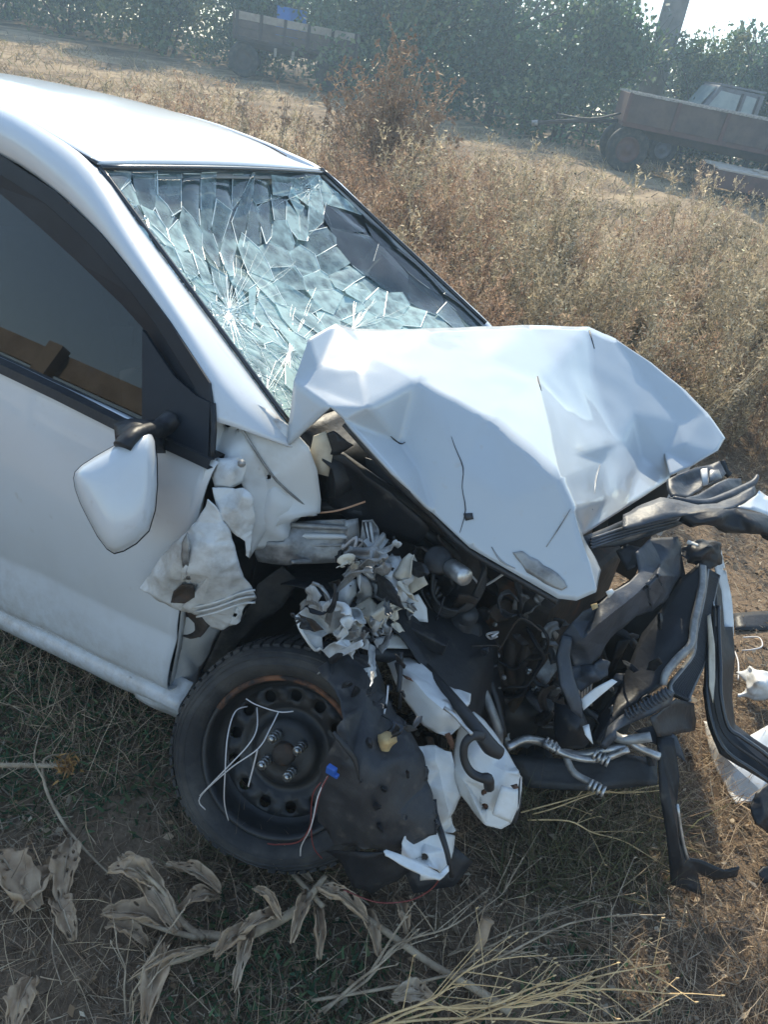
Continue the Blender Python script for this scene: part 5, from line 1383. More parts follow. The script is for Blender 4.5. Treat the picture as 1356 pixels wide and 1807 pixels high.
skin('twisted_strip', z2([(500, 280, -.575), (545, 275, -.57), (570, 330, -.57), (560, 420, -.58), (575, 480, -.585), (560, 570, -.59), (520, 580, -.61), (490, 500, -.61), (520, 420, -.60), (495, 350, -.585)]), grey_metal, car, inner=z2([(530, 400, -.61), (530, 500, -.62)]), sub=3, smooth=1, crumple=.008, cf=22, seed=24)
for k in range(4):
    tube('strip_rib', [P(*p) for p in z2([(505 + 9 * k, 290, -.585), (530 + 6 * k, 400, -.615), (545 + 5 * k, 470, -.622), (535 + 7 * k, 560, -.615)])], .0035, torn if k % 2 else dark_metal, car, n=5, k=3)
skin('crushed_lump', z2([(570, 440, -.58), (620, 420, -.57), (680, 460, -.56), (700, 520, -.565), (680, 600, -.585), (620, 640, -.61), (560, 600, -.62), (550, 520, -.61)]), torn, car, inner=z2([(600, 500, -.64), (650, 540, -.63), (620, 570, -.65), (640, 480, -.61)]), sub=3, smooth=0, crumple=.014, cf=26, seed=25, tear=1)
skin('cream_plate', z2([(680, 440, -.54), (715, 425, -.53), (775, 550, -.55), (690, 600, -.57), (680, 520, -.56)]), cream, car, sub=2, crumple=.003, cf=8, seed=26)
skin('pale_panel', z2([(650, 620, -.57), (735, 590, -.55), (770, 650, -.55), (775, 710, -.56), (690, 700, -.58), (620, 680, -.60)]), inner_white, car, sub=2, crumple=.006, cf=12, seed=27)
skin('white_flap', z2([(410, 540, -.68), (470, 530, -.66), (475, 590, -.67), (440, 650, -.69), (395, 640, -.70)]), inner_white, car, inner=z2([(435, 590, -.70)]), sub=2, crumple=.004, cf=14, seed=28)
skin('torn_box_end', z2([(222, 680, -.80), (260, 645, -.78), (320, 620, -.76), (430, 630, -.71), (430, 690, -.71), (390, 740, -.73), (330, 770, -.765), (330, 830, -.775), (290, 810, -.79), (250, 750, -.80)]), torn, car, inner=z2([(300, 700, -.735), (350, 670, -.755), (260, 690, -.78)]), folds=[(0, 12, 10), (2, 11)], sub=3, smooth=1, crumple=.007, cf=14, seed=29, tear=1)
tube('torn_lip', [P(*p) for p in z2([(222, 680, -.805), (235, 730, -.81), (265, 780, -.805), (300, 825, -.79), (325, 815, -.78)])], .004, plastic_w, car, n=6, k=3)
skin('cream_tube_half', z2([(450, 660, -.70), (530, 605, -.665), (560, 640, -.665), (640, 590, -.63), (650, 640, -.635), (580, 730, -.67), (540, 740, -.69), (510, 690, -.71)]), cream, car, inner=z2([(540, 680, -.71), (590, 650, -.675)]), folds=[(2, 8, 6)], sub=3, smooth=2, crumple=.004, cf=12, seed=30)
skin('crushed_lump', z2([(375, 750, -.76), (440, 690, -.74), (490, 690, -.72), (530, 750, -.72), (500, 800, -.73), (400, 780, -.765)]), torn, car, inner=z2([(450, 740, -.70), (480, 720, -.745)]), sub=3, smooth=0, crumple=.012, cf=28, seed=31, tear=1.2)
skin('torn_fringe', z2([(330, 830, -.78), (380, 790, -.765), (520, 780, -.73), (540, 830, -.73), (480, 815, -.745), (430, 850, -.76), (360, 860, -.775)]), torn, car, sub=3, smooth=0, crumple=.008, cf=24, seed=32, tear=2.5)
skin('pale_panel', z2([(540, 780, -.68), (640, 760, -.64), (720, 775, -.62), (700, 820, -.64), (560, 820, -.69)]), inner_white, car, sub=2, crumple=.005, cf=10, seed=33)
box('suspension_arm', P(430 + 690 / 2.379, 800 + 735 / 2.379, -.60), (.20, .03, .035), black_plastic, car, Matrix.Rotation(R(8), 3, 'Y') @ Matrix.Rotation(R(10), 3, 'Z'))
tube('suspension_arm', [P(*p) for p in z2([(520, 830, -.70), (640, 845, -.64), (770, 830, -.58)])], .02, dark_metal, car, n=8, k=3)
skin('strut_plate', [(620, 1150, -.74), (660, 1160, -.72), (680, 1210, -.73), (690, 1290, -.77), (650, 1300, -.80), (625, 1240, -.79)], dark_metal, car, sub=2, crumple=.01, cf=14, seed=34)
for a_, b_ in (((612, 1160, -.80), (640, 1330, -.86)), ((622, 1158, -.79), (636, 1260, -.84)), ((640, 1165, -.77), (652, 1290, -.84)), ((700, 1170, -.69), (705, 1250, -.74))):
    tube('hanging_cable', [P(*a_), P((a_[0] + b_[0]) / 2 + 6, (a_[1] + b_[1]) / 2, (a_[2] + b_[2]) / 2 - .01), P(*b_)], .005, hose_m, car, n=6, k=3)
skin('connector_block', [(640, 1290, -.86), (690, 1268, -.83), (712, 1282, -.83), (705, 1305, -.85), (655, 1318, -.88)], grey_plastic, car, th=.02, sub=1, crumple=.004)
skin('white_connector', [(640, 1180, -.80), (655, 1178, -.80), (660, 1195, -.805), (648, 1203, -.81)], plastic_w, car, th=.012, sub=1)

# ---- engine bay behind: dark inner walls, engine, pulleys, pipes
grid('inner_wing', [[V3(x, -.42 + .05 * math.sin(x * 9), z) for x in (-.38, -.2, 0, .15)] for z in (.35, .6, .9)], dark_metal, car, k=2, solid=.004)
grid('inner_wing', [[V3(x, .62 + .03 * math.sin(x * 9), z) for x in (-.38, -.1, .2, .42)] for z in (.3, .6, .86)], dark_metal, car, k=2, solid=.004)
grid('front_fender', [[V3(x, y, z) for x in (-.42, -.1, .2, .44)] for y, z in ((.80, .42), (.85, .60), (.84, .78), (.76, .88))], paint, car, k=2, solid=.004)
skin('engine_cover', [(850, 1040, -.15), (930, 1030, -.10), (1000, 1060, -.06), (1010, 1130, -.07), (985, 1200, -.12), (900, 1200, -.18), (850, 1130, -.2)], rusty, car, inner=[(920, 1080, -.20), (940, 1150, -.22)], sub=2, th=.03, crumple=.012, cf=9, seed=40)
for k in range(5):
    tube('engine_rib', [P(860 + k * 28, 1070, -.235), P(868 + k * 26, 1120, -.25), P(872 + k * 24, 1170, -.245)], .008, rusty, car, n=6, k=2)
box('engine_block', (.13, -.02, .42), (.46, .50, .40), rusty, car, Matrix.Rotation(R(-8), 3, 'Z'), bevel=.02)
box('cylinder_head', (.10, -.02, .66), (.32, .44, .12), dark_metal, car, Matrix.Rotation(R(-8), 3, 'Z'), bevel=.02)
box('battery_box', (-.18, .25, .66), (.22, .30, .22), black_plastic, car, bevel=.01)
box('gearbox', (.05, .38, .38), (.34, .28, .30), dark_metal, car, bevel=.04)
def cyl(name, c, ax_, r_, h, m, parent=car, n=20, prof_=None):
    ax_ = Vector(ax_).normalized(); e = ax_.orthogonal().normalized(); f_ = ax_.cross(e)
    V, Fc = [], []
    pr = prof_ or [(0, 0), (.85, 0), (1, .08), (1, .92), (.85, 1), (0, 1)]
    for i in range(n):
        a = 2 * math.pi * i / n
        for q_, hh in pr: V.append(c + (e * math.cos(a) + f_ * math.sin(a)) * r_ * q_ + ax_ * h * hh)
    k = len(pr)
    for i in range(n):
        for j in range(k - 1): Fc.append((i * k + j, ((i + 1) % n) * k + j, ((i + 1) % n) * k + j + 1, i * k + j + 1))
    return mk(name, V, Fc, m, parent, True)
pul = [(0, 0), (.3, 0), (.35, .25), (.75, .25), (.8, 0), (1, .05), (.92, .3), (1, .5), (.92, .75), (1, 1), (0, 1)]
cyl('pulley', P(905, 1255, -.26), (.3, -1, .25), .075, .04, rim_m, prof_=pul)
cyl('pulley', P(960, 1265, -.20), (.3, -1, .25), .060, .04, rim_m, prof_=pul)
cyl('pulley', P(945, 1345, -.24), (.3, -1, .25), .055, .04, dark_metal, prof_=pul)
cyl('compressor', P(820, 1190, -.42), (.3, -1, .3), .045, .10, dark_metal, prof_=pul)
cyl('thermostat_housing', P(775, 990, -.47), (.2, -.7, .5), .034, .05, dark_metal)
cyl('thermostat_neck', P(795, 1000, -.50), (.7, -.5, .2), .022, .07, alu)
cyl('pump_body', P(825, 1085, -.42), (.2, -.7, .5), .028, .05, dark_metal, prof_=pul)
skin('pump_bracket', z2([(820, 700, -.46), (860, 650, -.45), (940, 660, -.43), (1000, 720, -.42), (1005, 760, -.43), (960, 800, -.46), (920, 770, -.47), (860, 740, -.475)]), dark_metal, car, inner=z2([(920, 710, -.47)]), sub=2, th=.01, crumple=.006, cf=14, seed=41)
skin('exhaust_shield', z2([(890, 800, -.46), (960, 800, -.44), (985, 850, -.44), (990, 940, -.45), (950, 1005, -.47), (900, 990, -.49), (880, 900, -.48)]), rusty, car, inner=z2([(930, 890, -.51)]), sub=2, smooth=3, th=.004, crumple=.003, seed=42)
skin('rusty_bracket', z2([(790, 800, -.49), (880, 760, -.47), (890, 900, -.48), (860, 930, -.50), (800, 870, -.50)]), rusty, car, sub=2, crumple=.008, cf=14, seed=43)
for k in range(4):
    a0 = k * .5
    tube('looped_hose', [P(765 + 5 * k, 1010 + 12 * k, -.47), P(765, 1050 + 5 * k, -.49), P(790, 1075 + 4 * k, -.49), P(830, 1072 - 4 * k, -.47), P(855, 1030 - 8 * k, -.44), P(850, 985, -.40)], .006, hose_m, car, n=6, k=4)
for pts_ in ([(560, 890, -.54), (640, 905, -.50), (720, 930, -.44), (800, 960, -.38)], [(590, 800, -.54), (660, 850, -.52), (740, 905, -.46), (850, 990, -.30)], [(575, 860, -.52), (650, 865, -.48), (760, 930, -.40)], [(690, 900, -.46), (780, 960, -.42), (860, 1030, -.30), (900, 1060, -.2)]):
    tube('bay_hose', [P(*p) for p in pts_], .016, hose_m, car, n=8, k=4)
tube('pale_cable', [P(565, 905, -.60), P(600, 900, -.59), P(645, 885, -.56)], .0025, mat('copper_wire', (.45, .25, .15), .5), car, n=5, k=3)
skin('bay_side_shield', [(570, 790, -.58), (610, 800, -.56), (690, 870, -.53), (760, 930, -.48), (740, 960, -.46), (640, 930, -.50), (580, 890, -.55)], black_plastic, car, inner=[(640, 870, -.50)], sub=2, crumple=.012, cf=8, seed=44)
skin('liner_torn_bits', [(560, 765, -.60), (590, 760, -.58), (625, 785, -.57), (600, 800, -.575), (575, 800, -.59)], black_plastic, car, sub=2, tear=2, crumple=.01, cf=20, seed=45)
skin('alloy_fins', [(948, 1150, -.28), (985, 1135, -.26), (985, 1180, -.28), (960, 1210, -.31), (945, 1190, -.31)], grey_metal, car, sub=2, crumple=.012, cf=30, seed=46)
for pts_, r_, m_ in (([(838, 1190, -.46), (858, 1230, -.48), (880, 1290, -.49), (878, 1330, -.47)], .012, grey_metal), ([(850, 1170, -.42), (875, 1230, -.44), (890, 1300, -.46)], .009, dark_metal),
                     ([(895, 1320, -.52), (925, 1305, -.48), (955, 1308, -.44), (985, 1320, -.42), (1020, 1332, -.42), (1075, 1322, -.40), (1105, 1318, -.38)], .010, alu),
                     ([(960, 1312, -.45), (1010, 1335, -.44), (1060, 1340, -.42), (1110, 1322, -.40)], .008, alu), ([(1000, 1335, -.44), (1015, 1365, -.45), (1060, 1388, -.44)], .009, grey_metal),
                     ([(1100, 1300, -.36), (1130, 1320, -.36), (1165, 1335, -.35)], .010, alu), ([(1075, 1290, -.38), (1100, 1305, -.38), (1150, 1300, -.36)], .012, grey_metal)):
    tube('cooling_pipe', [P(*p) for p in pts_], r_, m_, car, n=8, k=4)
for c_ in ((962, 1309, -.44), (1048, 1330, -.42), (1040, 1383, -.45)):
    q = P(*c_); mb = MB()
    for k in range(4): mb.tube([q + Vector((.011 * k, 0, 0)), q + Vector((.011 * k + .007, 0, 0))], .0145, n=10, k=1)
    mb.build('hose_clamp', alu, car, True)
skin('lower_crossmember', [(890, 1330, -.35), (1000, 1340, -.30), (1100, 1330, -.25), (1160, 1340, -.2), (1160, 1385, -.25), (1060, 1395, -.33), (930, 1390, -.38)], dark_metal, car, sub=2, th=.02, crumple=.008, seed=47)

# ---- bent front panel, radiator stack
skin('front_panel', z3([(730, 470, -.18), (800, 400, -.05), (930, 395, .02), (945, 470, .02), (935, 580, -.02), (880, 680, -.10), (810, 745, -.17), (730, 770, -.22), (640, 835, -.28), (590, 900, -.32), (560, 960, -.34), (520, 1005, -.36), (440, 1005, -.40), (415, 930, -.42), (385, 860, -.43), (430, 800, -.42), (480, 745, -.40), (560, 710, -.36), (620, 655, -.32), (700, 610, -.26), (745, 560, -.20)]),
     grey_plastic, car, inner=z3([(780, 620, -.24), (660, 720, -.34), (560, 800, -.41), (480, 880, -.44), (850, 520, -.10), (520, 790, -.385)]), folds=[(15, 24, 23, 22, 21, 25), (1, 25)], sub=3, smooth=2, crumple=.006, cf=9, seed=50, holes=[(850 + 785 / 2.68, 800 + 635 / 2.68, 5), (850 + 832 / 2.68, 800 + 580 / 2.68, 2.5)])
skin('front_panel_arm', z3([(385, 860, -.45), (430, 870, -.44), (420, 960, -.46), (440, 1060, -.48), (480, 1180, -.49), (480, 1260, -.49), (430, 1220, -.51), (380, 1100, -.51), (362, 960, -.48)]), grey_plastic, car, sub=2, smooth=2, th=.012, crumple=.004, seed=51)
skin('front_panel_leg', z3([(350, 1180, -.44), (470, 1210, -.44), (520, 1340, -.44), (480, 1390, -.45), (380, 1390, -.47), (345, 1300, -.47)]), black_plastic, car, inner=z3([(430, 1290, -.49)]), sub=2, crumple=.008, seed=52)
skin('bracket_tabs', z3([(430, 1010, -.40), (520, 1005, -.36), (560, 970, -.34), (605, 990, -.33), (600, 1050, -.35), (520, 1080, -.39), (470, 1130, -.42), (440, 1080, -.42)]), grey_plastic, car, inner=z3([(520, 1040, -.41)]), sub=2, crumple=.014, cf=18, seed=53, tear=1.5)
skin('white_splinter', z3([(470, 1165, -.45), (540, 1110, -.42), (620, 1068, -.39), (645, 1080, -.385), (560, 1150, -.42), (485, 1215, -.46)]), plastic_w, car, sub=2)
skin('white_splinter', z3([(480, 1290, -.47), (510, 1280, -.46), (520, 1330, -.47), (530, 1375, -.48), (495, 1330, -.485)]), plastic_w, car, sub=1)
skin('sticker', z3([(590, 655, -.375), (618, 640, -.36), (632, 655, -.355), (605, 685, -.37)]), plastic_w, car, th=.001, sub=1)
skin('sticker', z3([(518, 715, -.41), (548, 708, -.40), (555, 728, -.40), (528, 742, -.415)]), foam_y, car, th=.001, sub=1)
# radiator core: a bent flat block
def slab(name, face, m, depth, nrm, parent=car, inner=(), **kw):
    o = skin(name, face, m, parent, inner=inner, th=depth, **kw); return o
rad = slab('radiator', z3([(1030, 520, .02), (1075, 535, .02), (1045, 650, -.02), (1010, 800, -.08), (995, 900, -.12), (930, 970, -.16), (875, 1040, -.20), (860, 1090, -.22), (760, 1150, -.27), (660, 1210, -.33), (600, 1290, -.38), (545, 1370, -.42), (520, 1340, -.40), (560, 1240, -.34), (640, 1130, -.26), (700, 1000, -.20), (760, 850, -.13), (850, 740, -.07), (940, 600, -.01)]),
      black_plastic, .02, None, inner=z3([(900, 850, -.13), (800, 1000, -.19)]), sub=2, smooth=2, crumple=.003, cf=6)
tube('radiator_edge', [P(*p) for p in z3([(1050, 530, .01), (1045, 640, -.03), (1010, 790, -.09), (995, 900, -.13), (930, 970, -.17), (875, 1040, -.21), (862, 1095, -.225)])], [.010, .012, .012, .012, .012, .012, .010], grey_metal, rad, n=8, k=4, flat=.7)
skin('radiator_tank', z3([(600, 1290, -.40), (660, 1240, -.37), (760, 1180, -.32), (870, 1110, -.27), (915, 1130, -.26), (900, 1190, -.28), (800, 1240, -.33), (700, 1280, -.37), (620, 1320, -.42), (560, 1385, -.44)]), grey_plastic, rad, inner=z3([(760, 1205, -.355), (860, 1150, -.30)]), sub=2, smooth=2, th=.02)
for k in range(12):   # tank ribs
    f_ = k / 11; x_ = 690 + 190 * f_; y_ = 1235 - 105 * f_
    tube('tank_rib', [P(*p) for p in z3([(x_ - 8, y_ - 22, -.365 + .075 * f_), (x_, y_, -.375 + .075 * f_), (x_ + 16, y_ + 22, -.37 + .075 * f_)])], .003, grey_plastic, rad, n=5, k=2)
# condenser: parallel flat tubes wrapped round the buckled edge
for k in range(11):
    f_ = k / 10
    tube('condenser_tube', [P(*p) for p in z3([(1070 + 52 * f_, 545 + 30 * f_, .03 + .06 * f_), (1052 + 44 * f_, 680 + 10 * f_, .0 + .05 * f_), (1015 + 52 * f_, 850 + 20 * f_, -.06 + .05 * f_), (1002 + 52 * f_, 950 + 30 * f_, -.10 + .05 * f_), (935 + 68 * f_, 1040 + 60 * f_, -.15 + .05 * f_), (893 + 85 * f_, 1095 + 70 * f_, -.185 + .05 * f_), (905 + 80 * f_, 1140 + 30 * f_, -.20 + .05 * f_)])], .0042, grey_metal if k in (0, 10) else dark_metal, rad, n=5, k=3, flat=2.0)
skin('condenser_back', z3([(1080, 545, .06), (1125, 580, .11), (1100, 690, .07), (1070, 870, .01), (1058, 980, -.03), (1003, 1100, -.08), (978, 1170, -.12), (900, 1100, -.16), (940, 1040, -.13), (1005, 950, -.08), (1020, 850, -.04), (1058, 680, .02)]), black_plastic, rad, sub=2, smooth=2)
skin('condenser_shroud', z3([(800, 1250, -.34), (920, 1160, -.22), (1000, 1180, -.14), (1015, 1260, -.12), (1000, 1310, -.16), (900, 1330, -.25), (830, 1340, -.33)]), dark_metal, car, inner=z3([(930, 1240, -.21)]), sub=2, crumple=.008, cf=10, seed=56)
skin('top_tie_bar', z3([(690, 430, -.12), (760, 440, -.12), (740, 480, -.14), (740, 540, -.17), (690, 560, -.18), (640, 470, -.14)]), dark_metal, car, sub=2, crumple=.015, cf=20, seed=57)
skin('slam_panel', z3([(480, 395, -.28), (640, 330, -.10), (760, 280, .04), (880, 230, .16), (930, 260, .16), (960, 330, .12), (800, 390, -.02), (640, 440, -.16), (500, 450, -.30)]), black_plastic, car, inner=z3([(720, 350, -.04)]), sub=2, th=.006, smooth=2, crumple=.006, cf=8, seed=58)
for k in range(4):
    tube('panel_groove', [P(*p) for p in z3([(520, 405 + 14 * k, -.275 - .006 * k), (700, 345 + 14 * k, -.10), (930, 290 + 14 * k, .105)])], .004, grey_plastic, car, n=5, k=3)
for c_ in ((905, 427, .01), (1000, 428, .07)): box('clip', P(850 + c_[0] / 2.68, 800 + c_[1] / 2.68, c_[2]), (.03, .012, .010), plastic_w, car, bevel=.003)
skin('hose_tangle', z3([(960, 440, .05), (1060, 400, .12), (1110, 430, .15), (1120, 520, .13), (1060, 540, .08), (980, 520, .04), (940, 480, .03)]), black_plastic, car, inner=z3([(1040, 470, .06)]), sub=3, smooth=0, crumple=.02, cf=16, seed=59)

skin('dark_backing', [(985, 1090, .02), (1060, 1060, .06), (1130, 1010, .12), (1200, 960, .18), (1215, 1040, .14), (1180, 1130, .08), (1130, 1240, .02), (1090, 1330, -.04), (1000, 1345, -.08), (960, 1250, -.04)], black_plastic, car, inner=[(1060, 1200, .03)], sub=2, th=.01, crumple=.012, cf=8, seed=70)  # dark plate added as backing so sunlit ground does not show through
tube('fan_ring', [P(1075 + 62 * math.cos(a), 1190 + 80 * math.sin(a), -.02 + .03 * math.cos(a)) for a in np.linspace(0, 5.6, 14)], .012, grey_plastic, car, n=6, k=2)
for k in range(6):
    a = k * 1.05; tube('fan_blade', [P(1075, 1190, -.015), P(1075 + 54 * math.cos(a), 1190 + 70 * math.sin(a), -.03)], [.012, .022], black_plastic, car, n=6, k=1, flat=.25)
# ---- far head lamp box and bumper skins
skin('lamp_box', z4([(425, 135, .30), (700, 20, .45), (830, 0, .52), (900, -30, .55), (960, 90, .52), (900, 150, .46), (760, 200, .38), (600, 320, .26), (470, 300, .22), (430, 220, .25)]), grey_plastic, car, inner=z4([(650, 180, .40), (800, 110, .46)]), sub=2, th=.01, crumple=.006, cf=10, seed=60)
skin('lamp_lens', z4([(735, 40, .415), (790, 30, .43), (800, 180, .385), (755, 195, .37)]), plastic_w, car, th=.006, sub=1)
skin('lamp_lens', z4([(820, 50, .44), (900, 45, .46), (930, 120, .45), (815, 165, .40)]), grey_metal, car, th=.006, sub=1)
tube('lamp_frame', [P(*p) for p in z4([(925, -40, .56), (960, 60, .55), (1000, 100, .55)])], .012, black_plastic, car, n=6, k=3)
skin('bumper_skin', z4([(430, 310, .10), (560, 320, .13), (700, 280, .22), (850, 190, .32), (980, 130, .40), (1100, 130, .46), (1115, 230, .44), (1000, 280, .36), (860, 340, .27), (700, 350, .18), (540, 350, .11)]), grey_plastic, car, inner=z4([(950, 200, .34)]), sub=2, smooth=2, th=.005, crumple=.003, seed=61)
tube('bumper_lip', [P(*p) for p in z4([(470, 310, .08), (640, 355, .10), (800, 360, .15), (950, 310, .21), (1100, 240, .28), (1220, 170, .34), (1260, 100, .37)])], [.006, .012, .013, .014, .013, .010, .005], grey_plastic, car, n=8, k=4)
skin('bumper_skin', z4([(130, 400, -.02), (350, 310, .04), (520, 340, .06), (700, 385, .07), (880, 370, .12), (1070, 290, .20), (1230, 200, .27), (1250, 280, .25), (1150, 350, .18), (1020, 410, .11), (860, 440, .06), (500, 480, -.02), (200, 560, -.10), (0, 600, -.16), (0, 480, -.08)]), grey_plastic, car, sub=2, smooth=2, th=.005, crumple=.005, seed=62)
skin('bumper_beam', z4([(560, 470, .0), (800, 410, .06), (1060, 410, .12), (1250, 450, .17), (1400, 500, .20), (1700, 600, .25), (1700, 760, .20), (1400, 660, .14), (1150, 640, .10), (920, 590, .05), (700, 545, .0)]), black_plastic, car, inner=z4([(900, 500, .02), (1200, 540, .08)]), sub=2, smooth=2, th=.03, crumple=.003, seed=63)
skin('bumper_cover_shard', z4([(1055, 402, .20), (1160, 340, .26), (1245, 290, .30), (1270, 245, .34), (1340, 290, .36), (1500, 350, .38), (1500, 520, .32), (1356, 475, .28), (1200, 425, .22)]), paint, car, sub=2, th=.004, smooth=1, crumple=.004)
# bumper carrier: a channel that stands up then bends out to the right
skin('bumper_carrier', z3([(1085, 430, .14), (1130, 425, .16), (1150, 520, .17), (1180, 660, .14), (1195, 800, .10), (1190, 960, .05), (1165, 960, .03), (1150, 820, .07), (1130, 640, .12), (1105, 540, .14)]), plastic_w, car, sub=2, th=.004, crumple=.003, holes=[(1280, 1004, 2.5)])
skin('bumper_carrier', z3([(1105, 560, .12), (1135, 650, .11), (1150, 820, .05), (1190, 820, .08), (1200, 960, .04), (1185, 1150, -.02), (1200, 1280, -.05), (1290, 1350, -.06), (1400, 1420, -.06), (1600, 1560, -.06), (1600, 1760, -.12), (1400, 1580, -.13), (1250, 1490, -.14), (1140, 1420, -.16), (1085, 1280, -.14), (1062, 1120, -.11), (1065, 980, -.06), (1075, 820, -.01), (1090, 680, .06)]),
     black_plastic, car, inner=z3([(1140, 1000, -.045), (1150, 1200, -.085), (1190, 1330, -.10), (1320, 1450, -.105), (1120, 800, .02)]), folds=[(0, 23, 19, 20, 21, 22, 9)], sub=3, smooth=2, th=.012, crumple=.002)
for f_ in (.0, .5, 1.0):
    tube('carrier_rib', [P(*p) for p in z3([(1082 + 40 * f_, 720, .04 - .01), (1080 + 45 * f_, 850, -.01), (1072 + 60 * f_, 1000, -.06), (1070 + 65 * f_, 1140, -.115 + .01 * f_), (1098 + 70 * f_, 1290, -.15 + .02 * f_), (1160 + 70 * f_, 1410 - 70 * f_, -.165 + .03 * f_), (1290 + 40 * f_, 1500 - 90 * f_, -.15 + .03 * f_), (1420, 1590 - 100 * f_, -.14 + .03 * f_)])], .006 if f_ != .5 else .004, gloss_black if f_ != .5 else hose_m, car, n=6, k=4)
skin('carrier_strip', z3([(1070, 770, -.02), (1085, 760, -.015), (1105, 900, -.045), (1108, 1060, -.09), (1098, 1180, -.125), (1080, 1100, -.11), (1075, 920, -.05)]), cream, car, sub=2, th=.003)
skin('carrier_strip', z3([(1100, 700, .03), (1125, 780, .025), (1135, 900, -.01), (1125, 1000, -.045), (1115, 1030, -.055), (1112, 860, 0)]), inner_white, car, sub=2, th=.003)
# plastic leg that hangs to the ground
skin('hanging_duct', [(1160, 1300, -.30), (1190, 1302, -.28), (1200, 1370, -.30), (1195, 1420, -.32), (1200, 1470, -.33), (1216, 1515, -.33), (1240, 1520, -.31), (1280, 1535, -.28), (1306, 1530, -.26), (1302, 1548, -.265), (1260, 1552, -.29), (1232, 1540, -.31), (1240, 1580, -.32), (1185, 1560, -.37), (1178, 1480, -.385), (1165, 1400, -.36)], black_plastic, car, inner=[(1190, 1440, -.375), (1205, 1530, -.37)], folds=[(0, 16, 17)], sub=2, smooth=2, th=.004, crumple=.004, seed=65)
tube('duct_edge', [P(1196, 1420, -.33), P(1205, 1480, -.335), P(1214, 1515, -.335)], .005, alu, car, n=6, k=3)
skin('torn_vent', [(1120, 1290, -.28), (1160, 1280, -.26), (1195, 1300, -.25), (1210, 1345, -.26), (1190, 1330, -.27), (1150, 1310, -.30)], grey_plastic, car, sub=2, crumple=.01, cf=16, seed=66)

# ---- loose wires over the wheel
def wire(name, pts_, r_, m_): return tube(name, [P(*p) for p in pts_], r_, m_, car, n=5, k=6)
z1p = lambda L, m_=None: [(300 + a / 2.086, 1050 + b / 2.086, c) for a, b, c in L]
wire('loose_wire', z1p([(280, 382, -.905), (320, 405, -.91), (400, 430, -.915), (455, 428, -.90)]), .0014, wire_w)
wire('loose_wire', z1p([(400, 430, -.915), (370, 490, -.95), (325, 565, -.99), (220, 640, -1.02), (110, 745, -1.04), (130, 790, -1.03)]), .0014, wire_w)
wire('loose_wire', z1p([(285, 410, -.91), (240, 430, -.945), (212, 520, -.99), (203, 650, -1.02), (200, 760, -1.02), (215, 830, -1.0)]), .0014, wire_w)
wire('loose_wire', z1p([(320, 415, -.92), (320, 490, -.96), (290, 550, -.99), (215, 630, -1.025), (110, 738, -1.045)]), .0014, wire_w)
wire('loose_wire', z1p([(322, 570, -.985), (310, 620, -.99), (288, 705, -1.0)]), .0018, wire_w)
wire('signal_wire', z1p([(583, 665, -1.0), (555, 720, -1.015), (525, 830, -1.02), (480, 905, -1.01), (400, 918, -.99), (360, 915, -.97)]), .0016, wire_r)
wire('signal_wire', z1p([(580, 668, -1.0), (545, 740, -1.02), (520, 850, -1.02), (485, 920, -1.0), (480, 960, -.985)]), .0015, wire_w)
wire('signal_wire', z1p([(555, 690, -1.01), (525, 740, -1.02), (520, 860, -1.015), (530, 930, -1.0), (560, 970, -.98)]), .0012, wire_r)
wire('signal_wire', z1p([(640, 1085, -.98), (760, 1130, -.95), (880, 1125, -.92), (960, 1085, -.90), (1000, 1035, -.89)]), .0015, wire_r)
q = P(300 + 595 / 2.086, 1050 + 645 / 2.086, -1.0)
mb = MB(); mb.box(q, (.020, .012, .018)); mb.box(q + Vector((.012, 0, -.006)), (.01, .010, .008)); mb.build('blue_connector', blue_pl, car, bevel=.002)
q = P(656, 1258, -.84)
mb = MB(); mb.box(q, (.014, .012, .022)); mb.box(q + Vector((0, 0, .014)), (.008, .008, .01)); mb.build('blue_connector', blue_pl, car, bevel=.002)
for a_ in range(10):
    rr_ = random.Random(a_); x_ = 620 + rr_.random() * 120; y_ = 1170 + rr_.random() * 160
    wire('frayed_wire', [(x_, y_, -.82), (x_ + rr_.uniform(-15, 15), y_ + 25, -.84), (x_ + rr_.uniform(-25, 25), y_ + 50, -.86), (x_ + rr_.uniform(-30, 30), y_ + 85, -.87)], rr_.uniform(.001, .002), rr_.choice([hose_m, wire_w, hose_m, wire_r]))
wire('frayed_wire', [(685, 1210, -.80), (683, 1235, -.82), (678, 1260, -.84)], .002, wire_w)

# ---- small torn pieces, brackets and cables that fill the crushed corner
rq = random.Random(77)
def scrap(cx, cy, y0, rad, m, name, asp=.6, th=.002, crum=.006):
    n = rq.randint(5, 8); a0 = rq.uniform(0, 6.28); tiltx, tilty = rq.gauss(0, .0016), rq.gauss(0, .0016); pts_ = []
    ca, sa = math.cos(a0), math.sin(a0)
    for i in range(n):
        a = 2 * math.pi * i / n; r_ = rad * rq.uniform(.55, 1.15)
        u, v = math.cos(a) * r_, math.sin(a) * r_ * asp
        x, y = u * ca - v * sa, u * sa + v * ca
        pts_.append((cx + x, cy + y, y0 + tiltx * x + tilty * y))
    bend = rq.gauss(0, .012)
    return skin(name, pts_, m, car, inner=[(cx + 1, cy + 1, y0 + bend)], folds=[(0, n, n // 2)], th=th, sub=2, smooth=0, crumple=crum, cf=22, seed=rq.randint(1, 99), tear=.6)
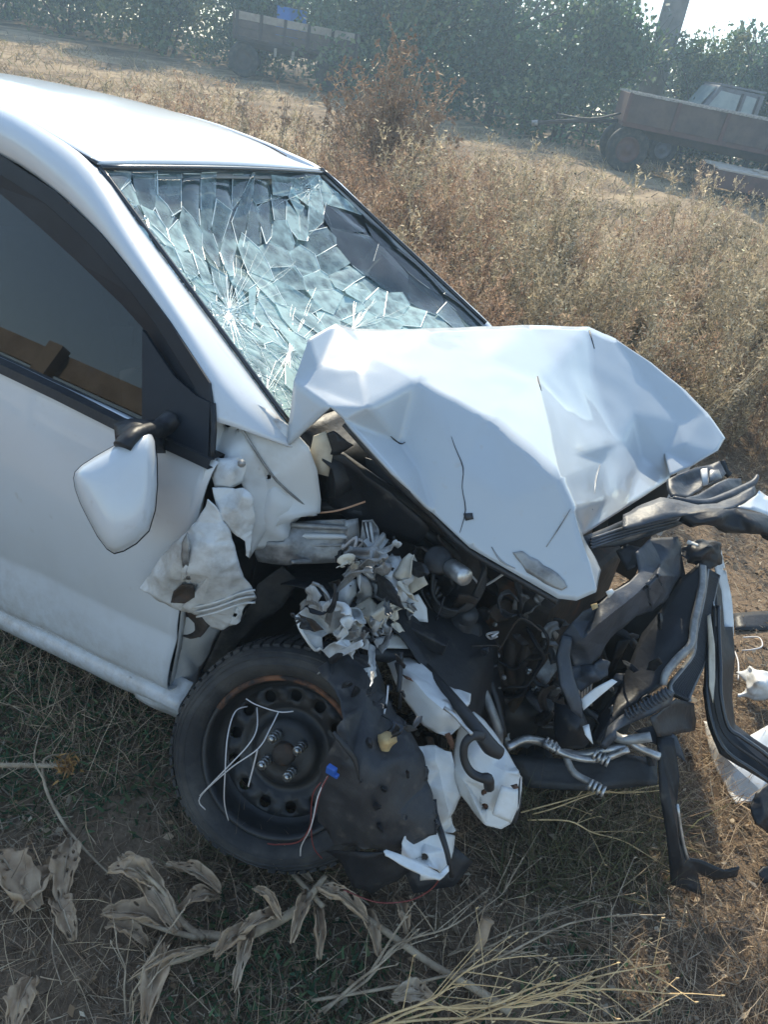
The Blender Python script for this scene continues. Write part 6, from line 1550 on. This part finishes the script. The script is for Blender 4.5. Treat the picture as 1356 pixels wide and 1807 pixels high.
def ribbon(cx, cy, y0, L, wd, m, name, th=.002):
    """strip of torn sheet metal that bends and twists along its length"""
    a = rq.uniform(0, 6.28); da = rq.gauss(0, .35); x, y = cx - math.cos(a) * L / 2, cy - math.sin(a) * L / 2
    n = 9; yy = y0; dy = rq.gauss(0, .006); tw = rq.uniform(0, 6.28); dt = rq.gauss(0, .35); rows = []
    for i in range(n):
        c = P(x, y, yy); t_ = P(x + math.cos(a) * 5, y + math.sin(a) * 5, yy + dy) - c; t_.normalize()
        s1 = t_.orthogonal().normalized(); s2 = t_.cross(s1); w = wd / 740 * (1 - .5 * abs(i / (n - 1) - .5) * rq.uniform(.3, 1.6))
        sd = s1 * math.cos(tw) + s2 * math.sin(tw); up_ = t_.cross(sd)
        rows.append([c - sd * w, c - sd * w * .4 + up_ * w * .35, c + sd * w * .3 - up_ * w * .2, c + sd * w])
        x += math.cos(a) * L / n; y += math.sin(a) * L / n; a += da + rq.gauss(0, .18); yy += dy + rq.gauss(0, .003); tw += dt
    return grid(name, rows, m, car, smooth=True, k=2, solid=th)
for i in range(30):     # pale torn metal around the crushed wing
    x, y = rq.gauss(640, 55), rq.gauss(1050, 55)
    if not (530 < x < 760 and 940 < y < 1170): continue
    ribbon(x, y, -.61 - .0009 * (y - 1000) + rq.gauss(0, .03) - .0009 * (700 - x), rq.uniform(35, 110), rq.uniform(5, 15), rq.choice([torn, grey_metal, grey_metal, grey_metal, cream, dark_metal, dark_metal, black_plastic]), 'torn_strip')
for i in range(14):
    x, y = rq.gauss(635, 60), rq.gauss(1060, 55)
    if not (530 < x < 760 and 940 < y < 1170): continue
    scrap(x, y, -.60 - .0009 * (y - 1000) + rq.gauss(0, .03) - .0009 * (700 - x), rq.uniform(18, 44), rq.choice([torn, grey_metal, dark_metal, rusty]), 'torn_scrap', rq.uniform(.3, .6), crum=.012)
for i in range(26):
    x, y = rq.uniform(700, 1010), rq.uniform(980, 1330)
    if y < 910 + (x - 690) * .55: continue
    ribbon(x, y, -.42 + .0007 * (x - 780) + rq.gauss(0, .04), rq.uniform(40, 120), rq.uniform(4, 14), rq.choice([dark_metal, rusty, black_plastic, grey_metal, dark_metal]), 'bent_strip', .004)
for i in range(56):     # dark brackets and castings in front of the engine
    x, y = rq.uniform(690, 1000), rq.uniform(960, 1330)
    if y < 900 + (x - 690) * .55: continue
    scrap(x, y, -.40 + .0007 * (x - 780) + rq.gauss(0, .05), rq.uniform(14, 42), rq.choice([dark_metal, dark_metal, rusty, rusty, black_plastic, grey_metal, grey_plastic]), 'torn_bracket', rq.uniform(.3, .8), th=.006, crum=.008)
for i in range(34):
    x, y = rq.uniform(600, 960), rq.uniform(960, 1300)
    if y < 900 + max(0, x - 690) * .5: continue
    y0 = -.52 + .0007 * (x - 700) + rq.gauss(0, .04); pts_ = []
    dx, dy = rq.gauss(0, 30), rq.gauss(15, 30)
    for k in range(5): pts_.append(P(x + dx * k * .5 + rq.gauss(0, 12), y + dy * k * .5 + rq.gauss(0, 12), y0 + rq.gauss(0, .012)))
    tube('bay_cable', pts_, rq.choice([.002, .003, .004, .006, .009]), rq.choice([hose_m, hose_m, hose_m, black_plastic, wire_w, grey_metal, rusty]), car, n=6, k=4)
for i in range(26):     # bolts, nuts and clips
    x, y = rq.uniform(560, 980), rq.uniform(940, 1300)
    if y < 900 + max(0, x - 690) * .6: continue
    q = P(x, y, -.55 + .0007 * (x - 650) + rq.gauss(0, .03)); ax_ = Vector((rq.gauss(0, .5), -1, rq.gauss(.4, .5))).normalized(); r_ = rq.uniform(.004, .009)
    mb = MB(); mb.tube([q, q + ax_ * r_], r_, n=6, k=1); mb.tube([q + ax_ * r_, q + ax_ * r_ * 2], r_ * .55, n=8, k=1); mb.build('bay_bolt', rq.choice([alu, grey_metal, rusty, chrome]), car, True)
# exhaust manifold runners and heat shield on the engine's front face
for k in range(4):
    tube('manifold_runner', [P(880 + k * 32, 1085 - k * 3, -.20), P(876 + k * 30, 1130, -.27), P(880 + k * 22, 1175, -.29), P(905 + k * 8, 1215, -.28)], [.020, .022, .020, .022], rusty, car, n=10, k=4)
for k in range(7):
    tube('alternator_fin', [P(1015 + k * 5, 1200, -.26 + .008 * k), P(1012 + k * 5, 1222, -.275 + .008 * k), P(1014 + k * 5, 1245, -.27 + .008 * k)], .004, alu, car, n=5, k=2)
for i in range(26):     # splinters hanging round the torn front corner
    x, y = rq.uniform(980, 1180), rq.uniform(1090, 1340)
    scrap(x, y, -.34 + .0011 * (x - 1000) - .0004 * (y - 1150) + rq.gauss(0, .04), rq.uniform(7, 22), rq.choice([black_plastic, grey_plastic, dark_metal, grey_metal, black_plastic]), 'torn_bracket', rq.uniform(.2, .6))
for i in range(22):     # flecks of liner and foil hanging over the wheel
    x, y = rq.uniform(590, 760), rq.uniform(1150, 1480)
    scrap(x, y, -.845 - .0004 * (y - 1150) - .00025 * (700 - x) + rq.gauss(0, .012), rq.uniform(5, 20), rq.choice([black_plastic, black_plastic, grey_plastic, rubber]), 'liner_fleck', rq.uniform(.3, .7), crum=.004)

# ================================================================== ground cover and debris near the car
rg = np.random.default_rng(23); rng = np.random.default_rng(29)
def scatter(n, x0, x1, y0, y1):
    x = rg.uniform(x0, x1, n); y = rg.uniform(y0, y1, n)
    return np.stack([x, y, terr_np(x, y)], 1)
def nzv(p, f, o=0.0): return np.array([noise.noise(Vector((a * f, b * f, o))) for a, b in p[:, :2]])
# straw litter: thin dry bits lying flat everywhere
p = np.concatenate([scatter(72000, -1.8, 1.9, -1.7, .9), scatter(26000, .2, 2.2, .3, 4.0), scatter(9000, -3.0, 3.2, 1.2, 5.0)])
n = len(p)
d = np.stack([rg.normal(size=n), rg.normal(size=n), np.abs(rg.normal(size=n)) * .35], 1)
v, t = blades_np(p + np.array([0, 0, .006]), d, rg.uniform(.012, .06, n), rg.uniform(.0006, .0022, n), .35)
c = pal(n, [(.44, .35, .25), (.34, .26, .18), (.22, .165, .115), (.54, .45, .33), (.14, .105, .075), (.38, .32, .24)], .25)
lit = np_mesh('straw_litter', v, t, np.repeat(c, 5, 0), col_m); tag(lit, 'dry straw and plant litter strewn over the soil', 'litter', kind='stuff')
# crumbled leaf bits
N = 15000; p = np.concatenate([scatter(11000, -1.7, 1.7, -1.7, .6), scatter(4000, .3, 2.2, .4, 3.5)]); n = len(p); p[:, 2] += np.abs(rg.normal(size=n)) * .008 + .004
a1 = rg.normal(size=(n, 3)); a1[:, 2] *= .45; a1 /= np.linalg.norm(a1, axis=1, keepdims=True); a2 = np.cross(a1, rg.normal(size=(n, 3)) * .5 + np.array([0, 0, 1])); a2 /= np.linalg.norm(a2, axis=1, keepdims=True)
sz = rg.gamma(2.0, .0032, (n, 1)) + .002
q4 = np.stack([p - a1 * sz, p + a2 * sz * rg.uniform(.3, .8, (n, 1)), p + a1 * sz, p - a2 * sz * rg.uniform(.3, .8, (n, 1))], 1); q4[:, 1, 2] += sz[:, 0] * .4
lb = np_mesh('leaf_crumbs', q4.reshape(-1, 3), (np.arange(n) * 4)[:, None] + np.array([[0, 1, 2, 3]]), np.repeat(pal(n, [(.42, .32, .21), (.28, .19, .12), (.50, .42, .31), (.18, .12, .08), (.36, .24, .14)], .25), 4, 0), col_m); tag(lb, 'crumbled brown leaf bits on the ground', 'leaf litter', kind='stuff')
# twiggy dead grass, tangled
p = scatter(40000, -1.7, 1.6, -1.75, .4); m = (nzv(p, 2.2, 5) + rg.normal(size=len(p)) * .25) > -.12; p = p[m]; n = len(p)
d = np.stack([rg.normal(size=n), rg.normal(size=n), np.abs(rg.normal(size=n)) * .7 + .1], 1)
v, t = blades_np(p, d, rg.uniform(.05, .19, n), rg.uniform(.0006, .0014, n), .6)
dg = np_mesh('dead_grass', v, t, np.repeat(pal(n, [(.50, .38, .26), (.40, .285, .19), (.58, .45, .30), (.29, .205, .14)], .25), 5, 0), col_m); tag(dg, 'tangle of dead grey-brown grass around the wheel', 'dead grass', kind='stuff')
# low green herbs in the shade
p = np.concatenate([scatter(30000, -1.7, .35, -1.75, -.35), scatter(3000, .3, .95, -1.2, -.3)]); m = (nzv(p, 1.6, 2) + rg.normal(size=len(p)) * .12) > .06; p = p[m]; n = len(p)
d = np.stack([rg.normal(size=n), rg.normal(size=n), np.abs(rg.normal(size=n)) * .6 + .15], 1)
p[:, 2] += np.abs(rg.normal(size=n)) * .016
v, t = blades_np(p, d, rg.uniform(.01, .032, n), rg.uniform(.002, .0052, n), .5)
hb = np_mesh('low_herbs', v, t, np.repeat(pal(n, [(.07, .13, .065), (.095, .15, .07), (.055, .10, .055), (.12, .15, .07)], .25), 5, 0), col_m); tag(hb, 'low green herbs growing in the shade of the car', 'herbs', kind='stuff')
# green-grey grass stalks in front of the engine
p = np.array([tuple(PZ(rg.uniform(880, 1180), rg.uniform(1390, 1600), 0)) for _ in range(900)]); n = len(p)
d = np.stack([rg.normal(size=n) * .6, rg.normal(size=n) * .6, np.abs(rg.normal(size=n)) * .6 + .25], 1)
v, t = blades_np(p, d, rg.uniform(.06, .20, n), rg.uniform(.0009, .002, n), .5)
gs = np_mesh('grass_tufts', v, t, np.repeat(pal(n, [(.17, .16, .08), (.22, .19, .11), (.12, .13, .065), (.28, .22, .14)], .25), 5, 0), col_m); tag(gs, 'sparse grass tufts below the broken engine', 'grass', kind='stuff')
# grass banked against the slumped tyre
p = np.array([tuple(PZ(rg.uniform(310, 640), rg.uniform(1475, 1560), 0)) for _ in range(1500)]); p[:, 2] = terr_np(p[:, 0], p[:, 1]); n = len(p)
d = np.stack([rg.normal(size=n) * .9, rg.normal(size=n) * .9, np.abs(rg.normal(size=n)) * .6 + .3], 1)
v, t = blades_np(p, d, rg.uniform(.05, .14, n), rg.uniform(.0008, .0018, n), .6)
bg_ = np_mesh('matted_grass', v, t, np.repeat(pal(n, [(.42, .32, .22), (.34, .25, .17), (.24, .18, .125), (.22, .22, .12)], .25), 5, 0), col_m); tag(bg_, 'matted dry grass banked against the flat tyre', 'grass', kind='stuff')
# crumbs of soil and small clods
mbv = []; N = 2600; p = scatter(N, -1.6, 2.2, -1.7, 3.2)
off = 0; V, T, Cc = [], [], []
octv = np.array([[1, 0, 0], [-1, 0, 0], [0, 1, 0], [0, -1, 0], [0, 0, 1], [0, 0, -1]], float); octf = np.array([[0, 2, 4], [2, 1, 4], [1, 3, 4], [3, 0, 4], [2, 0, 5], [1, 2, 5], [3, 1, 5], [0, 3, 5]])
s = rg.gamma(1.5, .0035, (N, 1, 1)) + .002
vv = octv[None] * s * rg.uniform(.6, 1.3, (N, 6, 3)) + p[:, None]
ff = (np.arange(N) * 6)[:, None, None] + octf[None]
cl = np_mesh('soil_clods', vv.reshape(-1, 3), ff.reshape(-1, 3), np.repeat(pal(N, [(.15, .105, .07), (.20, .15, .10), (.11, .08, .055)], .2), 6, 0), col_m); tag(cl, 'small crumbs of dry soil scattered about', 'soil', kind='stuff')
# mid-field stubble (short tufts) beyond the weeds
N = 26000
dd_ = rg.uniform(4.5, 24, N); ll = rg.uniform(-.62, .60, N) * dd_
p = np.stack([CAM.x + RH.x * ll + VD.x * dd_, CAM.y + RH.y * ll + VD.y * dd_, np.zeros(N)], 1); p[:, 2] = terr_np(p[:, 0], p[:, 1])
m = (p[:, 1] > 1.4) & ((nzv(p, .5, 7) + rg.normal(size=N) * .2) > -.1); p = p[m]; n = len(p); sc_ = np.clip(dd_[m] / 8, .6, 2.0)
d = np.stack([rg.normal(size=n) * .8, rg.normal(size=n) * .8, np.abs(rg.normal(size=n)) * .5 + .3], 1)
v, t = blades_np(p, d, rg.uniform(.04, .14, n) * sc_, rg.uniform(.003, .007, n) * sc_, .4)
sb = np_mesh('stubble', v, t, np.repeat(pal(n, [(.40, .30, .185), (.31, .23, .14), (.24, .185, .11), (.46, .36, .23), (.22, .20, .10)], .25), 5, 0), col_m); tag(sb, 'short dry stubble covering the open field', 'stubble', kind='stuff')

# ---- withered burdock plant lying in front of the wheel
def zpt(px, py, h): return PZ(px, py, h)
z8 = lambda L: [(a / 1.994, 1250 + b / 1.994) + tuple(r_) for a, b, *r_ in L]
bd = thing('withered_burdock', 'withered burdock plant with crumpled grey leaves lying before the wheel', 'dry plant', zpt(450, 1640, 0))
org = zpt(450, 1640, 0)
def rel(L): return [v_ - org for v_ in L]
def stem(pts_, r_, name='stem', m=stem_m, parent=bd, o0=org):
    q = [zpt(*p_) - o0 for p_ in pts_]
    return tube(name, q, r_, m, parent, n=7, k=5)
stem([(900, 1785, .03), (840, 1745, .05), (760, 1700, .06), (690, 1650, .08), (620, 1600, .09), (575, 1555, .10)], [.010, .009, .008, .008, .007, .006])
stem([(575, 1545, .11), (530, 1600, .08), (470, 1635, .06), (420, 1655, .05), (370, 1650, .05), (330, 1645, .05)], [.006, .010, .012, .011, .010, .008])
stem([(360, 1655, .05), (320, 1625, .07), (285, 1570, .10), (240, 1530, .13)], [.008, .007, .005, .003])
stem([(400, 1660, .05), (330, 1690, .06), (285, 1705, .07), (250, 1730, .08)], [.008, .006, .004, .003])
stem([(350, 1655, .05), (290, 1640, .07), (230, 1620, .08)], [.007, .005, .003])
stem([(570, 1600, .09), (520, 1545, .07), (470, 1490, .05), (420, 1465, .04), (355, 1410, .03)], [.006, .006, .006, .006, .003])
stem([(120, 1330, .06), (78, 1340, .09), (80, 1390, .09), (110, 1450, .07), (150, 1500, .05), (190, 1540, .04)], [.002, .003, .004, .004, .003, .002])
stem([(80, 1380, .09), (60, 1340, .12), (70, 1290, .14)], [.003, .002, .0015])
stem([(250, 1760, .05), (270, 1690, .07), (285, 1650, .08)], [.002, .003, .002])
stem([(95, 1620, .05), (92, 1680, .06), (108, 1738, .06)], [.002, .002, .001])
def leaf(cx, cy, h, L, Wd, ang, curl=.5, seed=0, holes=True, parent=bd, o0=org, name='withered_leaf', m=wither, raise_=.03):
    """crumpled dry leaf: ribbed sheet that curls round its midrib; ang is its direction in the picture"""
    r_ = random.Random(seed); c0 = zpt(cx, cy, h)
    e = zpt(cx + math.cos(ang) * 40, cy + math.sin(ang) * 40, h) - c0; dx = e.normalized(); dy = Vector((0, 0, 1)).cross(dx)
    nu, nv = 17, 11; Wd *= .72; L *= .92; curl *= 1.25; rows = []
    for i in range(nu):
        s_ = i / (nu - 1); w = Wd * math.sin(math.pi * min(1, (s_ * .86 + .08))) ** .7
        row = []
        for j in range(nv):
            q = j / (nv - 1) * 2 - 1
            a = q * curl * 2.0
            rr = w / max(.2, curl * 2.0)
            y_ = math.sin(a) * rr; z_ = (1 - math.cos(a)) * rr
            a += noise.noise(Vector((s_ * 3.5, seed * 1.3, .7))) * 1.1
            nn = noise.noise(Vector((s_ * 5 + seed * 3.3, q * 2.5, seed))) * .55 * w + noise.noise(Vector((s_ * 13, q * 7, seed * 2))) * .34 * w
            edge = 1 + .22 * r_.gauss(0, 1) * (abs(q) > .75)
            z2_ = z_ * (1 if curl > 0 else -1) + nn + raise_ * math.sin(s_ * math.pi * .9)
            row.append(c0 - o0 + dx * ((s_ - .5) * L + noise.noise(Vector((q * 3, s_ * 3, seed))) * .02) + dy * y_ * edge + Vector((0, 0, abs(z2_) + .004)))
        rows.append(row)
    V = [v_ for r2 in rows for v_ in r2]; Fc = []
    for i in range(nu - 1):
        for j in range(nv - 1):
            if holes and 0 < j < nv - 2 and r_.random() < .09: continue
            Fc.append((i * nv + j, i * nv + j + 1, (i + 1) * nv + j + 1, (i + 1) * nv + j))
    o = mk(name, V, Fc, m, parent, True)
    s_ = o.modifiers.new('sub', 'SUBSURF'); s_.levels = 1; s_.render_levels = 1
    s_ = o.modifiers.new('t', 'SOLIDIFY'); s_.thickness = .0015
    tube('midrib', [rows[i][nv // 2] + Vector((0, 0, .003)) for i in range(0, nu, 2)], [.0035, .003, .0028, .0026, .0022, .002, .0017, .0013, .001], stem_m, o, n=5, k=2)
    return o
LV = [(262, 1580, .06, .24, .050, 4.05, .55, 1), (230, 1555, .09, .11, .045, 3.4, .6, 2), (118, 1540, .04, .17, .055, 1.75, .5, 3), (28, 1560, .04, .20, .07, .9, .5, 4), (70, 1575, .03, .14, .05, 2.4, .6, 5),
      (112, 1625, .03, .13, .045, 1.2, .6, 6), (245, 1632, .04, .17, .05, 3.3, .7, 7), (225, 1655, .03, .11, .04, .5, .7, 8), (270, 1740, .04, .17, .045, 1.75, .6, 9), (300, 1705, .06, .17, .022, 2.75, .8, 10),
      (430, 1690, .05, .16, .030, 1.85, .7, 11), (410, 1670, .06, .10, .04, 2.4, .7, 12), (500, 1535, .05, .16, .035, .5, .7, 13), (530, 1620, .07, .14, .04, 1.9, .8, 14), (560, 1650, .05, .13, .035, 1.5, .8, 15),
      (600, 1600, .08, .15, .04, .6, .7, 16), (650, 1650, .05, .12, .04, 1.2, .7, 17), (340, 1555, .04, .16, .03, .5, .6, 18), (350, 1600, .03, .10, .04, 2.8, .7, 19), (455, 1640, .07, .12, .04, 2.6, .8, 20), (40, 1780, .05, .11, .05, 1.9, .6, 21), (705, 1620, .06, .10, .03, 1.3, .6, 22), (730, 1770, .04, .10, .04, .2, .4, 23), (470, 1600, .09, .10, .03, .9, .8, 24)]
for L in LV: leaf(*L[:6], curl=L[6], seed=L[7])
fl = thing('foxtail_head', 'pale bristly dry seed spike poking in from the frame edge', 'dry weed', zpt(60, 1350, .10)); o1 = zpt(60, 1350, .10)
tube('stalk', [zpt(-40, 1350, .10) - o1, zpt(60, 1351, .10) - o1, zpt(120, 1352, .10) - o1], [.006, .006, .004], stem_m, fl, n=6, k=3)
V, T = blades_np(np.array([tuple(zpt(x, 1351, .10) - o1) for x in rg.uniform(-30, 105, 500)]), rg.normal(size=(500, 3)), rg.uniform(.008, .016, 500), np.full(500, .001), .3)
np_mesh('bristles', V, T, np.repeat(pal(500, [(.50, .42, .33), (.42, .34, .26)], .2), 5, 0), col_m, fl)['kind'] = 'stuff'
V, T = blades_np(np.array([tuple(zpt(118 + rg.normal() * 7, 1350 + rg.normal() * 9, .10) - o1) for x in range(120)]), rg.normal(size=(120, 3)), rg.uniform(.01, .022, 120), np.full(120, .003), .5)
np_mesh('seed_tuft', V, T, np.repeat(pal(120, [(.42, .24, .09), (.34, .20, .09)], .2), 5, 0), col_m, fl)['kind'] = 'stuff'

# ---- golden dry stalks at the bottom edge
def stalks(name, label, root, ends, h0, h1, m, seed, r0=.004, twigs=7):
    r_ = random.Random(seed); o0 = zpt(*root, 0)
    t = thing(name, label, 'dry plant', o0)
    for ex, ey, hh in ends:
        a = zpt(*root, h0); b = zpt(ex, ey, hh)
        L_ = (b - a).length; jt = lambda s_: Vector((r_.gauss(0, s_), r_.gauss(0, s_), r_.gauss(0, s_ * .6))) * L_
        pts_ = [a + jt(.03), a.lerp(b, .25) + jt(.025) + Vector((0, 0, .02)), a.lerp(b, .5) + jt(.025) + Vector((0, 0, .03)), a.lerp(b, .75) + jt(.02) + Vector((0, 0, .02)), b]
        tube('stalk', [q - o0 for q in pts_], [r0, r0 * .9, r0 * .75, r0 * .6, r0 * .3], m, t, n=6, k=4)
        mb = MB()
        for k in range(twigs):
            f_ = r_.uniform(.3, .97); g_ = f_ * 4; i_ = min(3, int(g_)); s_ = pts_[i_].lerp(pts_[i_ + 1], g_ - i_); dr = (b - a).normalized()
            e_ = s_ + (dr * r_.uniform(.5, 1) + Vector((r_.gauss(0, .4), r_.gauss(0, .4), r_.gauss(.1, .3)))).normalized() * r_.uniform(.03, .16)
            mb.tube([s_ - o0, s_.lerp(e_, .5) - o0 + Vector((0, 0, .004)), e_ - o0], [r0 * .4, r0 * .35, r0 * .25], n=4, k=1)
            mb.tube([e_ - o0, e_ - o0 + dr * .007], [r0 * .8, r0 * .3], n=5, k=1)
        mb.build('twigs', m, t)['kind'] = 'stuff'
    return t
stalks('golden_stalks', 'golden branching dry stalks fanned out at the bottom edge', (640, 1830), [(1185, 1700, .22), (1195, 1755, .20), (1060, 1735, .20), (1150, 1800, .18), (880, 1690, .22)], .03, .2, gold_m, 4, r0=.0028, twigs=13)
stalks('dry_stalks', 'thin grey-brown forked stalk arching below the hanging white rail', (560, 1790), [(1130, 1612, .12), (850, 1600, .10), (760, 1640, .12)], .02, .1, stem_m, 9, r0=.0035, twigs=6)
stalks('dry_stalks', 'pale bare twig spray on the dark soil beside the black duct', (800, 1680), [(985, 1700, .06), (1010, 1640, .05), (1060, 1580, .06), (900, 1560, .10)], .02, .1, stem_m, 10, r0=.0022, twigs=9)
stalks('dry_stalks', 'bent straw stems lying under the aluminium pipes', (930, 1440), [(1165, 1395, .16), (1160, 1520, .05), (1100, 1400, .14)], .10, .1, gold_m, 12, r0=.0022, twigs=5)
stalks('dry_stalks', 'thin upright straws at the lower left below the grey leaf', (225, 1800), [(265, 1690, .14), (205, 1640, .10), (300, 1700, .1)], .0, .1, stem_m, 13, r0=.0025, twigs=3)
sp = thing('seed_head', 'small tan dry seed pod upright among the weeds', 'dry plant', zpt(850, 1650, 0)); o2 = zpt(850, 1650, 0)
tube('stalk', [zpt(820, 1720, .0) - o2, zpt(845, 1665, .08) - o2], .003, stem_m, sp, n=6, k=1)
tube('pod', [zpt(842, 1680, .07) - o2, zpt(850, 1655, .09) - o2, zpt(858, 1632, .11) - o2, zpt(862, 1622, .12) - o2], [.006, .014, .012, .016], wither, sp, n=9, k=3)

# ---- pieces thrown from the car
def debris(name, label, outline, m, inner=(), h=.02, group=None, **kw):
    """flat piece lying on the soil: outline (px, py, height)"""
    pts_ = [(a, b, PZ(a, b, c_).y) for a, b, c_ in outline]; inn_ = [(a, b, PZ(a, b, c_).y) for a, b, c_ in inner]
    o = skin(name, pts_, m, None, inner=inn_, **kw)
    return tag(o, label, 'car part', group)
debris('plastic_sheet', 'large white plastic bumper fragment lying on sunlit soil', [(1243, 1272, .02), (1262, 1278, .05), (1275, 1330, .07), (1300, 1312, .09), (1360, 1278, .09), (1420, 1270, .05), (1430, 1350, .04), (1358, 1372, .05), (1348, 1400, .03), (1335, 1414, .012), (1300, 1418, .012), (1285, 1395, .015), (1262, 1352, .015), (1250, 1310, .015)], plastic_w, inner=[(1300, 1355, .07), (1330, 1330, .085)], folds=[(2, 14, 8)], sub=3, smooth=2, crumple=.004, th=.004)
debris('plastic_rag', 'crumpled white rag of plastic beyond the black bumper carrier', [(1305, 1190, .03), (1325, 1176, .08), (1345, 1185, .10), (1370, 1200, .09), (1375, 1228, .03), (1330, 1232, .02), (1302, 1228, .02), (1322, 1212, .05)], plastic_w, inner=[(1340, 1205, .11), (1325, 1222, .05)], sub=3, smooth=0, crumple=.02, cf=13, th=.003)
debris('black_shard', 'black plastic lump at the frame edge below the white fragment', [(1335, 1455, .10), (1322, 1425, .12), (1330, 1400, .14), (1348, 1385, .15), (1400, 1370, .15), (1400, 1470, .06), (1350, 1466, .05)], black_plastic, inner=[(1355, 1430, .12)], sub=3, smooth=0, th=.008, crumple=.02, group='black plastic shards')
debris('black_shard', 'small black plastic piece at the frame edge, lowest of the shards', [(1337, 1540, .03), (1350, 1530, .04), (1400, 1520, .04), (1400, 1570, .02), (1350, 1556, .02)], black_plastic, sub=2, th=.01, crumple=.004, group='black plastic shards')
debris('dark_strip', 'dark flat strip on the soil behind the bumper carrier', [(1296, 1082, .03), (1350, 1078, .04), (1400, 1080, .04), (1400, 1110, .02), (1300, 1112, .02)], black_plastic, sub=2, th=.01, crumple=.003, group='black plastic shards')
for k, pts_ in enumerate(([(1312, 1125, .02), (1340, 1125, .04), (1346, 1140, .05), (1330, 1146, .04), (1310, 1148, .02)], [(1298, 1150, .02), (1304, 1170, .04), (1304, 1200, .03)])):
    o = tube('white_wire', [zpt(*q) for q in pts_], .003, wire_w, None, n=5, k=5)
    tag(o, ['thin white wire looped on the soil at the frame edge', 'short white wire leaning against the crumpled rag'][k], 'wire', 'white wires')
for k, (x, y) in enumerate(((1110, 618), (1290, 712), (1010, 560), (1070, 520))):
    q = G(x, y); r_ = random.Random(k)
    V = [q + Vector((r_.gauss(0, .05), r_.gauss(0, .03), abs(r_.gauss(.02, .015)))) for _ in range(5)]
    o = mk('paper_scrap', V, [(0, 1, 2), (0, 2, 3), (0, 3, 4)], plastic_w); s_ = o.modifiers.new('t', 'SOLIDIFY'); s_.thickness = .002
    tag(o, ['tiny white scrap in the weeds right of the hood crest', 'white scrap on the soil beyond the hood corner', 'tiny white scrap in the weeds above the hood', 'white speck of litter in the weeds nearest the track'][k], 'scrap', 'white scraps in the weeds')

# ================================================================== hazy air
HZ = 0.0045
bm = bmesh.new(); bmesh.ops.create_cube(bm, size=1)
for v in bm.verts:
    v.co = Vector((v.co.x * 260, v.co.y * 260, -1.2 if v.co.z < 0 else 17.0))
hm = bpy.data.materials.new('hazy_air'); hm.use_nodes = True
nt = hm.node_tree; nt.nodes.remove(nt.nodes['Principled BSDF'])
pv = _n(nt, 'ShaderNodeVolumePrincipled'); pv.inputs['Color'].default_value = (.58, .80, 1.0, 1); pv.inputs['Density'].default_value = HZ
pv.inputs['Anisotropy'].default_value = .35
nt.links.new(pv.outputs[0], nt.nodes['Material Output'].inputs['Volume'])
hz = bm_obj('haze', bm, hm)
tag(hz, 'thin sunlit haze filling the air of the field', 'haze', kind='stuff')
